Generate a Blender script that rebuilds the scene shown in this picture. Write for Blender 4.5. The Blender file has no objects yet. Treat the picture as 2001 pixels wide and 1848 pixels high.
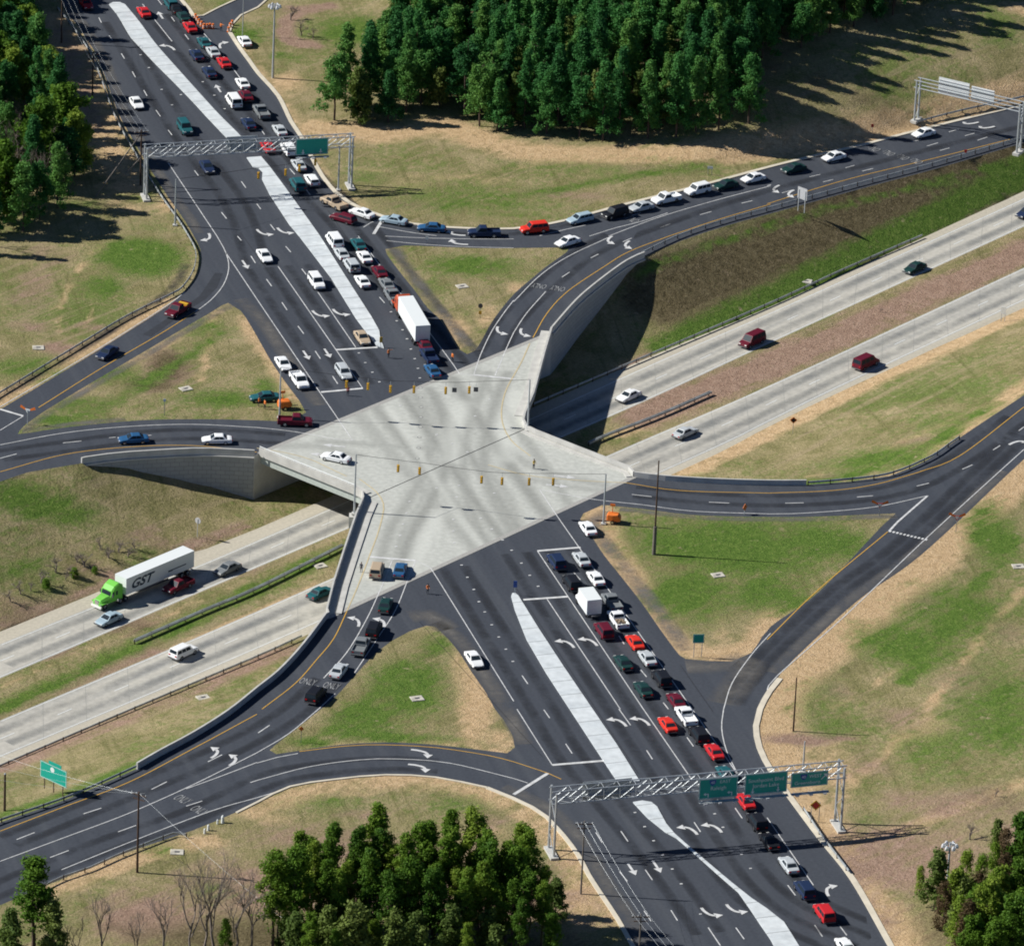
import bpy, bmesh, math, random
import numpy as np
from mathutils import Vector, Matrix
from mathutils.geometry import delaunay_2d_cdt
random.seed(7); rng = np.random.default_rng(7)
scene = bpy.context.scene
COL = scene.collection
R = math.radians

# ------------------------------------------------------------------ camera
# pixel frame used for the survey of the photograph: 2001 x 1848
PITCH, FOC, PXM, ROLL = R(25.0), 13500.0, 12.0, 0.045
CW, CH = 2001.0, 1848.0
_fw = Vector((0, math.cos(PITCH), -math.sin(PITCH)))
CAM = -_fw * (FOC / PXM)
_r0 = Vector((1, 0, 0)); _u0 = _r0.cross(_fw)
_rt = _r0 * math.cos(ROLL) + _u0 * math.sin(ROLL)
_up = -_r0 * math.sin(ROLL) + _u0 * math.cos(ROLL)
cam_data = bpy.data.cameras.new('camera'); cam = bpy.data.objects.new('camera', cam_data); COL.objects.link(cam)
rot = Matrix((_rt, _up, -_fw)).transposed()
cam.matrix_world = Matrix.Translation(CAM) @ rot.to_4x4()
cam_data.sensor_fit = 'HORIZONTAL'; cam_data.sensor_width = 36.0
cam_data.lens = 36.0 * FOC / CW
cam_data.clip_start = 10.0; cam_data.clip_end = 20000.0
scene.camera = cam

# ------------------------------------------------------------------ light
SUN_EL = R(38.0)
SH = Vector((1.0, -0.05, 0)).normalized()          # where shadows fall on the ground
w = bpy.data.worlds.new('World'); scene.world = w; w.use_nodes = True
nt = w.node_tree
sky = nt.nodes.new('ShaderNodeTexSky'); sky.sky_type = 'NISHITA'; sky.sun_disc = False
sky.sun_elevation = SUN_EL
sky.sun_rotation = math.atan2(-SH.x, -SH.y)
sky.altitude = 6000.0; sky.air_density = 1.0; sky.dust_density = 0.0; sky.ozone_density = 5.0
nt.links.new(sky.outputs[0], nt.nodes['Background'].inputs[0])
nt.nodes['Background'].inputs[1].default_value = 0.07
sd = bpy.data.lights.new('sun', 'SUN'); sd.energy = 5.0; sd.angle = R(0.5); sd.color = (1.0, 0.975, 0.93)
so = bpy.data.objects.new('sun', sd); COL.objects.link(so)
ldir = Vector((SH.x * math.cos(SUN_EL), SH.y * math.cos(SUN_EL), -math.sin(SUN_EL)))
so.rotation_euler = ldir.to_track_quat('-Z', 'Y').to_euler()
scene.view_settings.view_transform = 'Standard'; scene.view_settings.look = 'None'
scene.view_settings.exposure = 0.28; scene.view_settings.gamma = 1.0
try:
    scene.cycles.filter_width = 1.9; scene.cycles.max_bounces = 6; scene.cycles.transparent_max_bounces = 8
except Exception:
    pass

# ------------------------------------------------------------------ survey helpers
_C0 = (0.0, 600 / 1.1954, 1200 / 1.1954, 1792 / 1.1954); _R0 = (0.0, 552 / 1.1954, 1104 / 1.1954, 1656 / 1.1954)
def T(r, c, *pts):                                  # close-up of the photograph -> survey pixels
    return [(_C0[c - 1] + x * .25084, _R0[r - 1] + y * .25084) for x, y in pts]
def rayd(px, py): return _fw * FOC + _rt * (px - CW / 2) - _up * (py - CH / 2)
def G(px, py, z=0.0):
    d = rayd(px, py); t = (z - CAM.z) / d.z; return CAM + d * t
def PIX(v):
    q = Vector(v) - CAM; k = FOC / q.dot(_fw); return CW / 2 + q.dot(_rt) * k, CH / 2 - q.dot(_up) * k
def sstep(a, b, x):
    t = min(1.0, max(0.0, (x - a) / (b - a))); return t * t * (3 - 2 * t)
ZF = -8.0
A_DIR = (lambda a, b: math.atan2(b.y - a.y, b.x - a.x))(G(*T(2, 2, (825, 1185))[0]), G(*T(2, 2, (165, 235))[0]))     # heading away, up the picture
F_DIR = (lambda a, b: math.atan2(b.y - a.y, b.x - a.x))(G(*T(2, 4, (0, 1170))[0], ZF), G(*T(2, 4, (2001, 240))[0], ZF))
_fc = G(1190, 853, ZF); _fn = (-math.sin(F_DIR), math.cos(F_DIR))
def vfree(x, y): return (x - _fc.x) * _fn[0] + (y - _fc.y) * _fn[1]
X0 = G(1235, 515).x; KX = 0.05
def zplane(x, y):
    if x <= X0: return 0.0
    d = x - X0
    return -KX * d if vfree(x, y) > 0 else 0.0
_tA = G(1480, 300); _tB = G(2050, 165)
_td = Vector((_tB.x - _tA.x, _tB.y - _tA.y)); _tl = _td.length; _td /= _tl; _tn = Vector((-_td.y, _td.x))
def zup(x, y):
    z = zplane(x, y)
    if vfree(x, y) > 0:
        qx, qy = x - _tA.x, y - _tA.y
        d = qx * _tn.x + qy * _tn.y
        if d > 0:
            a = qx * _td.x + qy * _td.y
            f = sstep(-22, 12, a)
            if f > 0: z += f * 9.0 * (1 - math.exp(-d * .58 / 9.0)) * (1 if d > 3 else d / 3)
    else:
        if x > 48 and y < -45: z += 0.05 * sstep(48, 70, x) * (x - 48) * sstep(-45, -80, y)
    return z
def GZ(px, py, dz=0.0):                             # first crossing of the sight line with the upper ground (+dz)
    if True:
        p = G(px, py, dz)
        if p.x < X0 and p.y < 120 and p.x < 45: return Vector((p.x, p.y, dz))
    prev = 12.0
    for i in range(1, 61):
        z = 12.0 - i * 0.5 + dz
        p = G(px, py, z)
        if z <= zup(p.x, p.y) + dz:
            lo, hi = z, z + 0.5
            for _ in range(14):
                mid = (lo + hi) / 2; p = G(px, py, mid)
                if mid <= zup(p.x, p.y) + dz: lo = mid
                else: hi = mid
            p = G(px, py, lo); return p
    return G(px, py, dz)
def GL(pts, dz=0.0): return [GZ(x, y, dz) for x, y in pts]
def smooth(pts, step=3.0, closed=False):            # Catmull-Rom resample of world points
    P = [Vector(p) for p in pts]; n = len(P)
    if n < 3: return P
    out = []
    m = n if closed else n - 1
    for i in range(m):
        p1, p2 = P[i], P[(i + 1) % n]
        p0 = P[i - 1] if (closed or i > 0) else p1 * 2 - p2
        p3 = P[(i + 2) % n] if (closed or i + 2 < n) else p2 * 2 - p1
        k = max(1, int((p2 - p1).length / step))
        for j in range(k):
            t = j / k
            out.append(0.5 * ((2 * p1) + (p2 - p0) * t + (2 * p0 - 5 * p1 + 4 * p2 - p3) * t * t + (3 * p1 - p0 - 3 * p2 + p3) * t ** 3))
    if not closed: out.append(P[-1])
    return out
def resample(pts, step):
    P = [Vector(p) for p in pts]; out = [P[0].copy()]; acc = 0.0
    for a, b in zip(P, P[1:]):
        L = (b - a).length
        if L < 1e-6: continue
        d = step - acc
        while d <= L:
            out.append(a.lerp(b, d / L)); d += step
        acc = L - (d - step)
    return out

# ------------------------------------------------------------------ object helpers
def tag(o, label=None, cat=None, group=None, kind=None):
    if label: o['label'] = label
    if cat: o['category'] = cat
    if group: o['group'] = group
    if kind: o['kind'] = kind
    return o
def empty(name, loc, rz=0.0, label=None, cat=None, group=None):
    o = bpy.data.objects.new(name, None); COL.objects.link(o); o.location = loc; o.rotation_euler = (0, 0, rz)
    o.empty_display_size = 0.3
    return tag(o, label, cat, group)
def mk(name, mesh, parent=None, mats=None, loc=None, rot=None):
    o = bpy.data.objects.new(name, mesh); COL.objects.link(o)
    if parent: o.parent = parent
    if loc is not None: o.location = loc
    if rot is not None: o.rotation_euler = rot
    if mats:
        for i, m in enumerate(mats):
            if i < len(o.material_slots): o.material_slots[i].link = 'OBJECT'; o.material_slots[i].material = m
    return o
class MB:
    def __init__(s): s.v = []; s.f = []; s.m = []; s.cur = 0
    def face(s, *vs):
        i = len(s.v); s.v += [tuple(v) for v in vs]; s.f.append(tuple(range(i, i + len(vs)))); s.m.append(s.cur)
    def poly(s, verts, faces):
        i = len(s.v); s.v += [tuple(v) for v in verts]
        for f in faces: s.f.append(tuple(i + k for k in f)); s.m.append(s.cur)
    def box(s, c, size, rz=0.0):
        hx, hy, hz = size[0] / 2, size[1] / 2, size[2] / 2; ca, sa = math.cos(rz), math.sin(rz)
        vs = []
        for dx, dy, dz in ((-1,-1,-1),(1,-1,-1),(1,1,-1),(-1,1,-1),(-1,-1,1),(1,-1,1),(1,1,1),(-1,1,1)):
            x, y = dx * hx, dy * hy; vs.append((c[0] + x * ca - y * sa, c[1] + x * sa + y * ca, c[2] + dz * hz))
        s.poly(vs, [(3,2,1,0),(4,5,6,7),(0,1,5,4),(1,2,6,5),(2,3,7,6),(3,0,4,7)])
    def tube(s, a, b, r0, r1=None, n=8, cap=True):
        if r1 is None: r1 = r0
        a = Vector(a); b = Vector(b); d = (b - a)
        if d.length < 1e-6: return
        q = d.to_track_quat('Z', 'Y'); X = q @ Vector((1, 0, 0)); Y = q @ Vector((0, 1, 0))
        vs = [a + (X * math.cos(2 * math.pi * k / n) + Y * math.sin(2 * math.pi * k / n)) * r0 for k in range(n)]
        vs += [b + (X * math.cos(2 * math.pi * k / n) + Y * math.sin(2 * math.pi * k / n)) * r1 for k in range(n)]
        fs = [(k, (k + 1) % n, n + (k + 1) % n, n + k) for k in range(n)]
        if cap: fs += [tuple(range(n - 1, -1, -1)), tuple(range(n, 2 * n))]
        s.poly(vs, fs)
    def loft(s, rings, cap=True):
        n = len(rings[0]); vs = [v for r in rings for v in r]; fs = []
        for i in range(len(rings) - 1):
            for k in range(n):
                fs.append((i * n + k, i * n + (k + 1) % n, (i + 1) * n + (k + 1) % n, (i + 1) * n + k))
        if cap: fs += [tuple(range(n - 1, -1, -1)), tuple(range((len(rings) - 1) * n, len(rings) * n))]
        s.poly(vs, fs)
    def mesh(s, name, mats, smooth_faces=False, fix=False):
        me = bpy.data.meshes.new(name); me.from_pydata(s.v, [], s.f)
        for m in mats: me.materials.append(m)
        if len(mats) > 1: me.polygons.foreach_set('material_index', s.m)
        if fix:
            bm = bmesh.new(); bm.from_mesh(me); bmesh.ops.remove_doubles(bm, verts=bm.verts, dist=1e-4)
            bmesh.ops.recalc_face_normals(bm, faces=bm.faces); bm.to_mesh(me); bm.free()
        if smooth_faces: me.polygons.foreach_set('use_smooth', [True] * len(me.polygons))
        me.update(); return me
    def build(s, name, mats, parent=None, **k):
        if not isinstance(mats, (list, tuple)): mats = [mats]
        return mk(name, s.mesh(name, mats, **k), parent)
def sides(pts):                                     # left-hand unit normals of a polyline with mitre
    n = len(pts); N = []
    for i in range(n):
        a = Vector(pts[max(0, i - 1)][:2]); b = Vector(pts[min(n - 1, i + 1)][:2]); d = b - a
        if d.length < 1e-6: d = Vector((1, 0))
        d.normalize(); N.append(Vector((-d.y, d.x)))
    return N
def ribbon(mb, pts, width, dz=0.0, off=0.0, hgt=0.0):
    """flat strip (hgt=0) or raised strip along 3-D points; off shifts it to the left"""
    N = sides(pts); L = []; Rr = []
    for p, nn in zip(pts, N):
        L.append(Vector((p[0] + nn.x * (off + width / 2), p[1] + nn.y * (off + width / 2), p[2] + dz)))
        Rr.append(Vector((p[0] + nn.x * (off - width / 2), p[1] + nn.y * (off - width / 2), p[2] + dz)))
    if hgt <= 0:
        for i in range(len(pts) - 1): mb.face(Rr[i], Rr[i + 1], L[i + 1], L[i])
    else:
        U = Vector((0, 0, hgt)); rings = [[Rr[i], Rr[i] + U, L[i] + U, L[i]] for i in range(len(pts))]
        mb.loft([[r[0], r[3], r[2], r[1]] for r in rings])

# ------------------------------------------------------------------ materials
def newmat(name):
    m = bpy.data.materials.new(name); m.use_nodes = True
    return m, m.node_tree, m.node_tree.nodes['Principled BSDF']
def plain(name, col, rough=0.6, metal=0.0, var=0.0, scale=3.0, spec=0.4, coat=0.0):
    m, t, b = newmat(name)
    b.inputs['Roughness'].default_value = rough; b.inputs['Metallic'].default_value = metal
    b.inputs['Specular IOR Level'].default_value = spec
    if coat: b.inputs['Coat Weight'].default_value = coat; b.inputs['Coat Roughness'].default_value = 0.08
    if var > 0:
        tc = t.nodes.new('ShaderNodeTexCoord'); n = t.nodes.new('ShaderNodeTexNoise'); n.inputs['Scale'].default_value = scale; n.inputs['Detail'].default_value = 5
        r = t.nodes.new('ShaderNodeValToRGB')
        r.color_ramp.elements[0].position = .3; r.color_ramp.elements[1].position = .7
        r.color_ramp.elements[0].color = tuple(c * (1 - var) for c in col) + (1,); r.color_ramp.elements[1].color = tuple(min(1, c * (1 + var)) for c in col) + (1,)
        t.links.new(tc.outputs['Object'], n.inputs['Vector']); t.links.new(n.outputs[0], r.inputs[0]); t.links.new(r.outputs[0], b.inputs['Base Color'])
    else: b.inputs['Base Color'].default_value = tuple(col) + (1,)
    return m
class NT:
    def __init__(s, t): s.t = t
    def n(s, kind, **kw):
        o = s.t.nodes.new('ShaderNode' + kind)
        for k, v in kw.items():
            if k in ('op',): o.operation = v
            elif k in ('blend',): o.blend_type = v
            else: o.inputs[k.replace('_', ' ')].default_value = v
        return o
    def l(s, a, b): s.t.links.new(a, b)
    def noise(s, vec, scale, detail=4, rough=.55):
        o = s.n('TexNoise'); o.inputs['Scale'].default_value = scale; o.inputs['Detail'].default_value = detail; o.inputs['Roughness'].default_value = rough
        s.l(vec, o.inputs['Vector']); return o.outputs[0]
    def ramp(s, fac, stops):
        o = s.n('ValToRGB'); e = o.color_ramp.elements
        while len(e) < len(stops): e.new(.5)
        for q, (p, c) in zip(e, stops): q.position = p; q.color = tuple(c) + (1,) if len(c) == 3 else c
        s.l(fac, o.inputs[0]); return o.outputs[0]
    def math(s, op, a, b=None, c=None, clamp=False):
        o = s.n('Math', op=op); o.use_clamp = clamp
        for i, q in enumerate((a, b, c)):
            if q is None: continue
            if isinstance(q, (int, float)): o.inputs[i].default_value = q
            else: s.l(q, o.inputs[i])
        return o.outputs[0]
    def mix(s, fac, a, b, blend='MIX'):
        o = s.n('Mix'); o.data_type = 'RGBA'; o.blend_type = blend
        for i, q in ((0, fac), (6, a), (7, b)):
            if isinstance(q, (int, float)): o.inputs[i].default_value = q
            elif isinstance(q, tuple): o.inputs[i].default_value = tuple(q) + (1,) if len(q) == 3 else q
            else: s.l(q, o.inputs[i])
        return o.outputs[2]
    def maprange(s, v, a, b, c=0., d=1.):
        o = s.n('MapRange'); o.clamp = True; s.l(v, o.inputs[0])
        for i, q in enumerate((a, b, c, d)): o.inputs[i + 1].default_value = q
        return o.outputs[0]
def streaked(name, base, dark, light, ang, across=.9, along=.03, rough=.85, stain=False, grain=6.0, joint=0.0):
    """paving whose wear runs along a road: ang is the road's direction"""
    m, t, b = newmat(name); q = NT(t)
    tc = q.n('TexCoord'); mp = q.n('Mapping'); q.l(tc.outputs['Object'], mp.inputs['Vector'])
    mp.vector_type = 'TEXTURE'; mp.inputs['Rotation'].default_value = (0, 0, ang)
    m2 = q.n('Mapping'); q.l(mp.outputs[0], m2.inputs['Vector']); m2.inputs['Scale'].default_value = (along, across, 1)
    n1 = q.noise(m2.outputs[0], 1.0, 3, .5)
    n2 = q.noise(tc.outputs['Object'], .08, 3)
    n3 = q.noise(tc.outputs['Object'], grain, 3)
    c = q.ramp(n1, [(.3, dark), (.5, base), (.72, light)])
    c = q.mix(q.maprange(n2, .35, .65, 0, .5), c, base)
    c = q.mix(.35, c, q.ramp(n3, [(.3, tuple(x * .7 for x in base)), (.7, tuple(min(1, x * 1.35) for x in base))]))
    if joint:
        sp = q.n('SeparateXYZ'); q.l(mp.outputs[0], sp.inputs[0]); fr = q.math('FRACT', q.math('DIVIDE', sp.outputs[1], joint)); c = q.mix(q.math('MULTIPLY', q.math('LESS_THAN', fr, .045), .65), c, tuple(x * .35 for x in base))
    if stain:
        at = q.n('Attribute'); at.attribute_name = 'stain'
        sx = q.n('SeparateColor'); q.l(at.outputs['Color'], sx.inputs[0])
        c = q.mix(q.math('MULTIPLY', sx.outputs[0], .75), c, tuple(x * .42 for x in base))
        c = q.mix(q.math('MULTIPLY', sx.outputs[1], .8), c, tuple(min(1, x * 1.35) for x in base))
    q.l(c, b.inputs['Base Color']); b.inputs['Roughness'].default_value = rough; b.inputs['Specular IOR Level'].default_value = .25
    return m
M = {}
M['asphalt'] = streaked('asphalt', (.054, .061, .074), (.040, .046, .058), (.080, .087, .098), A_DIR, across=.42, along=.012, grain=2)
M['asphalt_ramp'] = streaked('asphalt_ramp', (.046, .052, .063), (.035, .041, .052), (.062, .066, .072), F_DIR, across=.25, along=.02, grain=3)
M['freeway'] = streaked('freeway_concrete', (.45, .43, .375), (.25, .255, .245), (.57, .535, .445), F_DIR, across=.42, along=.014, grain=1.2)
M['shoulder'] = streaked('shoulder_concrete', (.47, .43, .34), (.40, .36, .28), (.55, .50, .40), F_DIR, across=.5, along=.02, grain=2)
M['deck'] = streaked('deck_concrete', (.475, .482, .435), (.44, .45, .405), (.51, .515, .465), A_DIR, across=.22, along=.012, stain=True, grain=1.2)
M['concrete'] = plain('concrete', (.50, .49, .45), .8, var=.12, scale=.6)
M['median'] = streaked('median_concrete', (.58, .615, .62), (.42, .46, .48), (.67, .70, .695), A_DIR + math.pi / 2, across=.3, along=.05, grain=.7, joint=4.6)
M['cream'] = plain('kerb_concrete', (.62, .56, .44), .8, var=.12, scale=.5)
M['white'] = plain('white_paint', (.60, .60, .585), .7, var=.22, scale=1.1)
M['worn'] = plain('worn_white_paint', (.27, .275, .275), .7, var=.4, scale=2.0)
M['yellow'] = plain('yellow_paint', (.62, .36, .06), .6, var=.12, scale=1.5)
M['yellow_worn'] = plain('worn_yellow_paint', (.55, .46, .27), .7, var=.1, scale=1.5)
M['steel'] = plain('galvanised_steel', (.46, .49, .50), .45, .3, var=.12, scale=2)
M['rail'] = plain('weathered_guardrail_steel', (.38, .41, .42), .5, .15, var=.25, scale=.7)
M['wood'] = plain('creosoted_wood', (.075, .045, .03), .9, var=.3, scale=2)
M['greypole'] = plain('grey_wood', (.16, .14, .12), .9, var=.2, scale=2)
M['dark'] = plain('dark_rubber', (.012, .012, .014), .7)
M['glass'] = plain('vehicle_glass', (.02, .03, .04), .4, spec=.06)
M['sign_green'] = plain('sign_green', (.012, .36, .27), .35, var=.06)
M['sign_white'] = plain('sign_white', (.75, .78, .76), .5)
M['sign_blue'] = plain('sign_blue', (.02, .08, .32), .5)
M['sign_red'] = plain('sign_red', (.62, .04, .03), .5)
M['orange'] = plain('safety_orange', (.78, .19, .025), .6, var=.08)
M['sig_yellow'] = plain('signal_yellow', (.68, .40, .03), .5)
M['lamp_red'] = plain('lamp_red', (.4, .01, .01), .25)
M['lamp_white'] = plain('lamp_white', (.8, .8, .75), .2)
M['chrome'] = plain('chrome', (.6, .6, .6), .2, .9)
M['alu'] = plain('aluminium_panel', (.66, .66, .66), .45, .3, var=.05)
# retaining wall panels: staggered blocks
def wallmat():
    m, t, b = newmat('panelled_concrete'); q = NT(t)
    uv = q.n('UVMap'); br = q.n('TexBrick'); q.l(uv.outputs[0], br.inputs['Vector'])
    br.inputs['Scale'].default_value = 1.0; br.inputs['Brick Width'].default_value = 1.5; br.inputs['Row Height'].default_value = .75
    br.inputs['Mortar Size'].default_value = .035
    br.inputs['Color1'].default_value = (.36, .37, .35, 1); br.inputs['Color2'].default_value = (.42, .42, .39, 1); br.inputs['Mortar'].default_value = (.2, .2, .19, 1)
    tc = q.n('TexCoord'); n = q.noise(tc.outputs['Object'], .4, 4)
    c = q.mix(q.maprange(n, .3, .7, 0, .4), br.outputs[0], (.30, .30, .28)); q.l(c, b.inputs['Base Color']); b.inputs['Roughness'].default_value = .85
    return m
M['wall'] = wallmat()
def groundmat():
    m, t, b = newmat('grass_and_soil'); q = NT(t)
    tc = q.n('TexCoord'); O = tc.outputs['Object']
    at = q.n('Attribute'); at.attribute_name = 'zone'
    sx = q.n('SeparateColor'); q.l(at.outputs['Color'], sx.inputs[0])
    big = q.noise(O, .03, 6, .62); mid = q.noise(O, .14, 6, .65); fine = q.noise(O, .7, 5, .72); vfine = q.noise(O, 2.6, 4, .75)
    def along(ang, sc, k):
        mp = q.n('Mapping'); q.l(O, mp.inputs['Vector']); mp.vector_type = 'TEXTURE'; mp.inputs['Rotation'].default_value = (0, 0, ang)
        m2 = q.n('Mapping'); q.l(mp.outputs[0], m2.inputs['Vector']); m2.inputs['Scale'].default_value = sc
        return q.noise(m2.outputs[0], 1.0, 5, k)
    strk = along(F_DIR, (.035, .55, .2), .65); strk2 = along(F_DIR + .9, (.03, .7, .2), .6)
    olive = q.ramp(q.math('ADD', q.math('MULTIPLY', mid, .6), q.math('MULTIPLY', vfine, .4)), [(.32, (.125, .125, .045)), (.46, (.24, .215, .095)), (.56, (.345, .285, .15)), (.68, (.47, .375, .225))])
    green = q.ramp(q.math('ADD', q.math('MULTIPLY', fine, .5), q.math('MULTIPLY', vfine, .5)), [(.34, (.045, .095, .014)), (.5, (.098, .168, .028)), (.66, (.19, .245, .06))])
    tan = q.ramp(q.math('ADD', q.math('MULTIPLY', fine, .55), q.math('MULTIPLY', vfine, .45)), [(.34, (.36, .245, .125)), (.5, (.55, .385, .215)), (.68, (.68, .51, .31))])
    dirt = q.ramp(q.math('ADD', q.math('MULTIPLY', fine, .5), q.math('MULTIPLY', vfine, .5)), [(.34, (.21, .135, .095)), (.5, (.33, .22, .158)), (.66, (.43, .305, .23))])
    wob = q.math('MULTIPLY', q.math('SUBTRACT', q.math('ADD', q.math('MULTIPLY', mid, .5), q.math('ADD', q.math('MULTIPLY', fine, .35), q.math('MULTIPLY', strk, .4))), .625), 2.1)
    base = q.mix(q.maprange(q.math('ADD', big, q.math('MULTIPLY', q.math('SUBTRACT', fine, .5), .7)), .5, .64, 0, .7), olive, green)
    base = q.mix(q.maprange(strk, .5, .66, 0, .6), base, (.37, .29, .175))
    base = q.mix(q.maprange(strk2, .55, .66, 0, .45), base, (.12, .125, .04))
    def layer(c, ch, col):
        f = q.maprange(q.math('ADD', ch, wob), .3, .75); f = q.math('MULTIPLY', f, q.maprange(ch, 0, .15))
        return q.mix(f, c, col)
    c = layer(base, sx.outputs[1], tan); c = layer(c, sx.outputs[2], dirt)
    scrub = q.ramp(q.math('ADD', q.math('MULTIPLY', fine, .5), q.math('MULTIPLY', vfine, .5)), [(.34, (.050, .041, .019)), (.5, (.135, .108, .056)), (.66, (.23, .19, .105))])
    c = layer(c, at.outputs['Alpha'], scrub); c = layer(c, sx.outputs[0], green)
    tuft = q.maprange(q.noise(O, 1.3, 3, .6), .60, .68, 0, .55); c = q.mix(q.math('MULTIPLY', tuft, q.maprange(mid, .4, .6)), c, (.065, .07, .022))
    bare = q.maprange(q.noise(O, .45, 5, .7), .62, .70, 0, .6); c = q.mix(bare, c, (.44, .33, .22))
    c = q.mix(.32, c, q.ramp(vfine, [(.3, (.3, .3, .3)), (.5, (.5, .5, .5)), (.7, (.7, .7, .7))]), 'OVERLAY')
    q.l(c, b.inputs['Base Color']); b.inputs['Roughness'].default_value = .95; b.inputs['Specular IOR Level'].default_value = .1
    bp = q.n('Bump'); bp.inputs['Strength'].default_value = .8; bp.inputs['Distance'].default_value = .35
    q.l(q.math('ADD', fine, vfine), bp.inputs['Height']); q.l(bp.outputs[0], b.inputs['Normal'])
    return m
M['ground'] = groundmat()
def leafmat(name, c0, c1, c2):
    m, t, b = newmat(name); q = NT(t)
    oi = q.n('ObjectInfo'); tc = q.n('TexCoord'); ge = q.n('NewGeometry')
    n = q.noise(tc.outputs['Object'], .8, 4, .65); n2 = q.noise(ge.outputs['Position'], .12, 2)
    f = q.math('ADD', q.math('MULTIPLY', n, .55), q.math('ADD', q.math('MULTIPLY', oi.outputs['Random'], .38), q.math('MULTIPLY', n2, .25)))
    c = q.ramp(f, [(.34, c0), (.58, c1), (.88, c2)])
    q.l(c, b.inputs['Base Color']); b.inputs['Roughness'].default_value = .7; b.inputs['Specular IOR Level'].default_value = .2
    tr = q.n('BsdfTranslucent'); q.l(c, tr.inputs[0]); mx = q.n('MixShader'); mx.inputs[0].default_value = .35
    q.l(b.outputs[0], mx.inputs[1]); q.l(tr.outputs[0], mx.inputs[2]); q.l(mx.outputs[0], t.nodes['Material Output'].inputs[0])
    return m
M['leaf_forest'] = leafmat('forest_needles', (.022, .105, .030), (.055, .20, .046), (.16, .31, .06))
M['leaf_pine'] = leafmat('pine_needles', (.045, .12, .012), (.12, .225, .020), (.27, .35, .045))
M['leaf_light'] = leafmat('young_leaves', (.075, .13, .028), (.13, .19, .04), (.20, .25, .06))
M['leaf_brown'] = leafmat('dry_leaves', (.05, .045, .018), (.11, .075, .035), (.19, .13, .07))
M['bark'] = plain('bark', (.085, .06, .045), .95, var=.3, scale=3)
M['barkgrey'] = plain('grey_bark', (.20, .165, .14), .95, var=.25, scale=3)

# ------------------------------------------------------------------ outlines surveyed on the photograph
NEAR = 60
far_u = Vector((math.cos(F_DIR), math.sin(F_DIR), 0))
nw_guard = [(0, 941), (53, 923), (100, 915), (160, 905)]
nw_wall = [(168, 903), (210, 897), (250, 893), (376, 886), (440, 887), (497, 890)]
n_joint = [(506, 886), (1079, 649)]
ne_wall = [(1097, 628), (1109, 614), (1137, 585), (1180, 550), (1225, 518)]
ne_guard = [(1260, 502), (1333, 470), (1420, 441), (1504, 418), (1675, 371), (1825, 331), (1978, 286), (2060, 262), (2160, 232)]
sw_guard = [(-60, 1627), (0, 1606), (135, 1559), (266, 1502)]
sw_wall = [(311, 1476), (376, 1441), (444, 1398), (502, 1352), (540, 1322), (577, 1284), (607, 1247), (635, 1209)]
s_joint = [(640, 1207), (1240, 931)]
se_wall = [(1300, 938), (1400, 944), (1499, 947), (1575, 947)]
se_guard = [(1660, 941), (1737, 930), (1813, 898), (1850, 873), (1883, 850), (1940, 812), (2001, 772), (2080, 718)]
def ext(p, sgn, L): return Vector((p.x, p.y, 0)) + far_u * sgn * L
cutN = smooth(GL(nw_guard), 4) [:-1]
cut_nw = smooth(GL([nw_guard[-1]] + nw_wall), 2)
cut_nj = [G(*n_joint[0]), G(*n_joint[1])]
cut_ne = smooth(GL([n_joint[1]] + ne_wall + [ne_guard[0]]), 2)
cutN2 = smooth(GL(ne_guard), 4)
cutS = smooth(GL(sw_guard), 4)[:-1]
cut_sw = smooth(GL([sw_guard[-1]] + sw_wall + [s_joint[0]]), 2)
cut_sj = [G(*s_joint[0]), G(*s_joint[1])]
cut_se = smooth(GL([s_joint[1]] + se_wall), 2)
cutS2 = smooth(GL([se_wall[-1]] + se_guard), 4)[1:]
def setz(p): return Vector((p.x, p.y, zup(p.x, p.y)))
FARL = 700.0
north = [ext(cutN[0], -1, FARL)] + cutN + cut_nw + cut_nj + cut_ne[1:-1] + cutN2 + [ext(cutN2[-1], 1, FARL)]
south = [ext(cutS[0], -1, FARL)] + cutS + cut_sw[:-1] + cut_sj + cut_se[1:-1] + [cut_se[-1]] + cutS2 + [ext(cutS2[-1], 1, FARL)]
# height of the retaining wall under each vertex of the two lines
def drops(line):
    out = []
    ids = {}
    def frac(lst, a, b):
        n = len(lst)
        for i, p in enumerate(lst): ids[(round(p.x, 3), round(p.y, 3))] = a + (b - a) * (i / max(1, n - 1))
    frac(cut_nw, 0, 8); frac(cut_nj, 8, 8); [ids.__setitem__((round(p.x, 3), round(p.y, 3)), 8 * (1 - (i / (len(cut_ne) - 1)) ** 1.9)) for i, p in enumerate(cut_ne)]; frac(cut_sw, 0, 8); frac(cut_sj, 8, 8); frac(cut_se, 8, 2.0)
    n = len(cutS2)
    for i, p in enumerate(cutS2): ids[(round(p.x, 3), round(p.y, 3))] = max(0, 2.0 * (1 - i / 6))
    for p in line: out.append(ids.get((round(p.x, 3), round(p.y, 3)), 0.0))
    return out
dN, dS = drops(north), drops(south)
zN = [zup(p.x, p.y) - d for p, d in zip(north, dN)]; zS = [zup(p.x, p.y) - d for p, d in zip(south, dS)]
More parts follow.
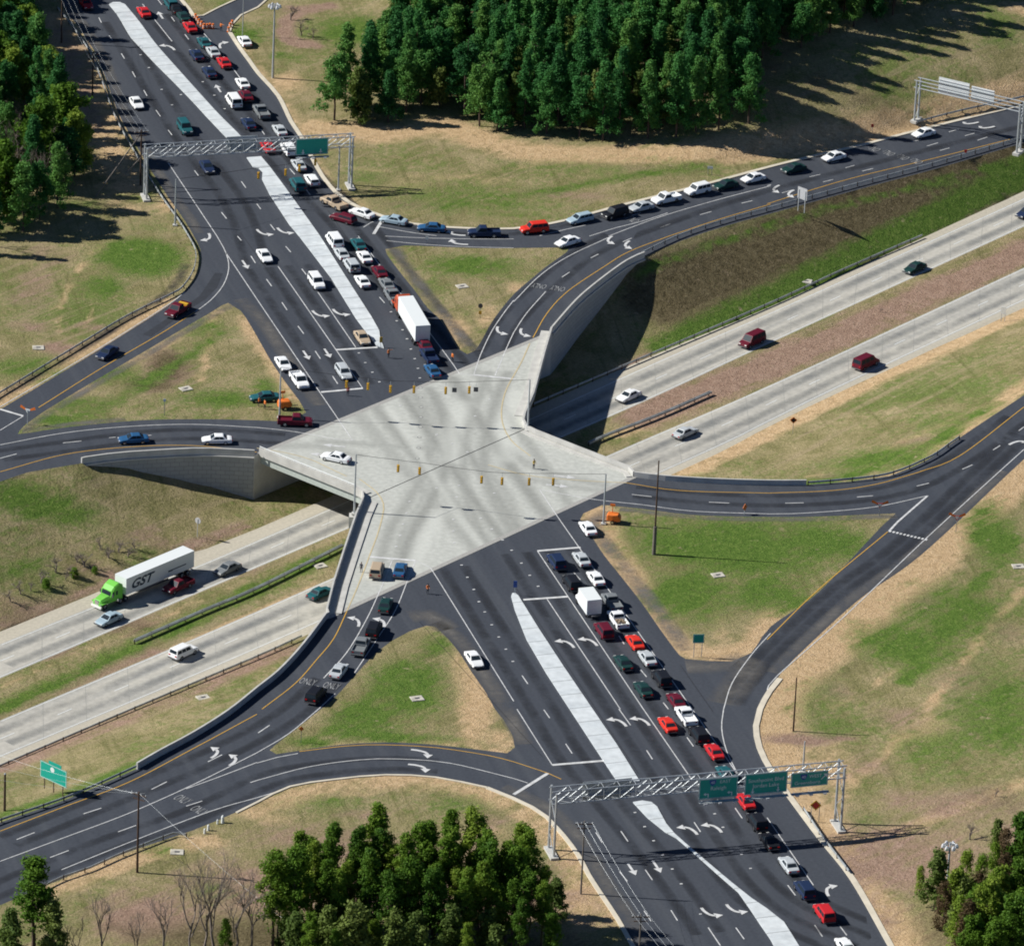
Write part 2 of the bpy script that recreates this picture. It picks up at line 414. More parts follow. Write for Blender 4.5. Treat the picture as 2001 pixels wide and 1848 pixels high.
# freeway lines at the lower level
fw_nsh = [(0, 1234), (175, 1163), (376, 1079), (502, 1033), (1235, 712), (1499, 602), (1807, 463), (2100, 328)]
fw_n0 = [(0, 1258), (176, 1187), (502, 1056), (1235, 728), (1506, 610), (1807, 475), (2100, 342)]
fw_n1 = [(0, 1325), (176, 1250), (502, 1109), (1190, 815), (1506, 670), (1960, 462), (2100, 397)]
fw_s0 = [(0, 1407), (88, 1370), (502, 1194), (1180, 893), (1499, 755), (2001, 523), (2100, 476)]
fw_s1 = [(0, 1480), (502, 1268), (1318, 912), (1506, 823), (1640, 757), (2001, 588), (2100, 541)]
fw_ssh = [(0, 1494), (263, 1382), (577, 1250), (1318, 925), (1506, 832), (1640, 767), (2001, 602), (2100, 556)]
def FL(pts):
    P = [G(x, y, ZF) for x, y in pts]; P = smooth(P, 6)
    return [P[0] - far_u * FARL] + P + [P[-1] + far_u * FARL]
L_nsh, L_n0, L_n1, L_s0, L_s1, L_ssh = map(FL, (fw_nsh, fw_n0, fw_n1, fw_s0, fw_s1, fw_ssh))
# upper pavement
jN0, jN1 = cut_nj; jS0, jS1 = cut_sj
art_left = [(105, -60), (123, 12), (150, 48), (175, 85), (191, 113), (213, 171), (231, 221), (251, 258), (273, 296), (296, 334), (329, 386), (361, 431), (379, 462)]
rampnw_l = [(392, 489), (393, 517), (384, 542), (361, 570), (326, 599), (181, 691), (0, 800), (-90, 853)]
rampnw_r = [(-90, 915), (0, 858), (83, 804), (314, 664), (411, 607), (446, 588)]
art_left2 = [(454, 587), (480, 612), (502, 637), (540, 703), (575, 750), (603, 783), (618, 806)]
rampw_up = [(612, 812), (550, 828), (502, 826), (401, 823), (276, 825), (135, 838), (20, 857), (-90, 880)]
art_right_n = [(335, -60), (351, 0), (366, 18), (376, 33), (398, 32), (431, 15), (464, 0), (520, -60)]
side_lo = [(580, -60), (502, 15), (469, 30), (452, 48), (446, 65)]
art_right = [(446, 65), (464, 93), (484, 120), (502, 145), (540, 188), (565, 238), (587, 271), (607, 311), (627, 346), (652, 376), (678, 396), (703, 409), (748, 425), (803, 439), (866, 446), (928, 449), (1004, 449), (1054, 443), (1114, 431), (1205, 406), (1280, 387), (1380, 362), (1506, 328), (1612, 302), (1687, 285), (1775, 262), (1875, 237), (2001, 207), (2160, 168)]
isl_n = [(753, 487), (778, 527), (810, 567), (836, 602), (858, 622), (878, 652), (896, 682), (913, 692), (928, 685), (943, 662), (966, 622), (1004, 575), (1042, 542), (1066, 522), (1108, 492), (1112, 485), (1084, 484), (1004, 485), (930, 485), (850, 482), (790, 480)]
isl_w = [(446, 592), (411, 611), (314, 668), (83, 806), (35, 848), (60, 845), (135, 834), (276, 821), (401, 819), (502, 821), (550, 823), (598, 806), (585, 783), (560, 750), (528, 703), (495, 645), (470, 607)]
isl_s1 = [(833, 1222), (803, 1232), (765, 1252), (723, 1287), (678, 1337), (642, 1375), (627, 1385), (577, 1425), (527, 1465), (540, 1473), (585, 1466), (662, 1455), (753, 1450), (853, 1455), (941, 1465), (991, 1471), (1006, 1460), (1002, 1438), (983, 1405), (967, 1385), (948, 1350), (923, 1315), (898, 1275), (873, 1245), (851, 1224)]
isl_s2 = [(1176, 987), (1140, 1003), (1134, 1014), (1154, 1044), (1180, 1084), (1212, 1124), (1255, 1179), (1292, 1232), (1328, 1280), (1340, 1287), (1430, 1292), (1468, 1275), (1506, 1224), (1599, 1157), (1725, 1026), (1750, 1003), (1725, 1004), (1599, 1009), (1506, 1010), (1355, 1006), (1255, 994), (1185, 987)]
se_right = [(2120, 770), (2040, 860), (1973, 923), (1800, 1084), (1675, 1174), (1549, 1290), (1519, 1325), (1499, 1350), (1480, 1385), (1472, 1418), (1479, 1461), (1503, 1508), (1539, 1558), (1599, 1639), (1662, 1719), (1735, 1847), (1765, 1900)]
sw_low = [(1268, 1900), (1240, 1847), (1210, 1794), (1180, 1749), (1154, 1709), (1134, 1671), (1104, 1631), (1072, 1596), (1042, 1576), (1004, 1558), (954, 1538), (853, 1518), (753, 1513), (652, 1522), (565, 1536), (502, 1566), (460, 1587), (376, 1622), (251, 1664), (120, 1717), (0, 1768), (-60, 1794)]
arcsm = lambda pts, st=3: smooth(GL(pts), st)
polyN = (arcsm(art_left + rampnw_l) + GL([(-90, 905), (-90, 955)]) + cutN + cut_nw + cut_nj + cut_ne[1:-1] + cutN2 + arcsm(art_right[::-1]) + arcsm(side_lo[::-1]) + GL(art_right_n[::-1]))
polyS = [G(-60, 1627)] + cutS[1:] + cut_sw[:-1] + cut_sj + cut_se[1:] + cutS2 + arcsm(se_right) + arcsm(sw_low)
P_islN, P_islW, P_islS1, P_islS2 = [smooth(GL(p), 2.5, closed=True) for p in (isl_n, isl_w, isl_s1, isl_s2)]

def inside(poly, x, y):
    c = False; n = len(poly); j = n - 1
    for i in range(n):
        a, b = poly[i], poly[j]
        if (a[1] > y) != (b[1] > y) and x < (b[0] - a[0]) * (y - a[1]) / (b[1] - a[1]) + a[0]: c = not c
        j = i
    return c
def inside_many(poly, X):
    c = np.zeros(len(X), bool); n = len(poly); x, y = X[:, 0], X[:, 1]
    for i in range(n):
        ax, ay = poly[i][0], poly[i][1]; bx, by = poly[i - 1][0], poly[i - 1][1]
        if ay == by: continue
        k = ((ay > y) != (by > y)) & (x < (bx - ax) * (y - ay) / (by - ay) + ax); c ^= k
    return c
def cdt(loops, pts):
    """loops: closed point lists kept as edges; returns verts, tris and for each tri the set of loops that contain it"""
    vs, ed, Q = [], [], []
    for lp in loops:
        i = len(vs); q = []
        for p in lp:
            v = Vector((p[0], p[1]))
            if q and (q[-1] - v).length < 1e-3: continue
            q.append(v)
        if (q[0] - q[-1]).length < 1e-3: q.pop()
        vs += q; ed += [(i + k, i + (k + 1) % len(q)) for k in range(len(q))]; Q.append(q)
    vs += [Vector((p[0], p[1])) for p in pts]
    r = delaunay_2d_cdt(vs, ed, [], 0, 1e-4)
    co = np.array([(v.x, v.y) for v in r[0]]); tr = np.array([tuple(t) for t in r[2]])
    cen = co[tr].mean(1); ins = [inside_many(q, cen) for q in Q]
    return r[0], [tuple(t) for t in r[2]], [{k for k in range(len(Q)) if ins[k][j]} for j in range(len(tr))]
def framegrid(step, zz, mx=140):
    a = [G(-mx, -mx, zz), G(CW + mx, -mx, zz), G(-mx, CH + mx, zz), G(CW + mx, CH + mx, zz)]
    x0, x1 = min(p.x for p in a), max(p.x for p in a); y0, y1 = min(p.y for p in a), max(p.y for p in a)
    out = []
    for i in range(int((x1 - x0) / step) + 1):
        for j in range(int((y1 - y0) / step) + 1):
            x = x0 + i * step + rng.uniform(-.3, .3) * step; y = y0 + j * step + rng.uniform(-.3, .3) * step
            px, py = PIX((x, y, zz))
            if -mx < px < CW + mx and -mx < py < CH + mx: out.append((x, y))
    return out
# ------------------------------------------------------------------ colour zones of the ground: green grass, dry straw, bare soil
ZONES = []      # (channel, world polyline or centre, radius / half width, strength)
def strip(ch, pts, wid, st=1.0, low=False):
    P = [G(x, y, ZF) for x, y in pts] if low else GL(pts)
    ZONES.append((ch, np.array([(p.x, p.y) for p in resample(smooth(P, 4), 2.0)]), wid, st))
def blob(ch, x, y, rx, ry, st=1.0):
    p = GZ(x, y); m = 12.0; ZONES.append((ch, (p.x, p.y), (rx / m, ry / (m * .42)), st))
def zone_colours(xy):
    z = np.zeros((len(xy), 4))
    for ch, geo, wid, st in ZONES:
        if isinstance(geo, tuple):
            d = np.hypot((xy[:, 0] - geo[0]) / wid[0], (xy[:, 1] - geo[1]) / wid[1])
            f = np.clip(1.25 - d * .75, 0, 1) * st * (d < 1.67)
        else:
            lo = geo.min(0) - wid * 2; hi = geo.max(0) + wid * 2
            idx = np.where((xy[:, 0] > lo[0]) & (xy[:, 0] < hi[0]) & (xy[:, 1] > lo[1]) & (xy[:, 1] < hi[1]))[0]
            f = np.zeros(len(xy))
            if len(idx):
                dd = np.full(len(idx), 1e9)
                for k in range(0, len(geo), 64):
                    g = geo[k:k + 64]; dd = np.minimum(dd, np.min(np.hypot(xy[idx, None, 0] - g[None, :, 0], xy[idx, None, 1] - g[None, :, 1]), axis=1))
                f[idx] = np.clip(1.3 - dd / wid * .8, 0, 1) * st
        z[:, ch] = np.maximum(z[:, ch], f)
    return z
Gn, Tn, Dt, Sc = 0, 1, 2, 3
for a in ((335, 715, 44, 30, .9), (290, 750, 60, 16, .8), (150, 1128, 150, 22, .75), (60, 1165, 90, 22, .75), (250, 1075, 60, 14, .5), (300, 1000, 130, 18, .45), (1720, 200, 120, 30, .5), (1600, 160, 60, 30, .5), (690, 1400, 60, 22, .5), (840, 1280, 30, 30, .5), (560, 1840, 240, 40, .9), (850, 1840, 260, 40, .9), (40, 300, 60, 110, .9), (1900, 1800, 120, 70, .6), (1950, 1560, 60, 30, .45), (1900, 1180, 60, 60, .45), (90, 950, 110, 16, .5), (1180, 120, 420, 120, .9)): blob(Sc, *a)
for a in ((270, 505, 95, 45, 1), (200, 560, 60, 35, .8), (60, 720, 110, 35, .7), (300, 445, 70, 18, .5), (160, 400, 60, 16, .6),
          (200, 730, 90, 26, .8), (400, 640, 60, 28, .7), (440, 780, 90, 20, .8), (150, 790, 90, 20, .7), (520, 760, 30, 30, .7), (110, 820, 60, 12, .8),
          (80, 960, 120, 26, .9), (300, 1010, 100, 28, .5), (60, 1060, 90, 40, .6), (330, 1060, 60, 20, .5),
          (900, 390, 260, 50, .6), (720, 350, 70, 26, .6), (1150, 330, 170, 30, .5), (1000, 420, 130, 12, .6), (1340, 330, 120, 26, .55), (700, 60, 120, 40, .9), (560, 110, 60, 12, .7), (470, 70, 60, 30, .8), (450, 10, 60, 20, .7),
          (920, 520, 120, 26, .85), (850, 560, 50, 30, .6), (1000, 540, 60, 20, .5),
          (1750, 870, 170, 34, .8), (1560, 900, 110, 22, .7), (1850, 800, 120, 30, .6), (1950, 720, 80, 30, .5),
          (1420, 1070, 200, 60, 1), (1600, 1060, 120, 40, .9), (1350, 1160, 100, 60, .9), (1500, 1160, 90, 50, .8),
          (1870, 1200, 120, 60, .8), (1780, 1260, 110, 50, .9), (1940, 1050, 60, 70, .9), (1950, 1380, 90, 120, .7), (1600, 1360, 90, 60, .5), (1830, 1480, 100, 60, .6), (1700, 1600, 60, 16, .5), (1640, 1420, 60, 20, .6),
          (800, 1350, 80, 60, .9), (720, 1400, 70, 40, .9), (760, 1440, 130, 14, .8), (850, 1260, 40, 26, .7), (600, 1450, 60, 12, .8),
          (520, 1570, 120, 16, .4), (650, 1570, 80, 20, .5), (900, 1570, 80, 22, .5), (860, 1610, 60, 14, .4),
          (330, 1665, 60, 18, .6), (420, 1740, 70, 26, .5), (100, 1790, 60, 20, .4),
          (1350, 850, 60, 10, .5), (1950, 60, 60, 60, .6), (1760, 180, 120, 30, .5)):
    blob(Gn, *a[:4], min(1, a[4] * .95))
for a in ((330, 720, 50, 34, .95), (290, 760, 70, 16, .5), (110, 680, 40, 16, .8), (600, 80, 40, 8, .7), (590, 20, 60, 10, .95), (560, 50, 16, 30, .9), (600, 90, 40, 8, .9),
          (150, 1120, 160, 26, .9), (60, 1180, 80, 18, .8), (250, 1090, 70, 14, .8), (470, 1020, 60, 18, .6),
          (1750, 1680, 170, 70, .75), (1880, 1570, 120, 40, .6), (1700, 1790, 60, 60, .6), (1560, 1445, 60, 10, .95), (1640, 1440, 40, 5, .9),
          (1250, 330, 60, 12, .5), (500, 1740, 160, 50, .75), (300, 1790, 120, 40, .8), (800, 1690, 300, 50, .6), (620, 1640, 140, 30, .6), (160, 150, 40, 110, .5), (870, 1750, 260, 60, .9), (2000, 1650, 60, 60, .6), (240, 560, 50, 20, .4), (60, 560, 60, 50, .55), (100, 500, 60, 30, .5)):
    blob(Dt, *a)
for a in ((560, 160, 50, 26, .8), (640, 260, 60, 18, .8), (880, 650, 40, 40, .9), (950, 620, 30, 26, .7), (1010, 560, 30, 20, .6), (930, 1380, 36, 70, .9), (900, 1310, 20, 40, .7), (975, 1440, 30, 18, .7), (800, 360, 90, 26, .4), (960, 350, 60, 20, .5),
          (560, 740, 26, 50, .6), (1560, 1560, 60, 60, .8), (1620, 1500, 60, 50, .7), (1680, 1740, 30, 50, .6), (960, 1630, 60, 16, .5), (1130, 1750, 40, 60, .9), (240, 400, 60, 16, .5), (330, 400, 30, 26, .6), (530, 1600, 60, 14, .5), (840, 1660, 50, 12, .4),
          (600, 740, 20, 36, .6), (1800, 1420, 60, 30, .5), (2000, 20, 60, 16, .8), (1450, 300, 120, 10, .6)):
    blob(Tn, *a)
strip(Tn, [(470, 100), (545, 200), (600, 300), (640, 370), (700, 400)], 3, .6)
strip(Tn, [(620, 250), (760, 262), (860, 245), (950, 275), (1060, 300), (1330, 300), (1500, 290), (1700, 262), (1880, 215), (2100, 160)], 4.5, .9)
strip(Tn, [(1640, 320), (1780, 250), (1900, 215), (2100, 168)], 3.5, .8)
strip(Tn, [(2060, 860), (1960, 950), (1800, 1105), (1640, 1240), (1545, 1325), (1510, 1380), (1505, 1440), (1540, 1530), (1640, 1680), (1740, 1840)], 5, .95)
strip(Tn, [(1165, 1000), (1190, 1060), (1250, 1150), (1320, 1260), (1450, 1280), (1520, 1200)], 3.2, .9)
strip(Tn, [(590, 790), (556, 745), (520, 690), (480, 620)], 2.2, .7)
strip(Tn, [(60, 812), (314, 676), (430, 604)], 1.5, .6); strip(Tn, [(-20, 790), (181, 680), (340, 590)], 3.0, .8)
strip(Tn, [(1240, 930), (1400, 935), (1575, 935), (1737, 915), (1850, 855), (2001, 750), (2090, 690)], 2.5, .8)
strip(Tn, [(990, 1470), (900, 1455), (753, 1447), (600, 1460)], 1.2, .7)
strip(Tn, [(500, 1580), (650, 1530), (850, 1527), (1004, 1572), (1090, 1640), (1200, 1800)], 3.5, .7)
strip(Tn, [(100, 1740), (260, 1680), (420, 1640)], 2.5, .8)
blob(Gn, 275, 500, 80, 36, 1.4); strip(Gn, [(1245, 524), (1300, 506), (1400, 470), (1504, 440), (1675, 393), (1825, 352), (1990, 306)], .8, .5)
strip(Gn, [(1245, 520), (1300, 502), (1400, 465), (1504, 432), (1675, 385), (1825, 345), (1990, 298)], 1.1, .8)
strip(Gn, [(1290, 680), (1380, 640), (1500, 590), (1700, 495), (1850, 425), (2050, 330)], 3.0, 1.0, True)
strip(Dt, [(1200, 735), (1330, 672), (1499, 600), (1807, 461), (2060, 345)], 1.8, .9, True)
strip(3, [(1290, 620), (1330, 600), (1500, 530), (1650, 460), (1850, 375), (2050, 290)], 7.0, 1.0, True); strip(Dt, [(1500, 540), (1650, 470), (1850, 390)], 3, .5, True); strip(Dt, [(640, 12), (590, 20), (560, 40), (555, 68), (580, 88), (630, 92)], 2.0, 1.0); strip(Tn, [(110, 40), (150, 130), (185, 220), (215, 290), (250, 360)], 5, .75); strip(Dt, [(120, 60), (150, 150), (180, 250)], 3, .6); strip(Tn, [(190, 160), (215, 230), (240, 290)], 2, .4)
for a in ((1900, 1330, 70, 40), (1760, 1400, 60, 26), (1960, 1230, 50, 30), (1700, 1500, 60, 24), (1820, 1180, 50, 20), (300, 980, 60, 20), (450, 990, 50, 14), (180, 1040, 80, 16), (1100, 380, 120, 14), (800, 400, 80, 14), (1650, 890, 80, 12), (1800, 840, 80, 10), (700, 1590, 60, 12), (950, 1600, 50, 14), (60, 640, 60, 14), (180, 640, 50, 14), (1640, 1350, 50, 18), (1780, 1560, 70, 20)): blob(Dt, *a, .6)
strip(Dt, [(1250, 815), (1506, 712), (1760, 600), (2001, 492), (2100, 440)], 4.6, .95, True)
strip(Tn, [(1210, 850), (1330, 800), (1420, 762)], 2.0, .8, True)
strip(Tn, [(1330, 930), (1506, 845), (1640, 778), (1800, 705), (2001, 615), (2100, 570)], 3.0, .9, True)
strip(Gn, [(0, 1385), (300, 1245), (502, 1150), (680, 1070)], 2.6, .75, True)
strip(Dt, [(0, 1390), (120, 1340), (300, 1270)], 2.2, .7, True); strip(Tn, [(0, 1340), (250, 1235), (480, 1135)], 1.0, .6, True); strip(Tn, [(150, 1350), (400, 1240), (640, 1135)], 1.0, .6, True)
strip(Dt, [(0, 1225), (175, 1155), (376, 1072), (480, 1030)], 1.5, .8, True)
strip(Dt, [(0, 1510), (263, 1400), (577, 1265)], 2.6, .75, True)
strip(Gn, [(0, 1590), (135, 1543), (266, 1483), (444, 1380), (560, 1300)], 2.6, .8)
for pts_, w_, st_ in (([(1640, 1560), (1760, 1440), (1850, 1340), (1930, 1230), (2001, 1150)], 1.2, .8), ([(1690, 1640), (1850, 1590), (2010, 1525)], 2.0, .7), ([(215, 465), (160, 520), (120, 590), (108, 650)], 1.0, .7), ([(252, 470), (205, 540), (165, 640)], 1.0, .6), ([(1620, 1380), (1720, 1330), (1830, 1230), (1900, 1130)], 1.0, .6), ([(1700, 1350), (1800, 1260), (1900, 1140), (1960, 1060)], 1.0, .5), ([(420, 620), (405, 680), (390, 745)], 1.4, .7), ([(700, 330), (900, 345), (1150, 300)], 1.2, .5), ([(1450, 900), (1650, 870), (1900, 790)], 1.2, .6), ([(600, 1560), (800, 1545), (950, 1565)], 1.0, .5), ([(1390, 1170), (1410, 1230), (1400, 1270)], 1.5, .5)):
    strip(Tn, pts_, w_, st_)
for pts_, w_, st_ in (([(1770, 1330), (1830, 1250), (1870, 1190), (1930, 1120)], 2.0, .9), ([(640, 1430), (700, 1390), (745, 1340), (790, 1290)], 2.0, .8), ([(1000, 385), (1200, 350), (1400, 320)], 2.0, .7), ([(1430, 930), (1600, 905), (1800, 860), (1950, 780)], 2.0, .8), ([(120, 830), (250, 770), (380, 690), (430, 640)], 2.0, .7)):
    strip(Gn, pts_, w_, st_)

def finish_ground(name, me_verts, tris, zf, mat, zones=False, smooth_it=False):
    used = sorted({i for t in tris for i in t}); mp = {k: i for i, k in enumerate(used)}
    co = [(me_verts[k].x, me_verts[k].y, zf(me_verts[k].x, me_verts[k].y, k)) for k in used]
    me = bpy.data.meshes.new(name); me.from_pydata(co, [], [tuple(mp[i] for i in t) for t in tris])
    me.materials.append(mat)
    if zones:
        at = me.color_attributes.new('zone', 'FLOAT_COLOR', 'POINT')
        at.data.foreach_set('color', zone_colours(np.array(co)[:, :2]).astype(np.float32).ravel())
    if smooth_it: me.polygons.foreach_set('use_smooth', [True] * len(me.polygons))
    me.update(); o = mk(name, me); o['kind'] = 'structure'; return o
# upper level
BIG = 1400.0
cutpoly = north + south[::-1]
ground_rect = [Vector((-BIG, -BIG, 0)), Vector((BIG, -BIG, 0)), Vector((BIG, BIG, 0)), Vector((-BIG, BIG, 0))]
gp = framegrid(1.6, 0.0) + [(X0, y) for y in np.arange(40, 260, 4)]
gp += [(x, y) for x in np.arange(-BIG + 50, BIG, 100) for y in np.arange(-BIG + 50, BIG, 100)]
vs, tris, org = cdt([ground_rect, cutpoly, polyN, polyS, P_islN, P_islW, P_islS1, P_islS2], gp)
buckets = {'ground': [], 'north': [], 'south': []}
for t, s in zip(tris, org):
    if 0 not in s or 1 in s: continue
    if s & {4, 5, 6, 7}: buckets['ground'].append(t)
    elif 2 in s: buckets['north'].append(t)
    elif 3 in s: buckets['south'].append(t)
    else: buckets['ground'].append(t)
zu = lambda x, y, k: zup(x, y)
finish_ground('ground', vs, buckets['ground'], zu, M['ground'], True, True)
finish_ground('arterial_road_north', vs, buckets['north'], zu, M['asphalt'])
finish_ground('arterial_road_south', vs, buckets['south'], zu, M['asphalt'])
# lower level
sN = resample([Vector((p.x, p.y, z)) for p, z in zip(north, zN)], 1.0); sS = resample([Vector((p.x, p.y, z)) for p, z in zip(south, zS)], 1.0)
sN = [p for p in sN if abs(p.x) < 250 and abs(p.y) < 250]; sS = [p for p in sS if abs(p.x) < 250 and abs(p.y) < 250]
aN, aS = np.array([tuple(p) for p in sN]), np.array([tuple(p) for p in sS])
eN = np.array([tuple(p)[:2] for p in resample(L_nsh[1:-1], 1.0)]); eS = np.array([tuple(p)[:2] for p in resample(L_ssh[1:-1], 1.0)])
bz = {}
for line, zz in ((north, zN), (south, zS)):
    for p, z in zip(line, zz): bz[(round(p.x, 2), round(p.y, 2))] = z
frw = L_nsh + L_ssh[::-1]
def zlow(x, y, k):
    h = bz.get((round(x, 2), round(y, 2)))
    if h is not None: return h
    if inside(frw, x, y): return ZF
    if abs(x) > 240 or abs(y) > 240: return ZF + 3
    q = np.array((x, y))
    side = vfree(x, y) > 0
    e, a = (eN, aN) if side else (eS, aS)
    df = np.hypot(*(e - q).T).min(); da = np.hypot(a[:, 0] - x, a[:, 1] - y); i = da.argmin(); db = da[i]
    # inverse-distance blend of the nearby rim heights keeps the slope even
    wts = 1 / (da + .3) ** 3; zt = (wts * a[:, 2]).sum() / wts.sum()
    zt = zt + (a[i, 2] - zt) * math.exp(-db / 2.0)
    t = df / (df + db + 1e-6)
    return ZF + (zt - ZF) * t
lp = [p for p in framegrid(1.6, ZF / 2) if inside(cutpoly, *p)]
carr_n = L_n0 + L_n1[::-1]; carr_s = L_s0 + L_s1[::-1]; shl = [L_nsh + L_n0[::-1], L_s1 + L_ssh[::-1]]
vs2, tris2, org2 = cdt([cutpoly, carr_n, carr_s] + shl, lp)
b2 = {'g': [], 'c': [], 's': []}
for t, s in zip(tris2, org2):
    if 0 not in s: continue
    if s & {1, 2}: b2['c'].append(t)
    elif s & {3, 4}: b2['s'].append(t)
    else: b2['g'].append(t)
finish_ground('embankment_ground', vs2, b2['g'], zlow, M['ground'], True, True)
finish_ground('freeway_road', vs2, b2['c'], lambda x, y, k: ZF, M['freeway'])
finish_ground('freeway_shoulder', vs2, b2['s'], lambda x, y, k: ZF, M['shoulder'])

# ------------------------------------------------------------------ bridge
def prism(mb, poly, z0, z1):
    n = len(poly)
    mb.poly([(p[0], p[1], z1) for p in poly] + [(p[0], p[1], z0) for p in poly], [tuple(range(n))] + [(i, n + i, n + (i + 1) % n, (i + 1) % n) for i in range(n)])
def ccw(poly):
    a = sum(poly[i][0] * poly[(i + 1) % len(poly)][1] - poly[(i + 1) % len(poly)][0] * poly[i][1] for i in range(len(poly)))
    return poly if a > 0 else poly[::-1]
ZD = 0.02
M['grey_trim2'] = plain('iron_ring', (.16, .16, .16), .7)
east_px = [(1079, 649), (1064, 700), (1044, 775), (1027, 815), (1024, 828), (1030, 840), (1048, 849), (1129, 881), (1230, 920), (1240, 931)]
west_px = [(640, 1207), (637, 1198), (650, 1146), (672, 1078), (695, 1010), (708, 980), (706, 969), (694, 962), (600, 924), (506, 886)]
eastL = [G(x, y, ZD) for x, y in east_px]; westL = [G(x, y, ZD) for x, y in west_px]
deckpoly = [G(*n_joint[0], ZD)] + eastL + westL[:-1]
bridge = empty('bridge', (0, 0, 0), 0, 'pale concrete star shaped bridge deck carrying the junction over the freeway', 'bridge')
_keep = ZONES[:]; ZONES.clear()
def dstrip(ch, pts, wid, st): ZONES.append((ch, np.array([(p.x, p.y) for p in resample(smooth([G(x, y) for x, y in pts], 2), 1.0)]), wid, st))
STN = [([(690, 800), (790, 915), (880, 1020), (945, 1090)], 1.3, .55), ([(730, 790), (822, 905), (905, 1005), (960, 1070)], 1.2, .75), ([(790, 775), (862, 880), (925, 975), (985, 1055)], 1.0, .9), ([(838, 760), (900, 860), (965, 960), (1015, 1035)], 1.0, .8),
    ([(885, 740), (950, 840), (1025, 950), (1070, 1010)], 1.2, .9), ([(930, 725), (995, 815), (1060, 905), (1115, 990)], 1.0, .6),
    ([(785, 1105), (800, 1050), (838, 985), (868, 920), (875, 850), (845, 765)], 1.1, .85), ([(742, 1105), (760, 1040), (800, 975), (835, 905), (838, 830), (805, 765)], 1.0, .7), ([(770, 1105), (785, 1045), (822, 980), (852, 912), (857, 840), (825, 765)], .6, .6),
    ([(992, 730), (965, 800), (945, 880), (958, 960), (1000, 1040)], 1.1, .75), ([(955, 730), (925, 800), (905, 890), (915, 980), (950, 1065)], 1.0, .7), ([(1015, 1030), (985, 960), (930, 905), (850, 880), (740, 870), (620, 862)], 1.0, .55),
    ([(960, 860), (1020, 900), (1090, 928), (1190, 950)], 1.2, .55), ([(700, 890), (620, 872), (545, 872)], 1.2, .5), ([(840, 765), (880, 850), (960, 915), (1080, 945), (1190, 960)], 1.0, .5)]
for pts, wd, st in STN: dstrip(0, pts, wd, st)
for pts, wd, st in (([(760, 800), (830, 905), (900, 1010), (945, 1070)], .7, .6), ([(1010, 770), (985, 830), (990, 900)], 1.5, .5), ([(905, 790), (885, 850), (880, 900)], 1.6, .5), ([(860, 1000), (830, 1060), (800, 1120)], 1.2, .5), ([(1020, 780), (1000, 830)], 2.0, .4)):
    dstrip(1, pts, wd, st)
pts = [(x, y) for x, y in framegrid(.6, 0.0, 0) if inside(deckpoly, x, y)]
dv, dt_, do_ = cdt([deckpoly], pts)
used = {i for t, s in zip(dt_, do_) if s for i in t}
me = bpy.data.meshes.new('deck'); me.from_pydata([(v.x, v.y, ZD) for v in dv], [], [tuple(t) for t, s in zip(dt_, do_) if s]); me.materials.append(M['deck'])
at = me.color_attributes.new('stain', 'FLOAT_COLOR', 'POINT'); at.data.foreach_set('color', zone_colours(np.array([(v.x, v.y) for v in dv])).astype(np.float32).ravel())
mk('deck', me, bridge)
ZONES[:] = _keep
# girders and soffit under the deck
mb = MB(); cx = sum(p.x for p in deckpoly) / len(deckpoly); cy = sum(p.y for p in deckpoly) / len(deckpoly)
for i in range(len(deckpoly)):
    a, b = deckpoly[i], deckpoly[(i + 1) % len(deckpoly)]
    mb.face((a.x, a.y, ZD - .003), (a.x, a.y, -.45), (b.x, b.y, -.45), (b.x, b.y, ZD - .003))
nD = len(deckpoly); mb.poly([(p.x, p.y, -.45) for p in deckpoly], [tuple(range(nD))])
mb.build('deck_slab', M['concrete'], bridge)
def shrink(line, d): 
    N = sides(line); return [Vector((p.x + n.x * d, p.y + n.y * d, p.z)) for p, n in zip(line, N)]
for line in (eastL, westL):
    g = MB(); L2 = shrink(line, -.7 if line is eastL else -.7); ribbon(g, [Vector((p.x, p.y, -1.9)) for p in L2], .5, 0, 0, 1.44); g.build('edge_girder', plain('girder_steel', (.42, .46, .42), .6, var=.1), bridge)
def parapet(name, line, wdt, hgt, off, parent=None, z=None, mat='concrete'):
    m = MB(); ribbon(m, [Vector((p.x, p.y, (p.z if z is None else z) - .25)) for p in line], wdt, 0, off, hgt + .25); return m.build(name, M[mat], parent)
parapet('parapet', eastL, .35, .95, -.16, bridge)
parapet('parapet', westL, .28, 1.0, -.13, bridge)
ks = shrink(westL[1:6], -2.0); kb = MB(); ribbon(kb, ks, .9, 0, 0, .17); kb.build('safety_kerb', M['concrete'], bridge)
ks = shrink(westL[6:], -1.2); kb = MB(); ribbon(kb, ks, 1.5, 0, 0, .17); kb.build('safety_kerb', M['concrete'], bridge)
ks = shrink(eastL[5:], -1.0); kb = MB(); ribbon(kb, ks, .9, 0, 0, .15); kb.build('safety_kerb', M['concrete'], bridge)
ks = shrink(eastL[:4], -1.2); kb = MB(); ribbon(kb, ks, 1.4, 0, 0, .15); kb.build('safety_kerb', M['concrete'], bridge)
hr = MB(); hl = shrink(westL[7:], -.16)
for q in resample(hl, 1.5): hr.tube((q.x, q.y, .85), (q.x, q.y, 1.25), .05, n=6)
for a, b in zip(hl, hl[1:]): hr.tube((a.x, a.y, 1.25), (b.x, b.y, 1.25), .06, n=6)
hr.build('handrail', M['sign_white'], bridge)
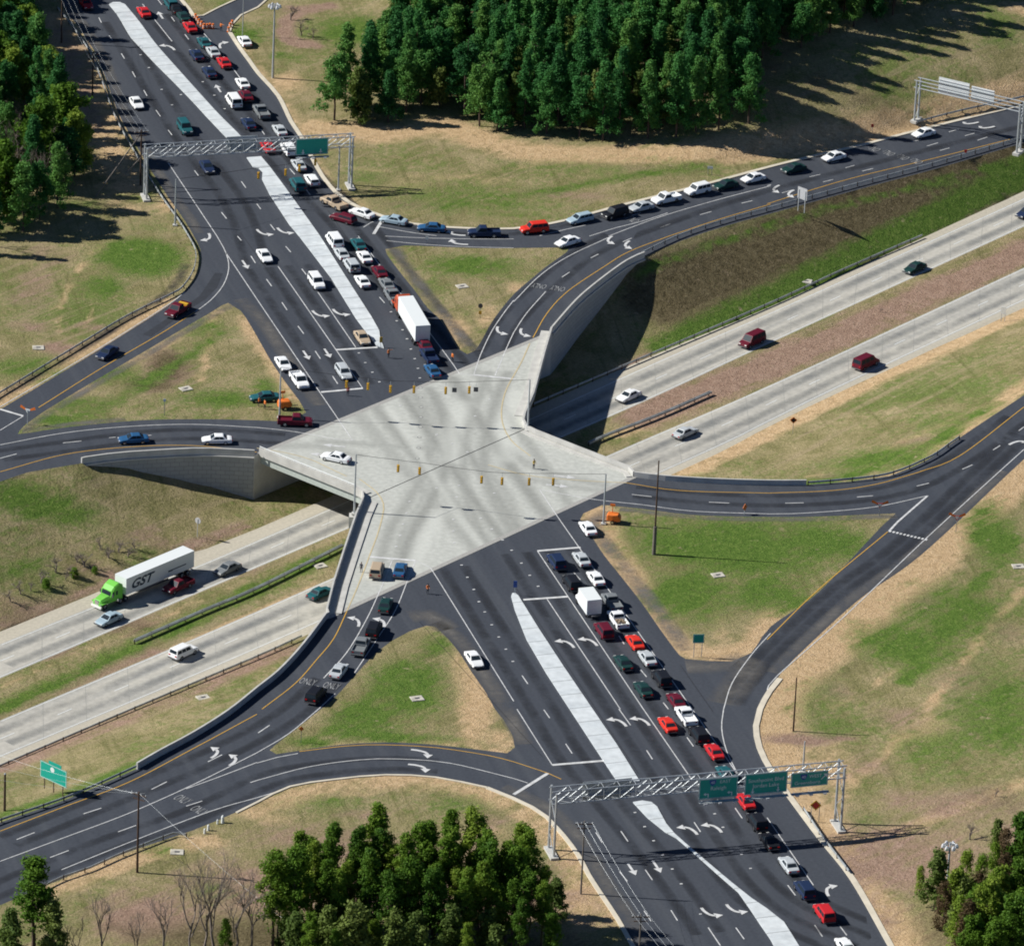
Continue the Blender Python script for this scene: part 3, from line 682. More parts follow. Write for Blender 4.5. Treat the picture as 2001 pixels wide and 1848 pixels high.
for q_ in T(2, 2, (1275, 1180), (1276, 1255), (1280, 1330), (1277, 1408), (1276, 1485), (1266, 1565), (1260, 1647), (1250, 1730)):
    q_ = G(*q_, ZD); jb = MB(); jb.tube((q_.x, q_.y, ZD), (q_.x, q_.y, ZD + .012), .38, n=14); jb.cur = 1; jb.tube((q_.x, q_.y, ZD + .012), (q_.x, q_.y, ZD + .016), .27, n=14); jb.build('deck_scupper', [M['grey_trim2'], M['deck']], bridge)
jb = MB(); ribbon(jb, [G(722, 972, ZD + .01), G(1026, 838, ZD + .01)], .16); jb.build('expansion_joint', M['dark'], bridge)
for ln in (n_joint, s_joint):
    jb = MB(); ribbon(jb, [G(*ln[0], ZD + .006), G(*ln[1], ZD + .006)], .9); jb.build('joint_strip', plain('joint_concrete', (.36, .35, .32), .85, var=.15), bridge)
def wallmesh(name, line, drop, parent=None, mat='wall', push=0.0):
    me = bpy.data.meshes.new(name); v = []; f = []; uv = []; s = 0.0
    for i, (p, d) in enumerate(zip(line, drop)):
        if i: s += (Vector(p) - Vector(line[i - 1])).length
        v += [(p.x, p.y, p.z + .02), (p.x, p.y, p.z - d - .5)]; uv += [(s, 0), (s, -d - .5)]
    for i in range(len(line) - 1): f.append((2 * i, 2 * i + 1, 2 * i + 3, 2 * i + 2))
    me.from_pydata(v, [], f); me.materials.append(M[mat]); L = me.uv_layers.new(name='UVMap')
    for lp_ in me.loops: L.data[lp_.index].uv = uv[lp_.vertex_index]
    return mk(name, me, parent)
def dof(line): return [({(round(p.x, 3), round(p.y, 3)): d for p, d in zip(north + south, dN + dS)}).get((round(p.x, 3), round(p.y, 3)), 0) for p in line]
wallmesh('abutment', [setz(p) for p in [cut_nw[-1]] + cut_nj], [8, 8, 8], bridge, 'concrete'); wallmesh('abutment', [setz(p) for p in cut_sj], [8, 8], bridge, 'concrete')
for nm, line, lab, side, hh in (('retaining_wall', cut_nw, 'curved grey panelled retaining wall below the ramp left of the bridge', 1, .95), ('retaining_wall', cut_ne, 'shaded panelled retaining wall falling to the dark underpass right of the bridge', 1, .95),
                        ('retaining_wall', cut_sw, 'long blue shaded barrier wall on the ramp curving down left of the bridge', -1, 1.1), ('retaining_wall', cut_se, 'low concrete barrier wall at the start of the ramp right of the bridge', -1, .95)):
    line = [setz(p) for p in line]; dr = dof(line)
    if line[0].x == cut_nw[0].x: dr[-1] = 8
    t = empty(nm, line[len(line) // 2], 0, lab, 'retaining wall'); t.location = (0, 0, 0)
    wallmesh('panelled_face', line, dr, t); parapet('barrier', line, .3, hh, side * .13, t)
    if side == 1:
        c = MB(); ribbon(c, [Vector((p.x, p.y, p.z - .55)) for p in line], .3, 0, -.17, .28); c.build('coping', M['concrete'], t)
# pier under the light pole at the notch of the bridge
pv = G(693, 1012, -1.0)

# ------------------------------------------------------------------ medians and kerbs
def raised(name, px, h, mat, sm=True):
    P = ccw(smooth(GL(px), 2.5, closed=True) if sm else GL(px)); m = MB(); prism(m, P, -.1, h); o = m.build(name, M[mat]); o['kind'] = 'structure'; return o
raised('median', [(213, 10), (221, 6), (234, 6), (244, 10), (256, 24), (273, 45), (301, 83), (324, 110), (376, 168), (426, 223), (478, 277), (456, 281), (414, 240), (376, 199), (339, 161), (301, 123), (273, 93), (256, 75), (241, 50), (228, 28)], .17, 'median')
raised('median', [(482, 309), (495, 328), (506, 330), (513, 337), (512, 351), (527, 381), (565, 439), (586, 464), (647, 544), (695, 622), (735, 676), (750, 681), (743, 662), (741, 647), (727, 622), (677, 544), (625, 462), (590, 413), (557, 367), (527, 327), (510, 307)], .17, 'median', False)
raised('median', [(999, 1166), (1001, 1160), (1007, 1160), (1013, 1165), (1054, 1231), (1104, 1307), (1157, 1385), (1205, 1455), (1250, 1527), (1206, 1527), (1180, 1488), (1144, 1433), (1110, 1381), (1067, 1315), (1029, 1250), (1006, 1192)], .17, 'median', False)
raised('median', [(1237, 1568), (1265, 1598), (1300, 1626), (1322, 1638), (1350, 1662), (1405, 1711), (1443, 1744), (1466, 1777), (1486, 1807), (1506, 1836), (1516, 1856), (1566, 1856), (1549, 1829), (1532, 1802), (1499, 1776), (1468, 1755), (1430, 1725), (1380, 1683), (1338, 1647), (1318, 1629), (1302, 1610), (1284, 1577), (1273, 1568), (1255, 1565)], .17, 'median', False)
def kerb(px, wdt=.75, off=.35, h=.13):
    m = MB(); ribbon(m, smooth(GL(px), 3), wdt, -.05, off, h + .05); o = m.build('kerb', M['cream']); o['kind'] = 'structure'
kerb(art_right); kerb([(335, -60), (351, 0), (366, 18), (376, 33)], .7, .3); kerb([(376, 33), (398, 32), (431, 15), (464, 0), (520, -60)], .4, .2); kerb([(446, 65), (452, 48), (469, 30), (502, 15), (580, -60)], .4, -.2)
kerb(se_right[6:], .9, .4); kerb(sw_low[:11], .7, .3); kerb(sw_low[10:17], .4, .2)

# ------------------------------------------------------------------ painted markings
mw, my, mg = MB(), MB(), MB()
def line(mb, r, c, pts, wd=.15, dz=.035, curve=True, off=0.0):
    P = GL(T(r, c, *pts)); P = smooth(P, 2.0) if (curve and len(P) > 2) else resample(P, 4.0) + [P[-1]]
    ribbon(mb, P, wd, dz, off)
def W(r, c, *pts, **k): line(mw, r, c, pts, **k)
def Y(r, c, *pts, **k): line(my, r, c, pts, **k)
BAR = dict(wd=.55, dz=.04, curve=False); ST = dict(curve=False)
W(1, 1, (1310, 1270), (1690, 1841), **ST); W(2, 1, (1690, 0), (1760, 130), (1782, 250), (1740, 380), (1640, 500), (1520, 590)); W(2, 1, (1760, 130), (2001, 490), **ST)
W(2, 2, (0, 490), (490, 1215), (610, 1390), (745, 1590), **ST); W(2, 2, (745, 1590), (600, 1578), (400, 1540), (200, 1510), (0, 1490)); W(2, 1, (2001, 1490), (1500, 1465), (1000, 1482), (500, 1532), (0, 1625))
W(2, 2, (165, 235), (825, 1185), **ST); W(2, 2, (500, 1215), (825, 1185), **BAR); W(2, 2, (475, 435), (770, 865), **ST); W(2, 2, (620, 885), (940, 865), **BAR)
W(2, 2, (790, 0), (1130, 460), (1560, 1040), (1580, 1075), (1690, 1080), **ST); W(2, 2, (1690, 1080), (2001, 1112), **BAR); W(2, 3, (0, 1112), (12, 1115), **BAR)
W(2, 2, (1690, 1080), (1740, 930), (1830, 740), (1930, 590), (2001, 500)); W(2, 2, (1855, 1085), (1950, 860), (2001, 750)); W(2, 3, (0, 510), (200, 310), (420, 160), (740, 10)); W(2, 3, (0, 750), (100, 600), (250, 430))
W(1, 3, (740, 1841), (950, 1760), (1200, 1672), (1600, 1555), (2001, 1450)); W(1, 3, (590, 1841), (800, 1775), (1000, 1725), (1200, 1660)); W(1, 3, (200, 1838), (400, 1790), (560, 1755))
Y(2, 3, (150, 790), (260, 600), (420, 430), (700, 240), (900, 120), (1210, 0)); Y(1, 3, (1210, 1841), (1600, 1710), (2001, 1592)); Y(1, 4, (0, 1590), (350, 1480), (700, 1380), (1300, 1235), (1900, 1085))
W(1, 2, (910, 1825), (978, 1715), **BAR); W(1, 2, (830, 1772), (890, 1735), (985, 1700)); W(1, 2, (940, 1765), (1200, 1812), (1400, 1838)); W(2, 2, (1000, 0), (1300, 14), (1700, 22), (2001, 22)); W(2, 2, (1010, 35), (1250, 60), (1600, 82), (2001, 92), wd=.14)
Y(2, 1, (1520, 590), (1250, 760), (800, 1022), (300, 1335)); W(2, 1, (1440, 432), (1300, 540), (720, 905), (0, 1330)); W(2, 1, (180, 1402), (0, 1512))
W(2, 1, (0, 1347), (180, 1400), wd=.5, curve=False)
Y(2, 1, (0, 1835), (500, 1700), (1000, 1642), (1500, 1630), (2001, 1682))
W(3, 2, (875, 655), (1235, 685), **BAR); W(3, 2, (1235, 685), (1310, 686), (1360, 750), (2001, 1780), **ST); W(4, 3, (25, 0), (300, 435), **ST)
W(3, 2, (1055, 680), (1000, 820), (940, 960), (850, 1150), (700, 1400), (520, 1600)); W(3, 2, (1235, 690), (1170, 850), (1080, 1070), (960, 1260), (760, 1560)); W(3, 2, (610, 1720), (480, 1841)); W(4, 2, (480, 0), (250, 190), (0, 340)); W(4, 1, (2001, 340), (1500, 590), (1000, 812), (500, 1000), (0, 1185))
Y(3, 2, (700, 1080), (600, 1290), (470, 1450), (300, 1640), (40, 1841)); Y(4, 1, (2001, 40), (1500, 310), (1000, 570), (500, 760), (0, 950))
W(4, 1, (1450, 620), (1700, 530), (2001, 415)); W(4, 2, (0, 420), (160, 375), (320, 345)); Y(4, 2, (330, 330), (700, 287), (1000, 278), (1400, 300), (1800, 360), (2001, 410)); Y(4, 3, (0, 410), (270, 500), (370, 545))
W(4, 2, (0, 555), (400, 450), (800, 395), (1100, 388), (1500, 420), (2001, 540)); W(4, 3, (0, 540), (110, 575)); W(4, 3, (0, 665), (265, 500), **BAR); W(4, 1, (2001, 690), (1640, 795), (1000, 1040), (480, 1250)); W(4, 2, (0, 690), (290, 600))
W(4, 3, (300, 435), (700, 402), **BAR); W(4, 3, (820, 0), (910, 125), **ST); W(4, 3, (1010, 0), (1385, 545), **ST); W(3, 3, (260, 985), (830, 1841), **ST); W(3, 3, (185, 610), (1010, 1841), **ST); W(3, 3, (75, 990), (425, 965), **BAR); W(3, 3, (185, 610), (520, 582), **BAR)
W(3, 3, (200, 130), (325, 320), (850, 1070), (1390, 1841), **ST); W(4, 3, (1390, 0), (1750, 515), **ST); W(4, 3, (1635, 0), (1620, 150), (1660, 330), (1750, 515)); W(3, 3, (2001, 1250), (1850, 1420), (1700, 1640), (1635, 1841))
Y(3, 4, (0, 1300), (400, 910), (940, 460)); W(3, 4, (1800, 0), (1230, 520), (600, 1120), (80, 1580), (0, 1690)); W(3, 4, (950, 455), (1020, 380), (1250, 180), wd=.35, curve=False); W(3, 4, (1250, 180), (820, 270), (300, 315), (0, 322)); W(3, 3, (2001, 322), (1400, 300), (1000, 250), (600, 205), (200, 130))
Y(3, 3, (880, 80), (1300, 140), (2001, 160)); Y(3, 4, (0, 160), (500, 140), (850, 90), (1170, 0)); Y(2, 4, (1170, 1841), (1500, 1710), (2001, 1330)); W(2, 4, (1800, 1841), (2001, 1660))
W(4, 4, (0, 845), (175, 1100), (360, 1370), **ST)
for k in range(11):                                   # yield line teeth
    a = T(3, 4, (950 + 28 * k, 455 + 6.5 * k))[0]; b = T(3, 4, (950 + 28 * k + 16, 455 + 6.5 * k + 4))[0]; ribbon(mw, GL([a, b]), .6, .04)
DASH = {(4, 1): [(1620, 410, 1730, 355), (1180, 625, 1300, 565), (650, 815, 790, 770), (130, 1015, 270, 960), (920, 955, 1060, 905), (390, 1155, 535, 1100), (1450, 755, 1575, 715), (1950, 572, 2001, 555)],
 (3, 3): [(470, 780, 520, 835), (820, 1270, 860, 1335), (985, 1530, 1035, 1590), (1165, 1790, 1205, 1841), (65, 1580, 110, 1645), (920, 170, 1075, 187), (1520, 230, 1680, 237)],
 (4, 3): [(235, 5, 280, 70), (405, 270, 455, 345), (1035, 320, 1080, 390), (1350, 220, 1400, 290), (1535, 490, 1570, 530), (640, 960, 690, 1040), (835, 950, 890, 1030), (825, 1265, 885, 1340), (1025, 1250, 1080, 1330), (1225, 1565, 1275, 1645), (1730, 1700, 1795, 1790), (1015, 1570, 1070, 1650), (1405, 880, 1455, 955), (1725, 770, 1780, 850), (1515, 1700, 1610, 1841)],
 (4, 4): [(160, 1370, 220, 1450), (370, 1680, 430, 1770), (560, 1680, 620, 1760)],
 (1, 1): [(770, 140, 790, 180), (850, 280, 875, 315), (945, 420, 970, 460), (1030, 560, 1055, 605), (1120, 705, 1145, 750), (1215, 860, 1250, 910), (1310, 1015, 1340, 1055), (1515, 1330, 1545, 1370), (1725, 1655, 1765, 1705), (1880, 1415, 1915, 1465), (1200, 150, 1340, 325), (1590, 265, 1680, 370), (1810, 530, 1870, 610), (1110, 35, 1135, 65), (1230, 0, 1260, 40), (1335, 135, 1360, 170), (1440, 270, 1470, 310)],
 (1, 2): [(30, 1010, 60, 1050), (255, 1315, 295, 1360), (105, 1750, 140, 1795), (0, 1590, 30, 1630), (385, 1480, 415, 1520)],
 (2, 2): [(225, 80, 265, 125), (350, 255, 385, 300), (75, 335, 115, 390), (195, 515, 235, 575), (320, 700, 365, 760), (455, 895, 495, 955), (590, 1090, 630, 1150), (955, 475, 995, 520)],
 (2, 1): [(1850, 0, 1880, 35), (1955, 155, 1990, 210), (490, 1610, 635, 1595), (850, 1570, 900, 1565), (0, 1730, 130, 1695), (1130, 1552, 1180, 1550)],
 (1, 3): [(1140, 1775, 1220, 1745), (1450, 1675, 1540, 1650), (1775, 1585, 1860, 1565), (920, 1680, 990, 1660), (1570, 1500, 1640, 1480)],
 (1, 4): [(330, 1380, 415, 1360), (435, 1420, 515, 1400), (610, 1310, 680, 1290), (740, 1335, 825, 1315), (115, 1505, 205, 1480), (1130, 1105, 1200, 1090), (1245, 1140, 1330, 1115), (1345, 1175, 1420, 1155), (1415, 1030, 1490, 1010), (1540, 1060, 1615, 1040), (1640, 1095, 1715, 1070), (0, 1450, 30, 1440), (495, 1275, 560, 1258)],
 (2, 3): [(375, 320, 435, 280), (600, 170, 660, 140), (850, 45, 920, 15)], (4, 2): [(10, 185, 100, 125)],
 (2, 4): [(1520, 1815, 1600, 1780), (1760, 1665, 1815, 1630), (1960, 1515, 2001, 1485)], (3, 4): [(140, 238, 285, 235), (700, 190, 825, 180), (1165, 105, 1260, 82)]}
for (r, c), L in DASH.items():
    for x0, y0, x1, y1 in L: ribbon(mw, GL(T(r, c, (x0, y0), (x1, y1))), .17, .035)
DOTS = {(3, 2): [(1400, 120), (1165, 315), (1140, 400), (1115, 490), (1085, 575), (1190, 225), (1555, 190), (1530, 365), (1528, 455), (1538, 545), (1595, 720), (1640, 815), (1690, 910), (1730, 1005), (1775, 1085), (1830, 1185), (1885, 1280), (1940, 1375), (1995, 1470), (1575, 100), (1850, 160), (1745, 355), (1830, 440), (1915, 525), (1985, 605)],
        (3, 3): [(60, 705), (125, 800), (190, 885)], (2, 2): [(1045, 590), (1090, 660), (1135, 730), (1170, 800), (1200, 880), (1230, 955), (1255, 1030), (1270, 1105), (795, 910), (845, 985), (900, 1060), (955, 1135), (1120, 1320), (1400, 1545), (1520, 1615), (1810, 1270), (1700, 1400), (1640, 1680)],
        (4, 3): [(945, 805), (1020, 915), (1090, 1025), (1160, 1135), (1235, 1245), (1305, 1360), (1455, 1595), (1565, 815), (1630, 920), (1775, 1130), (1845, 1240)], (1, 1): [(1410, 740), (1580, 640), (1670, 745), (1750, 850), (1550, 430), (1630, 520), (1095, 430), (1160, 530), (1260, 700), (1340, 820)]}
for (r, c), L in DOTS.items():
    for p in L:
        q = GZ(*T(r, c, p)[0]); mw.box((q.x, q.y, q.z + .04), (.28, .4, .02), A_DIR)
# freeway lane dashes and edge lines, both carriageways
def midline(a, b, n=160):
    A, B = resample(a[1:-1], 1.0), resample(b[1:-1], 1.0); return [A[int(i * (len(A) - 1) / n)].lerp(B[int(i * (len(B) - 1) / n)], .5) for i in range(n + 1)]
for a, b in ((L_n0, L_n1), (L_s0, L_s1)):
    P = resample(midline(a, b), .5); d = 0
    while d + 6 < len(P): ribbon(mg, P[d:d + 7], .14, .015); d += 24
    ribbon(mg, a[1:-1], .13, .012, -.35); ribbon(mg, b[1:-1], .13, .012, .35)
# worn yellow lines on the concrete deck
dy = MB()
for r, c, pts in ((2, 3, [(125, 835), (60, 980), (15, 1060), (-60, 1200), (-95, 1350), (-80, 1480), (-10, 1600), (130, 1712)]), (3, 2, [(700, 1078), (780, 900), (880, 640), (940, 480), (980, 330), (985, 240), (930, 150), (800, 50)]), (2, 2, [(0, 1650), (250, 1692), (420, 1740), (530, 1790), (700, 1870)]), (3, 3, [(-200, -60), (100, 20), (500, 60), (880, 80)])):
    P = smooth(GL(T(r, c, *pts)), 1.5); ribbon(dy, P, .2, .045)
for nm, m_, mt in (('white_road_markings', mw, 'white'), ('yellow_road_markings', my, 'yellow'), ('deck_lane_markings', dy, 'yellow_worn'), ('freeway_lane_markings', mg, 'sign_white')):
    o = m_.build(nm, M[mt]); o['kind'] = 'structure'
# arrows and lane words
def arrow_mesh(kind):
    m = MB()
    if kind == 'straight':
        ribbon(m, [(0, -1.7, 0), (0, .4, 0)], .34); m.face((-.62, .4, 0), (.62, .4, 0), (0, 1.7, 0))
    else:
        s = 1 if kind == 'left' else -1
        P = smooth([(s * .8, -1.7, 0), (s * .72, -.7, 0), (s * .3, .35, 0), (-s * .35, .75, 0)], .3); ribbon(m, P, .42)
        tri = [(-s * .25, .05, 0), (-s * .25, 1.45, 0), (-s * 1.35, .8, 0)]
        m.face(*(tri if s < 0 else tri[::-1]))
    return m.mesh('arrow_' + kind, [M['white']])
AR = {k: arrow_mesh(k) for k in ('straight', 'left', 'right')}
DIRS = {'A-': (-.69, -1), 'A+': (.69, 1), 'F-': (-1, .455), 'F+': (1, -.455)}
def heading(px, py, d, z=0.0):
    d = DIRS.get(d, d) if isinstance(d, str) else d
    a = G(px, py, z); l = math.hypot(*d); b = G(px + 40 * d[0] / l, py + 40 * d[1] / l, z); return math.atan2(b.y - a.y, b.x - a.x)
def arrow(r, c, x, y, kind, d, s=1.1):
    px, py = T(r, c, (x, y))[0]; p = GZ(px, py, .05); h = heading(px, py, d, p.z)
    o = mk('painted_arrow', AR[kind], None, None, p, (0, 0, h - math.pi / 2)); o.scale = (s, s, 1); o['kind'] = 'structure'
for a in ((4, 3, 920, 1245, 'straight', 'A+'), (4, 3, 1115, 1225, 'straight', 'A+'), (2, 2, 385, 925, 'straight', 'A+'), (2, 2, 550, 910, 'straight', 'A+'), (2, 1, 1910, 220, 'straight', 'A+'), (1, 1, 1250, 120, 'straight', 'A-'), (1, 1, 1700, 690, 'straight', 'A-'),
          (3, 3, 400, 1325, 'left', 'A-'), (3, 3, 580, 1310, 'left', 'A-'), (4, 3, 805, 95, 'left', 'A-'), (4, 3, 985, 88, 'left', 'A-'), (4, 3, 1355, 935, 'left', 'A-'), (4, 3, 1545, 918, 'left', 'A-'),
          (2, 2, 495, 608, 'left', 'A+'), (2, 2, 655, 597, 'left', 'A+'), (4, 3, 1540, 1587, 'left', 'A+'), (4, 3, 1735, 1560, 'left', 'A+'), (1, 2, 60, 1815, 'left', 'A+'), (1, 2, 220, 1803, 'left', 'A+'),
          (1, 1, 1305, 367, 'left', 'A-'), (1, 1, 1735, 347, 'right', 'A-'), (2, 1, 1610, 12, 'right', 'A+'), (3, 2, 765, 1152, 'left', (.45, -1)), (3, 2, 962, 1160, 'left', (.45, -1)), (2, 3, 80, 755, 'left', (-.6, 1)), (2, 2, 1900, 740, 'left', (-.5, 1)),
          (2, 3, 755, 33, 'left', (-1, .55)), (2, 3, 890, 70, 'left', (-1, .55)), (4, 1, 1670, 332, 'left', (1, -.55)), (4, 1, 1812, 390, 'left', (1, -.55)), (4, 2, 1292, 342, 'right', (1, .08)), (4, 2, 1272, 455, 'right', (1, .06)),
          (1, 4, 72, 1475, 'left', (-1, .4)), (1, 4, 187, 1512, 'left', (-1, .4)), (1, 4, 1565, 957, 'right', (-1, .3)), (1, 4, 1690, 990, 'right', (-1, .3)), (4, 4, 492, 1402, 'right', 'A-'), (2, 2, 1560, 48, 'right', (-1, 0)), (1, 2, 1540, 1818, 'right', (-1, 0)), (2, 4, 1965, 1605, 'right', (1, -.65)), (3, 3, 395, 30, 'straight', (1, .1)), (3, 3, 340, 100, 'straight', (1, .1)), (2, 2, 600, 1630, 'straight', (-1, -.1)), (2, 2, 500, 1700, 'straight', (-1, -.1))):
    arrow(*a)
def text_mesh(txt, name, size=1.0, extr=0.0, bold=0.0):
    cu = bpy.data.curves.new(name, 'FONT'); cu.body = txt; cu.size = size; cu.align_x = 'CENTER'; cu.align_y = 'CENTER'; cu.extrude = extr; cu.offset = bold; cu.resolution_u = 3
    ob = bpy.data.objects.new(name, cu); COL.objects.link(ob); dg = bpy.context.evaluated_depsgraph_get()
    me = bpy.data.meshes.new_from_object(ob.evaluated_get(dg)); bpy.data.objects.remove(ob); bpy.data.curves.remove(cu); me.name = name
    me.materials.clear(); return me
only = text_mesh('ONLY', 'only_word'); only.materials.append(M['worn'])
def word(r, c, x, y, d):
    px, py = T(r, c, (x, y))[0]; p = GZ(px, py, .05); h = heading(px, py, d, p.z)
    o = mk('painted_word', only, None, None, p, (0, 0, h - math.pi / 2)); o.scale = (.95, 2.8, 1); o['kind'] = 'structure'
for a in ((4, 1, 1420, 702, (1, -.45)), (4, 1, 1550, 787, (1, -.45)), (3, 2, 395, 1628, (.75, -1)), (3, 2, 580, 1660, (.75, -1)), (2, 3, 200, 385, (-.75, 1)), (2, 3, 345, 405, (-.75, 1)), (1, 4, 830, 1157, (-1, .33)), (1, 4, 945, 1190, (-1, .33)), (1, 4, 1055, 1222, (-1, .33)), (1, 4, 1160, 1255, (-1, .33)), (1, 3, 925, 1708, (-1, .28))):
    word(*a)
# ------------------------------------------------------------------ guardrails
def guardrail(px, label, low=False, double=False, step=3.8, off=0.0):
    P = [G(x, y, ZF) for x, y in px] if low else GL(px)
    P = resample(smooth(P, 2), 1.0)
    if off:
        N = sides(P); P = [Vector((p.x + n.x * off, p.y + n.y * off, p.z)) for p, n in zip(P, N)]
    t = empty('guardrail', P[0], 0, label, 'guardrail', 'guardrails along the road edges'); o0 = P[0]
    Q = [p - o0 for p in P]
    for s_ in ((-.18, .18) if double else (0,)):
        m = MB(); ribbon(m, [Vector((p.x, p.y, p.z + .42)) for p in Q], .09, 0, s_, .34); m.build('rail', M['rail'], t)
    pm = bpy.data.meshes.get('guardrail_post')
    if pm is None:
        b = MB(); b.box((0, 0, .3), (.16, .2, .95)); pm = b.mesh('guardrail_post', [M['wood']])
    R_ = resample(Q, step)
    for i, p in enumerate(R_): mk('post', pm, t, None, (p.x, p.y, p.z + (0 if not low else 0)))
guardrail([(118, 20), (150, 60), (185, 113), (208, 171), (226, 221), (246, 262), (268, 300), (291, 340), (324, 392), (356, 436), (374, 465), (388, 492), (389, 516), (380, 544), (357, 573), (334, 585), (251, 626), (176, 671), (0, 778), (-40, 802)], 'long steel guardrail beside the woods and down the ramp at the left', off=-.6)
guardrail([(1232, 514), (1333, 466), (1420, 437), (1504, 414), (1675, 367), (1825, 327), (1978, 282), (2060, 258)], 'steel guardrail along the top of the grass bank right of the bridge', off=.5)
guardrail([(1577, 946), (1660, 939), (1737, 928), (1813, 896), (1850, 871), (1872, 856)], 'short curved steel guardrail on the outside of the right hand ramp', off=-.5)
guardrail([(-40, 1620), (0, 1604), (135, 1557), (264, 1500)], 'steel guardrail below the large green sign at the lower left', off=-.5)
guardrail([(364, 1637), (339, 1634), (314, 1643), (226, 1678), (176, 1701), (120, 1720), (80, 1740)], 'rusty guardrail with a turned down end above the bare trees')
guardrail([(263, 1258), (400, 1198), (502, 1155), (672, 1070)], 'double guardrail in the freeway median left of the bridge', True, True)
guardrail([(1150, 872), (1185, 856), (1290, 815), (1395, 769)], 'double guardrail in the freeway median right of the bridge', True, True)
guardrail([(-20, 1510), (0, 1502), (263, 1389), (502, 1288), (590, 1248)], 'guardrail on the lower edge of the freeway left of the bridge', True)
guardrail([(1042, 795), (1230, 715), (1504, 598), (1650, 531), (1807, 463)], 'guardrail on the upper edge of the freeway right of the bridge', True)
guardrail([(1790, 244), (1875, 222), (2001, 194), (2080, 176)], 'guardrail behind the sign gantry at the far upper right')
guardrail([(1566, 1585), (1600, 1636), (1655, 1709)], 'short guardrail beside the kerb under the three sign gantry', off=.3)

# ------------------------------------------------------------------ wear on the asphalt: oil-darkened lane centres, pale gritty shoulders, repair patches
def wearmat(name, col, lo, hi, amt, sc):
    m, t, b = newmat(name); q = NT(t); tc = q.n('TexCoord'); b.inputs['Base Color'].default_value = tuple(col) + (1,); b.inputs['Roughness'].default_value = .9; b.inputs['Specular IOR Level'].default_value = .2
    uv = q.n('UVMap'); sx = q.n('SeparateXYZ'); q.l(uv.outputs[0], sx.inputs[0]); v = sx.outputs[1]
    edge = q.math('MULTIPLY', q.math('MULTIPLY', v, q.math('SUBTRACT', 1.0, v)), 4.0, clamp=True)
    n = q.math('ADD', q.math('MULTIPLY', q.noise(tc.outputs['Object'], sc, 4, .6), .7), q.math('MULTIPLY', q.noise(tc.outputs['Object'], sc * 7, 3, .6), .3))
    q.l(q.math('MULTIPLY', q.math('MULTIPLY', edge, q.maprange(n, lo, hi)), amt), b.inputs['Alpha']); return m
M['oil'] = wearmat('oil_darkened_asphalt', (.034, .037, .044), .34, .64, .75, .12)
M['grit'] = wearmat('gritty_shoulder', (.175, .165, .15), .34, .66, .8, .15)
M['patch'] = plain('asphalt_patch', (.030, .034, .042), .9, var=.15, scale=1.0)
class UVM:
    def __init__(s): s.v = []; s.f = []; s.uv = []
    def strip(s, pts, wd, dz, off=0.0):
        N = sides(pts); d = 0; i0 = len(s.v)
        for i, (p, n) in enumerate(zip(pts, N)):
            if i: d += (Vector(p) - Vector(pts[i - 1])).length
            for k, u in ((-1, 0), (0, .5), (1, 1)): s.v.append((p[0] + n.x * (off + k * wd / 2), p[1] + n.y * (off + k * wd / 2), p[2] + dz)); s.uv.append((d, u))
        for i in range(len(pts) - 1):
            a = i0 + 3 * i; s.f += [(a, a + 3, a + 4, a + 1), (a + 1, a + 4, a + 5, a + 2)]
    def build(s, name, mat):
        me = bpy.data.meshes.new(name); me.from_pydata(s.v, [], s.f); me.materials.append(mat); L = me.uv_layers.new(name='UVMap')
        for l in me.loops: L.data[l.index].uv = s.uv[l.vertex_index]
        o = mk(name, me); o['kind'] = 'structure'; return o
oil, grit = UVM(), UVM()
def lanes(mesh, px, offs, wd, dz=.012):
    P = resample(smooth(GL(px), 3), 3)
    for o in offs: mesh.strip(P, wd, dz, o)
# south arterial, both halves of the median; north arterial; ramps
lanes(oil, T(3, 3, (185, 610), (1010, 1841)) + T(4, 3, (1385, 545), (2001, 1420)) + [(1700, 1845)], (-1.8, -5.4, 1.8, 5.2), 2.0)
lanes(oil, T(3, 2, (1360, 750), (2001, 1780)) + T(4, 3, (300, 435)) + [(1240, 1690), (1350, 1845)], (1.8, 5.4), 2.0)
lanes(oil, T(2, 2, (165, 235), (825, 1185)), (-1.8, -5.4, 1.8, 5.2), 2.0); lanes(oil, [(260, 40), (390, 250), (500, 400), (543, 520)], (-1.8, -5.4), 2.0); lanes(oil, [(300, 30), (440, 200), (560, 340), (660, 440), (780, 590), (905, 740)], (-1.0, 2.6, 6.0), 1.9)
lanes(oil, se_right[1:9], (-3.0, -5.2), 2.4); lanes(oil, rampnw_l[1:], (-2.6,), 2.4); lanes(oil, sw_low[11:], (-1.9, -5.4), 2.0); lanes(oil, [(640, 1330), (560, 1400), (430, 1470), (266, 1540), (0, 1650)], (-1.8, 1.8), 2.0)
lanes(oil, [(1240, 960), (1400, 975), (1575, 977), (1737, 960), (1850, 915), (2001, 810)], (-1.8, 1.8), 2.0); lanes(oil, [(0, 890), (160, 868), (276, 853), (401, 848), (560, 858)], (-1.8, 1.8), 1.9)
lanes(oil, [(960, 690), (1000, 620), (1066, 555), (1150, 490), (1260, 440), (1420, 385), (1600, 335), (2001, 235)], (-2, 1.8), 2.0); lanes(oil, [(700, 425), (800, 452), (940, 466), (1060, 458), (1200, 425), (1400, 370)], (1.6,), 2.0)
lanes(grit, [(1176, 995), (1134, 1014), (1180, 1084), (1255, 1179), (1328, 1280)], (1.6,), 3.6, .016); lanes(grit, [(833, 1222), (873, 1245), (923, 1315), (967, 1385), (1006, 1460)], (1.6,), 3.4, .016)
lanes(grit, [(454, 587), (502, 637), (575, 750), (618, 806)], (1.5,), 3.2, .016); lanes(grit, [(753, 487), (810, 567), (878, 652), (913, 692)], (1.6,), 3.2, .016)
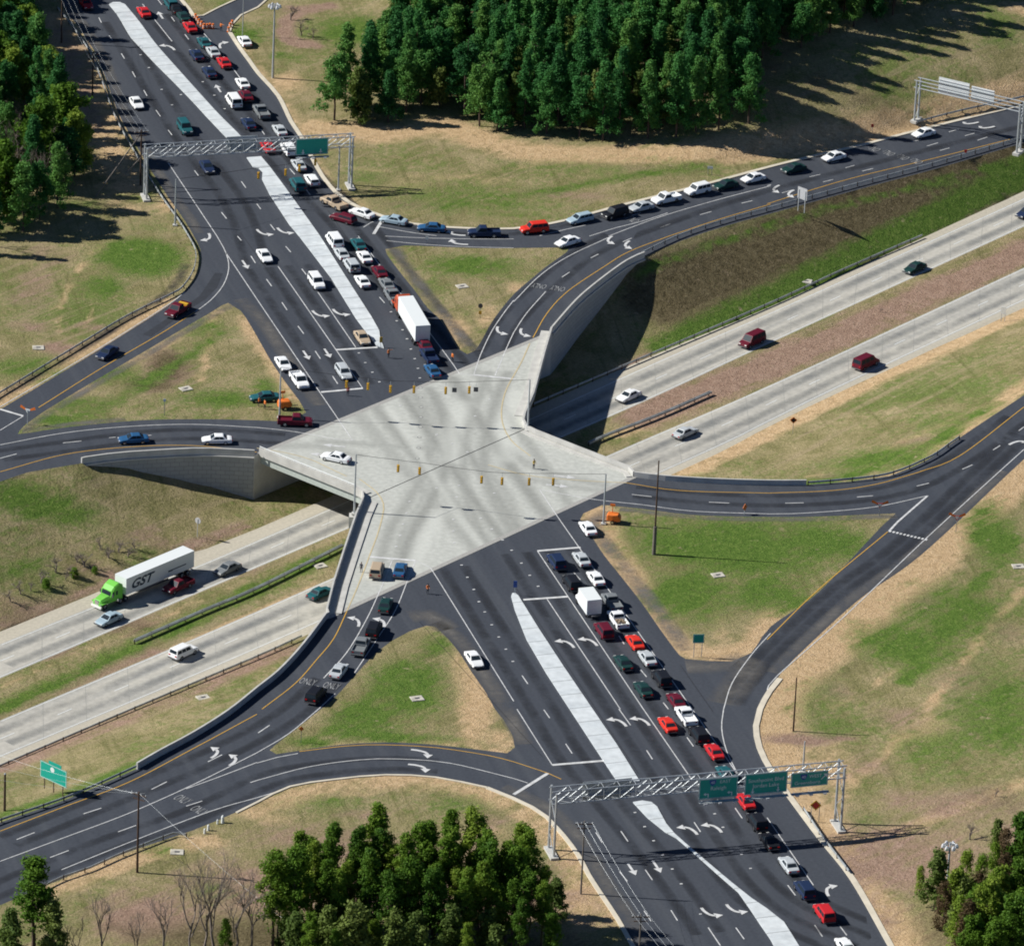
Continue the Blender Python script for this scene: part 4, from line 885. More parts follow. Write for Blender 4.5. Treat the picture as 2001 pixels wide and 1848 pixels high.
lanes(grit, [(1340, 1300), (1400, 1300), (1470, 1290), (1400, 1390)], (0,), 6, .016); lanes(grit, [(800, 1205), (833, 1200), (880, 1235)], (0,), 5, .016); lanes(grit, sw_low[1:11], (-1.6,), 3.0, .016); lanes(grit, se_right[2:7], (-1.2,), 2.6, .016)
lanes(grit, isl_s2[15:], (1.0,), 2.0, .016); lanes(grit, isl_w[:8], (1.0,), 2.0, .016); lanes(grit, ne_guard[:8], (1.2,), 2.0, .016); lanes(grit, art_left[1:], (1.2,), 2.2, .016)
oil.build('oil_marks_road', M['oil']); M['track'] = wearmat('wheel_track_grime', (.175, .19, .195), .30, .62, .5, .07); trk = UVM()
for a_, b_ in ((L_n0, L_n1), (L_s0, L_s1)):
    P_ = resample(midline(a_, b_), 4.0)
    for o_ in (-1.95, 1.95): trk.strip(P_, 2.3, .006, o_)
trk.build('wheel_track_road', M['track']); grit.build('gritty_shoulder_road', M['grit'])
pm_ = MB(); pm_.poly([(p.x, p.y, p.z + .014) for p in GL(T(2, 1, (1675, 285), (1735, 290), (1690, 400), (1600, 490), (1470, 570), (1180, 780), (1110, 765), (1350, 610), (1560, 460)))], [tuple(range(9))]); o = pm_.build('asphalt_patch_road', M['patch']); o['kind'] = 'structure'
cj = MB()
for px in ([(1000, 1163), (1250, 1527)],): pass
for a_, b_ in (((1009, 1150), (1260, 1530)), ((820, 1215), (1080, 1500)), ((1330, 1300), (1400, 1400)), ((470, 455), (640, 690)), ((640, 410), (870, 740))): ribbon(cj, resample(GL([a_, b_]), 4), .07, .02)
o = cj.build('paving_seam_road', M['dark']); o['kind'] = 'structure'
# slab joints across the freeway
sj = MB()
for a_, b_ in ((L_n0, L_n1), (L_s0, L_s1)):
    A_, B_ = resample(a_[1:-1], 1.0), resample(b_[1:-1], 1.0); n_ = int(min(len(A_), len(B_)) / 9)
    for k in range(1, n_):
        p_, q_ = A_[int(k * (len(A_) - 1) / n_)], B_[int(k * (len(B_) - 1) / n_)]; ribbon(sj, [p_, q_], .05, .0085)
o = sj.build('slab_joint_road', plain('joint_sealant', (.25, .25, .23), .9)); o['kind'] = 'structure'

# ------------------------------------------------------------------ vehicles
PAINT = {k: plain('paint_' + k.replace(' ', '_'), c, .5, mt * .4, spec=.22) for k, (c, mt) in {
    'white': ((.80, .81, .80), 0), 'silver': ((.50, .53, .54), .25), 'grey': ((.20, .215, .22), .2), 'black': ((.012, .013, .017), 0), 'navy blue': ((.016, .030, .075), .1),
    'teal': ((.018, .105, .12), .1), 'dark green': ((.012, .045, .042), .1), 'red': ((.52, .02, .025), 0), 'maroon': ((.12, .009, .022), .1), 'bright red': ((.66, .035, .02), 0),
    'tan': ((.46, .36, .25), .1), 'light blue': ((.36, .47, .53), .2), 'blue': ((.025, .10, .22), .1), 'lime': ((.16, .52, .07), 0), 'orange': ((.46, .085, .035), 0)}.items()}
def ring(x, hw, zb, zt, ch=.10):
    return [(x, -hw, zb + ch), (x, -hw, zt - ch), (x, -hw + ch, zt), (x, hw - ch, zt), (x, hw, zt - ch), (x, hw, zb + ch), (x, hw - ch, zb), (x, -hw + ch, zb)]
def bil(a, b, c, d, u, v):
    a, b, c, d = map(Vector, (a, b, c, d)); return a.lerp(b, u).lerp(d.lerp(c, u), v)
def pane(mb, q, u0, u1, v0, v1, off=.012):
    a, b, c, d = q; n = (Vector(b) - Vector(a)).cross(Vector(d) - Vector(a)).normalized() * off
    p = [bil(a, b, c, d, u, v) + n for u, v in ((u0, v0), (u1, v0), (u1, v1), (u0, v1))]
    mb.face(*p)
def wheel_mesh(r, wd):
    m = MB(); N = 14; m.cur = 0
    prof = [(r * .62, -wd / 2), (r * .93, -wd / 2), (r, -wd * .32), (r, wd * .32), (r * .93, wd / 2), (r * .62, wd / 2)]
    rings = [[(pr * math.cos(2 * math.pi * k / N), y, pr * math.sin(2 * math.pi * k / N)) for k in range(N)] for pr, y in prof]
    m.loft(rings, cap=False); m.cur = 1
    for s, y in ((1, -wd / 2 + .03), (-1, wd / 2 - .03)):
        vs = [(r * .62 * math.cos(2 * math.pi * k / N), y, r * .62 * math.sin(2 * math.pi * k / N)) for k in range(N)]; m.poly(vs, [tuple(range(N)) if s > 0 else tuple(range(N - 1, -1, -1))])
    return m.mesh('wheel', [M['dark'], M['chrome']])
WH = {'s': wheel_mesh(.32, .22), 'm': wheel_mesh(.38, .26), 'l': wheel_mesh(.5, .30), 'd': wheel_mesh(.5, .6)}
# kind: length, width, lower-body stations (x from the front, top z, half-width factor), cabin (x base front, x base rear, x top front, x top rear, base z, top z), wheel
SPEC = {
 'sedan': dict(L=4.7, W=1.80, body=[(0, .58, .78), (.12, .66, .9), (.5, .78, .97), (1.35, .90, 1), (2.6, .93, 1), (3.75, .95, .99), (4.3, .94, .95), (4.6, .86, .9), (4.7, .6, .82)], cab=(1.25, 4.0, 2.0, 3.35, .90, 1.42), wh='s', ax=(.85, 3.65)),
 'wagon': dict(L=4.7, W=1.80, body=[(0, .58, .78), (.12, .68, .9), (.5, .80, .97), (1.3, .92, 1), (2.6, .95, 1), (4.2, .95, .99), (4.6, .92, .95), (4.7, .6, .86)], cab=(1.2, 4.62, 1.95, 4.35, .92, 1.47), wh='s', ax=(.85, 3.6)),
 'suv': dict(L=4.75, W=1.86, body=[(0, .66, .82), (.1, .86, .93), (.5, 1.0, .99), (1.3, 1.06, 1), (2.6, 1.08, 1), (4.3, 1.08, .99), (4.68, 1.05, .96), (4.75, .6, .9)], cab=(1.2, 4.7, 1.75, 4.5, 1.05, 1.80), wh='m', ax=(.9, 3.7)),
 'van': dict(L=5.1, W=1.98, body=[(0, .62, .8), (.1, .85, .92), (.5, 1.02, .98), (1.0, 1.10, 1), (2.6, 1.12, 1), (4.7, 1.12, 1), (5.03, 1.10, .97), (5.1, .6, .92)], cab=(.85, 5.05, 1.6, 4.9, 1.08, 2.05), wh='m', ax=(.95, 4.0)),
 'pickup': dict(L=5.4, W=1.94, body=[(0, .66, .82), (.1, .90, .93), (.5, 1.02, .99), (1.5, 1.08, 1), (2.6, 1.10, 1), (3.25, 1.10, 1)], cab=(1.35, 3.25, 1.95, 3.1, 1.05, 1.78), wh='m', ax=(.95, 4.3)),
}
CARMESH = {}
def car_meshes(kind):
    if kind in CARMESH: return CARMESH[kind]
    S = SPEC[kind]; L, Wd = S['L'], S['W'] / 2; X = lambda x: L / 2 - x       # front towards +x
    b = MB(); zb = .26 if kind in ('sedan', 'wagon') else .34
    b.loft([ring(X(x), Wd * k, zb + (.1 if x in (0, L) else 0), z, .09) for x, z, k in S['body']][::-1])
    if kind == 'pickup':                                 # open load bed: floor, sides, tailgate
        b.box((X(4.3), 0, .62), (2.2, Wd * 1.96, .5)); 
        for s in (-1, 1): b.box((X(4.3), s * (Wd - .07), .98), (2.2, .12, .26))
        b.box((X(5.36), 0, .95), (.1, Wd * 1.96, .34)); b.box((X(5.42), 0, .5), (.12, Wd * 1.9, .16))
    bx0, bx1, tx0, tx1, z0, z1 = S['cab']; wb = Wd * .95; wt = Wd * (.74 if kind in ('sedan', 'wagon') else .82)
    B = [(X(bx0), -wb, z0 - .03), (X(bx0), wb, z0 - .03), (X(bx1), wb, z0 - .03), (X(bx1), -wb, z0 - .03)]
    Tq = [(X(tx0), -wt, z1 - .06), (X(tx0), wt, z1 - .06), (X(tx1), wt, z1 - .06), (X(tx1), -wt, z1 - .06)]
    Rf = [(X(tx0 + .15), -wt + .12, z1), (X(tx0 + .15), wt - .12, z1), (X(tx1 - .12), wt - .12, z1), (X(tx1 - .12), -wt + .12, z1)]
    b.loft([B[::-1], Tq[::-1], Rf[::-1]])
    out = {'body': (b.mesh(kind + '_body', [PAINT['white']], fix=True), None)}
    # panes: seen from outside, counter-clockwise
    g = MB(); pane(g, (B[0], B[1], Tq[1], Tq[0]), .07, .93, .12, .93); out['windshield'] = (g.mesh(kind + '_windshield', [M['glass']]), None)
    g = MB(); pane(g, (B[2], B[3], Tq[3], Tq[2]), .08, .92, .22 if kind != 'pickup' else .3, .9); out['rear_window'] = (g.mesh(kind + '_rear_window', [M['glass']]), None)
    nwin = {'pickup': [(.12, .92)], 'sedan': [(.14, .5), (.53, .84)], 'wagon': [(.13, .40), (.43, .68), (.71, .94)], 'suv': [(.11, .38), (.41, .66), (.69, .95)], 'van': [(.12, .36), (.40, .66), (.70, .95)]}[kind]
    for side in (-1, 1):
        g = MB(); q = (B[1], B[2], Tq[2], Tq[1]) if side > 0 else (B[3], B[0], Tq[0], Tq[3])
        for u0, u1 in nwin:
            if side < 0: u0, u1 = 1 - u1, 1 - u0
            pane(g, q, u0, u1, .2, .9)
        out['side_window' + str(side)] = (g.mesh(kind + '_side_window', [M['glass']]), None)
    h = MB(); h.box((0, 0, 0), (.1, .36, .15)); HL = bpy.data.meshes.get('headlight_shape') or h.mesh('headlight_shape', [M['lamp_white']])
    h = MB(); h.box((0, 0, 0), (.08, .30, .17)); TL = bpy.data.meshes.get('taillight_shape') or h.mesh('taillight_shape', [M['lamp_red']])
    hz = .60 if kind in ('sedan', 'wagon') else .78
    h = MB(); h.box((0, 0, 0), (.16, Wd * 1.84, .17)); BP = h.mesh(kind + '_bumper', [M['grey_trim']])
    for s in (-1, 1):
        out['headlight' + str(s)] = (HL, (X(.06), s * Wd * .62, hz - .02)); out['taillight' + str(s)] = (TL, (X(L - .02), s * Wd * .68, hz + .1))
    out['bumper1'] = (BP, (X(.0), 0, .42)); out['bumper2'] = (BP, (X(L), 0, .44))
    for i, ax in enumerate(S['ax']):
        for s in (-1, 1): out['wheel%d%d' % (i, s)] = (WH[S['wh']], (X(ax), s * (Wd - .1), .32 if S['wh'] == 's' else .38))
    CARMESH[kind] = out; return out
M['grey_trim'] = plain('bumper_plastic', (.09, .09, .095), .5)
CATN = {'sedan': 'car', 'wagon': 'car', 'suv': 'suv', 'van': 'van', 'pickup': 'pickup'}
NMS = {'sedan': 'sedan', 'wagon': 'station_wagon', 'suv': 'suv', 'van': 'van', 'pickup': 'pickup_truck'}
FREE = {'F-', 'F+'}
def vehicle(r, c, x, y, kind, colour, d, label, group=None, low=None):
    px, py = T(r, c, (x, y))[0]; low = (d in FREE) if low is None else low
    hh = .62 if kind in ('sedan', 'wagon') else .85
    if low: p = G(px, py, ZF + hh); z = ZF
    else:
        p = GZ(px, py, hh); z = p.z - hh
    t = empty(NMS[kind], (p.x, p.y, z + .02), heading(px, py, d, z), colour + ' ' + label, CATN[kind], group)
    if not low and p.x > X0 and vfree(p.x, p.y) > 0:     # the ramp falls away to the right
        h = t.rotation_euler.z; t.rotation_euler = Matrix.Rotation(math.atan(KX), 4, 'Y').to_3x3().__matmul__(Matrix.Rotation(h, 3, 'Z')).to_euler()
    t.scale = (1.06, 1.06, 1.06)
    for nm, (me, loc) in car_meshes(kind).items():
        n = nm.rstrip('-0123456789')
        mk(n, me, t, [PAINT[colour]] if n == 'body' else None, loc)
    return t
q1 = 'cars queued on the arterial'; q2 = 'cars queued on the right hand ramp'; q3 = 'cars on the freeway'; q4 = 'cars stopped on the shoulders'; q5 = 'cars moving on the left hand ramps'; q6 = 'cars queued on the lower left ramp'; q7 = 'cars driving towards the viewer on the arterial'
AM = (-.69, -1)
for a in (
 (1, 1, 1330, 25, 'suv', 'teal', 'A-', 'SUV cut by the top edge of the picture', q1), (1, 1, 1365, 70, 'sedan', 'black', 'A-', 'sedan directly behind the teal SUV at the top edge', q1),
 (1, 1, 1425, 130, 'sedan', 'dark green', 'A-', 'sedan in front of the red one beside the orange barrels', q1), (1, 1, 1480, 212, 'sedan', 'red', 'A-', 'sedan beside the row of orange barrels', q1),
 (1, 1, 1590, 332, 'sedan', 'teal', 'A-', 'sedan between the orange barrels and the silver one behind it', q1), (1, 1, 1660, 405, 'sedan', 'silver', 'A-', 'sedan between the teal and the red one near the top', q1),
 (1, 1, 1530, 428, 'sedan', 'navy blue', 'A-', 'sedan in the lane left of the silver one near the top', q1), (1, 1, 1745, 488, 'sedan', 'red', 'A-', 'sedan directly behind the silver one near the top', q1),
 (1, 1, 1630, 562, 'sedan', 'navy blue', 'A-', 'sedan alone left of the lane behind the red one near the top', q1), (1, 1, 1890, 650, 'sedan', 'white', 'A-', 'sedan ahead of the white van in the upper queue', q1),
 (1, 1, 1820, 785, 'van', 'white', 'A-', 'van in the upper queue beside a maroon sedan', q1), (1, 1, 1915, 745, 'sedan', 'maroon', 'A-', 'sedan right beside the white van in the upper queue', q1),
 (1, 1, 1935, 962, 'sedan', 'navy blue', 'A-', 'sedan next behind the white van in the upper queue', q1), (1, 1, 1120, 95, 'sedan', 'red', 'A-', 'sedan alone right of the tip of the upper median', q1),
 (1, 1, 668, 28, 'sedan', 'red', 'A+', 'sedan in tree shade at the upper left corner of the road', q7), (1, 1, 1062, 802, 'sedan', 'white', 'A+', 'sedan in the tree shadows beside the left guardrail', q7),
 (1, 1, 1440, 990, 'suv', 'teal', 'A+', 'SUV left of the median just above the upper gantry', q7), (1, 1, 1612, 1300, 'sedan', 'navy blue', 'A+', 'sedan just below the upper gantry left of the median', q7),
 (1, 1, 1905, 322, 'sedan', 'white', 'A-', 'sedan parked on the grass beyond the kerb at the top', q4),
 (1, 2, 35, 865, 'pickup', 'grey', 'A-', 'pickup beside the kerb in the upper queue', q1), (1, 2, 178, 1015, 'sedan', 'silver', 'A-', 'sedan beside the kerb just above the upper green sign', q1),
 (1, 2, 85, 1145, 'sedan', 'red', 'A-', 'sedan seen through the truss of the upper gantry', q1), (1, 2, 248, 1160, 'suv', 'white', 'A-', 'SUV half hidden by the upper green sign', q1),
 (1, 2, 325, 1285, 'sedan', 'silver', 'A-', 'sedan just below the upper green sign', q1), (1, 2, 428, 1402, 'wagon', 'white', 'A-', 'station wagon beside the kerb below the upper gantry', q1),
 (1, 2, 318, 1432, 'suv', 'teal', 'A-', 'SUV left of the white station wagon below the upper gantry', q1), (1, 2, 600, 1572, 'pickup', 'tan', (-1, -.5), 'pickup on the curve behind the white station wagon', q2),
 (1, 2, 672, 1700, 'wagon', 'maroon', (-1, -.3), 'station wagon at the head of the right turn curve', q2), (1, 2, 820, 1660, 'sedan', 'white', (-1, -.35), 'sedan beside the maroon station wagon on the curve', q2),
 (1, 2, 1065, 1715, 'sedan', 'light blue', (-1, -.18), 'sedan beside the stop bar on the curve', q2), (1, 2, 1360, 1775, 'sedan', 'blue', (-1, -.06), 'sedan on the curve behind the light blue one', q2), (1, 2, 1770, 1805, 'pickup', 'navy blue', (-1, 0), 'pickup on the curve between a blue sedan and a red SUV', q2),
 (1, 3, 160, 1775, 'suv', 'bright red', (-1, .1), 'SUV on the curve behind a navy blue pickup', q2), (1, 3, 515, 1705, 'wagon', 'light blue', (-1, .22), 'station wagon on the ramp behind the bright red SUV', q2),
 (1, 3, 790, 1655, 'suv', 'black', (-1, .26), 'SUV on the ramp behind the light blue station wagon', q2), (1, 3, 992, 1612, 'sedan', 'silver', (-1, .27), 'sedan on the ramp right behind the black SUV', q2),
 (1, 3, 1185, 1542, 'pickup', 'white', (-1, .28), 'pickup on the ramp ahead of the white SUV', q2), (1, 3, 1430, 1475, 'suv', 'white', (-1, .28), 'SUV on the ramp between a white pickup and a green sedan', q2),
 (1, 3, 1650, 1440, 'sedan', 'dark green', (-1, .28), 'sedan on the ramp behind the white SUV', q2), (1, 3, 1865, 1388, 'sedan', 'white', (-1, .28), 'sedan on the ramp between two dark green ones', q2),
 (1, 4, 205, 1312, 'sedan', 'dark green', (-1, .28), 'sedan above the small sign on the ramp', q2), (1, 4, 518, 1222, 'sedan', 'white', (-1, .3), 'sedan left of the lane words on the ramp', q2), (1, 4, 1218, 1038, 'sedan', 'white', (-1, .3), 'sedan rightmost on the ramp near the far gantry', q2),
 (2, 1, 1385, 565, 'pickup', 'maroon', (-1, .62), 'pickup entering the narrow ramp at the left', q5), (2, 1, 835, 905, 'sedan', 'navy blue', (-1, .64), 'sedan on the narrow ramp ahead of the maroon pickup', q5),
 (2, 1, 1040, 1578, 'sedan', 'blue', (-1, .05), 'sedan on the ramp above the left retaining wall', q5), (2, 1, 1690, 1583, 'sedan', 'white', (-1, 0), 'sedan on the ramp above the left retaining wall', q5),
 (2, 2, 60, 152, 'sedan', 'white', 'A+', 'sedan alone in the left lanes above the white SUV', q7), (2, 2, 465, 350, 'suv', 'white', 'A+', 'SUV beside the upper median facing the bridge', q7), (2, 2, 820, 788, 'sedan', 'tan', 'A+', 'sedan stopped at the bar beside the median tip', q7),
 (2, 2, 676, 1058, 'wagon', 'silver', 'A+', 'station wagon just above the left stop bar', q7), (2, 2, 205, 992, 'sedan', 'white', 'A+', 'sedan pulled over on the left shoulder, the upper of two', q4), (2, 2, 332, 1115, 'pickup', 'white', 'A+', 'pickup pulled over on the left shoulder ahead of a white sedan', q4),
 (2, 2, 62, 1252, 'sedan', 'teal', (-1, .05), 'sedan parked on the grass beside the workers', q4), (2, 2, 300, 1432, 'pickup', 'maroon', (1, .03), 'pickup parked at the light pole left of the bridge', q4), (2, 2, 615, 1722, 'sedan', 'white', (-1, -.22), 'sedan crossing the left part of the bridge deck', q5),
 (2, 2, 605, 32, 'van', 'white', 'A-', 'van next to the median at the far end of the middle queue', q1), (2, 2, 790, 62, 'sedan', 'teal', 'A-', 'sedan beside the white van at the end of the middle queue', q1), (2, 2, 660, 135, 'sedan', 'silver', 'A-', 'sedan behind the white van next to the median', q1),
 (2, 2, 838, 160, 'sedan', 'white', 'A-', 'sedan right of the silver SUV in the middle queue', q1), (2, 2, 738, 222, 'suv', 'silver', 'A-', 'SUV with a wheel on its back in the middle queue', q1), (2, 2, 955, 275, 'sedan', 'maroon', 'A-', 'sedan in the middle queue ahead of the grey one', q1),
 (2, 2, 822, 350, 'sedan', 'white', 'A-', 'sedan last in the lane next to the median above the trailer', q1), (2, 2, 1010, 372, 'sedan', 'grey', 'A-', 'sedan ahead of the dark pickup in the middle queue', q1), (2, 2, 1062, 462, 'pickup', 'grey', 'A-', 'pickup directly ahead of the orange cab truck', q1),
 (2, 2, 1305, 845, 'sedan', 'maroon', 'A-', 'sedan tucked right behind the white trailer', q1), (2, 2, 1342, 925, 'pickup', 'navy blue', 'A-', 'pickup behind the white trailer near the deck edge', q1), (2, 2, 1368, 1045, 'sedan', 'blue', 'A-', 'sedan at the upper edge of the bridge deck', q1),
 (2, 3, 420, 42, 'sedan', 'white', (-1, .3), 'sedan stopped in the tip between the two right hand ramps', q4), (2, 3, 895, 1242, 'sedan', 'white', 'F-', 'sedan on the upper freeway lanes near the bridge shadow', q3), (2, 3, 1335, 1527, 'sedan', 'silver', 'F+', 'sedan on the lower freeway lanes right of the bridge', q3),
 (2, 3, 1858, 808, 'van', 'maroon', 'F-', 'van on the upper freeway lanes', q3), (2, 4, 1150, 245, 'sedan', 'dark green', 'F-', 'sedan on the upper freeway lanes at the right', q3), (2, 4, 770, 980, 'van', 'maroon', 'F+', 'van on the lower freeway lanes', q3), (1, 4, 2025, 1655, 'sedan', 'navy blue', 'F-', 'sedan cut by the right edge on the freeway', q3),
 (3, 1, 848, 1138, 'sedan', 'light blue', 'F-', 'sedan on the freeway just below the green truck', q3), (3, 1, 1388, 872, 'pickup', 'maroon', 'F-', 'pickup in the shadow of the long white trailer', q3), (3, 1, 1772, 745, 'sedan', 'grey', 'F-', 'sedan on the freeway behind the long white trailer', q3),
 (3, 1, 1430, 1388, 'suv', 'white', 'F+', 'SUV on the lower freeway lanes at the left', q3), (3, 2, 495, 935, 'sedan', 'teal', 'F+', 'sedan on the freeway half hidden by the ramp wall', q3),
 (3, 2, 935, 752, 'suv', 'tan', (.3, -1), 'SUV at the stop bar on the lower left ramp', q6), (3, 2, 1117, 755, 'sedan', 'blue', (.3, -1), 'sedan at the stop bar on the lower left ramp', q6), (3, 2, 1002, 1030, 'sedan', 'dark green', (.36, -1), 'sedan on the lower left ramp just off the deck', q6),
 (3, 2, 912, 1215, 'suv', 'black', (.45, -1), 'SUV beside the turn arrow on the lower left ramp', q6), (3, 2, 812, 1342, 'pickup', 'grey', (.5, -1), 'pickup third behind the deck on the lower left ramp', q6), (3, 2, 640, 1540, 'sedan', 'silver', (.72, -1), 'sedan on the lower left ramp ahead of the lane words', q6), (3, 2, 460, 1722, 'suv', 'black', (.85, -1), 'SUV last on the lower left ramp beside the lane words', q6),
 (3, 2, 1692, 1452, 'sedan', 'white', 'A+', 'sedan on the shoulder beside the lower grass triangle', q4),
 (3, 3, 578, 432, 'sedan', 'white', 'A-', 'sedan on the shoulder at the lower right corner of the deck', q4), (3, 3, 332, 685, 'suv', 'navy blue', 'A-', 'SUV first at the lower stop bar', q1), (3, 3, 528, 672, 'sedan', 'silver', 'A-', 'sedan first at the lower stop bar', q1),
 (3, 3, 452, 852, 'suv', 'black', 'A-', 'SUV ahead of the white box truck', q1), (3, 3, 640, 822, 'sedan', 'white', 'A-', 'sedan ahead of the grey pickup beside the box truck', q1), (3, 3, 765, 1000, 'pickup', 'grey', 'A-', 'pickup beside the white box truck', q1),
 (3, 3, 812, 1135, 'pickup', 'white', 'A-', 'pickup with a loaded bed in the lower queue', q1), (3, 3, 702, 1222, 'suv', 'maroon', 'A-', 'SUV behind the white box truck', q1), (3, 3, 945, 1320, 'sedan', 'bright red', 'A-', 'sedan behind the loaded white pickup', q1),
 (3, 3, 1040, 1442, 'sedan', 'silver', 'A-', 'sedan directly behind the bright red one', q1), (3, 3, 852, 1478, 'sedan', 'dark green', 'A-', 'sedan in the lane left of the silver one in the lower queue', q1), (3, 3, 1152, 1595, 'suv', 'black', 'A-', 'SUV behind the silver sedan in the lower queue', q1),
 (3, 3, 1008, 1685, 'sedan', 'dark green', 'A-', 'sedan left of the maroon one in the lower queue', q1), (3, 3, 1265, 1775, 'sedan', 'maroon', 'A-', 'sedan in the lower queue ahead of a white pickup', q1),
 (4, 3, 1342, 45, 'pickup', 'white', 'A-', 'pickup between a maroon sedan and a black SUV', q1), (4, 3, 1200, 120, 'sedan', 'bright red', 'A-', 'sedan alone in the left lane of the lower queue', q1), (4, 3, 1442, 195, 'suv', 'black', 'A-', 'SUV behind the white pickup near the ramp fork', q1),
 (4, 3, 1562, 330, 'sedan', 'red', 'A-', 'sedan beside the tip of the ramp fork', q1), (4, 3, 1650, 503, 'sedan', 'teal', 'A-', 'sedan partly behind the lower gantry', q1), (4, 3, 1805, 715, 'sedan', 'red', 'A-', 'sedan under the green signs of the lower gantry', q1),
 (4, 3, 1895, 870, 'suv', 'black', 'A-', 'SUV just below the lower green signs', q1), (4, 3, 1990, 1025, 'sedan', 'black', 'A-', 'sedan in the shadow of the lower gantry', q1),
 (4, 4, 168, 1212, 'sedan', 'silver', 'A-', 'sedan below the lower gantry shadow', q1), (4, 4, 292, 1400, 'suv', 'navy blue', 'A-', 'SUV beside the right turn arrow at the bottom', q1), (4, 4, 445, 1580, 'suv', 'red', 'A-', 'SUV near the bottom edge', q1), (4, 4, 610, 1845, 'sedan', 'white', 'A-', 'sedan cut by the bottom edge', q1)):
    vehicle(*a)
sw_ = [o for o in bpy.data.objects if o.name.startswith('suv') and 'wheel on its back' in o.get('label', '')][0]
mk('spare_wheel', WH['m'], sw_, None, (-2.45, .1, 1.05), (0, 0, math.pi / 2))
load = MB(); load.cur = 0
for k in range(9): load.box((rng.uniform(-2.2, -.9), rng.uniform(-.55, .55), rng.uniform(.95, 1.12)), (rng.uniform(.3, .7), rng.uniform(.2, .4), rng.uniform(.15, .35)), rng.uniform(0, 3))
lp_ = [o for o in bpy.data.objects if o.name.startswith('pickup') and 'loaded bed' in o.get('label', '')][0]
load.build('load', plain('mixed_load', (.25, .19, .13), .9, var=.5, scale=3), lp_)
tb = MB(); tb.box((-1.75, 0, 1.05), (.5, 1.6, .4)); yp = [o for o in bpy.data.objects if o.name.startswith('pickup') and 'narrow ramp' in o.get('label', '')][0]; tb.build('toolbox', M['sig_yellow'], yp)

# box truck in the lower queue: cab ahead (hidden in part), white cargo box
def wheels(t, xs, s_y, key, z):
    for x in xs:
        for s in (-1, 1): mk('wheel', WH[key], t, None, (x, s * s_y, z))
px, py = T(3, 3, (580, 985))[0]; p = GZ(px, py, 1.9)
t = empty('box_truck', (p.x, p.y, .02), heading(px, py, 'A-'), 'white box truck with a tall plain cargo box in the lower queue', 'truck')
b = MB(); b.box((-.9, 0, 2.05), (4.6, 2.4, 2.5)); b.build('cargo_box', M['sign_white'], t)
b = MB(); b.box((-3.21, 0, 2.0), (.05, 2.2, 2.3)); b.build('roller_door', M['alu'], t)
b = MB(); b.box((-.6, 0, .68), (6.4, 1.0, .22)); b.box((-3.2, 0, .55), (.2, 2.2, .2)); b.build('chassis', M['grey_trim'], t)
b = MB(); b.loft([ring(1.45, 1.0, .5, 2.2, .1), ring(2.2, 1.0, .5, 2.15, .12), ring(2.75, .98, .5, 1.35, .12), ring(3.5, .92, .5, 1.15, .12)]); b.build('cab', PAINT['white'], t, fix=True)
b = MB(); pane(b, ((2.76, -.85, 1.38), (2.76, .85, 1.38), (2.23, .8, 2.1), (2.23, -.8, 2.1)), .05, .95, .05, .95, .06); b.build('windshield', M['glass'], t)
wheels(t, (2.6, -2.2), 1.0, 'm', .4)
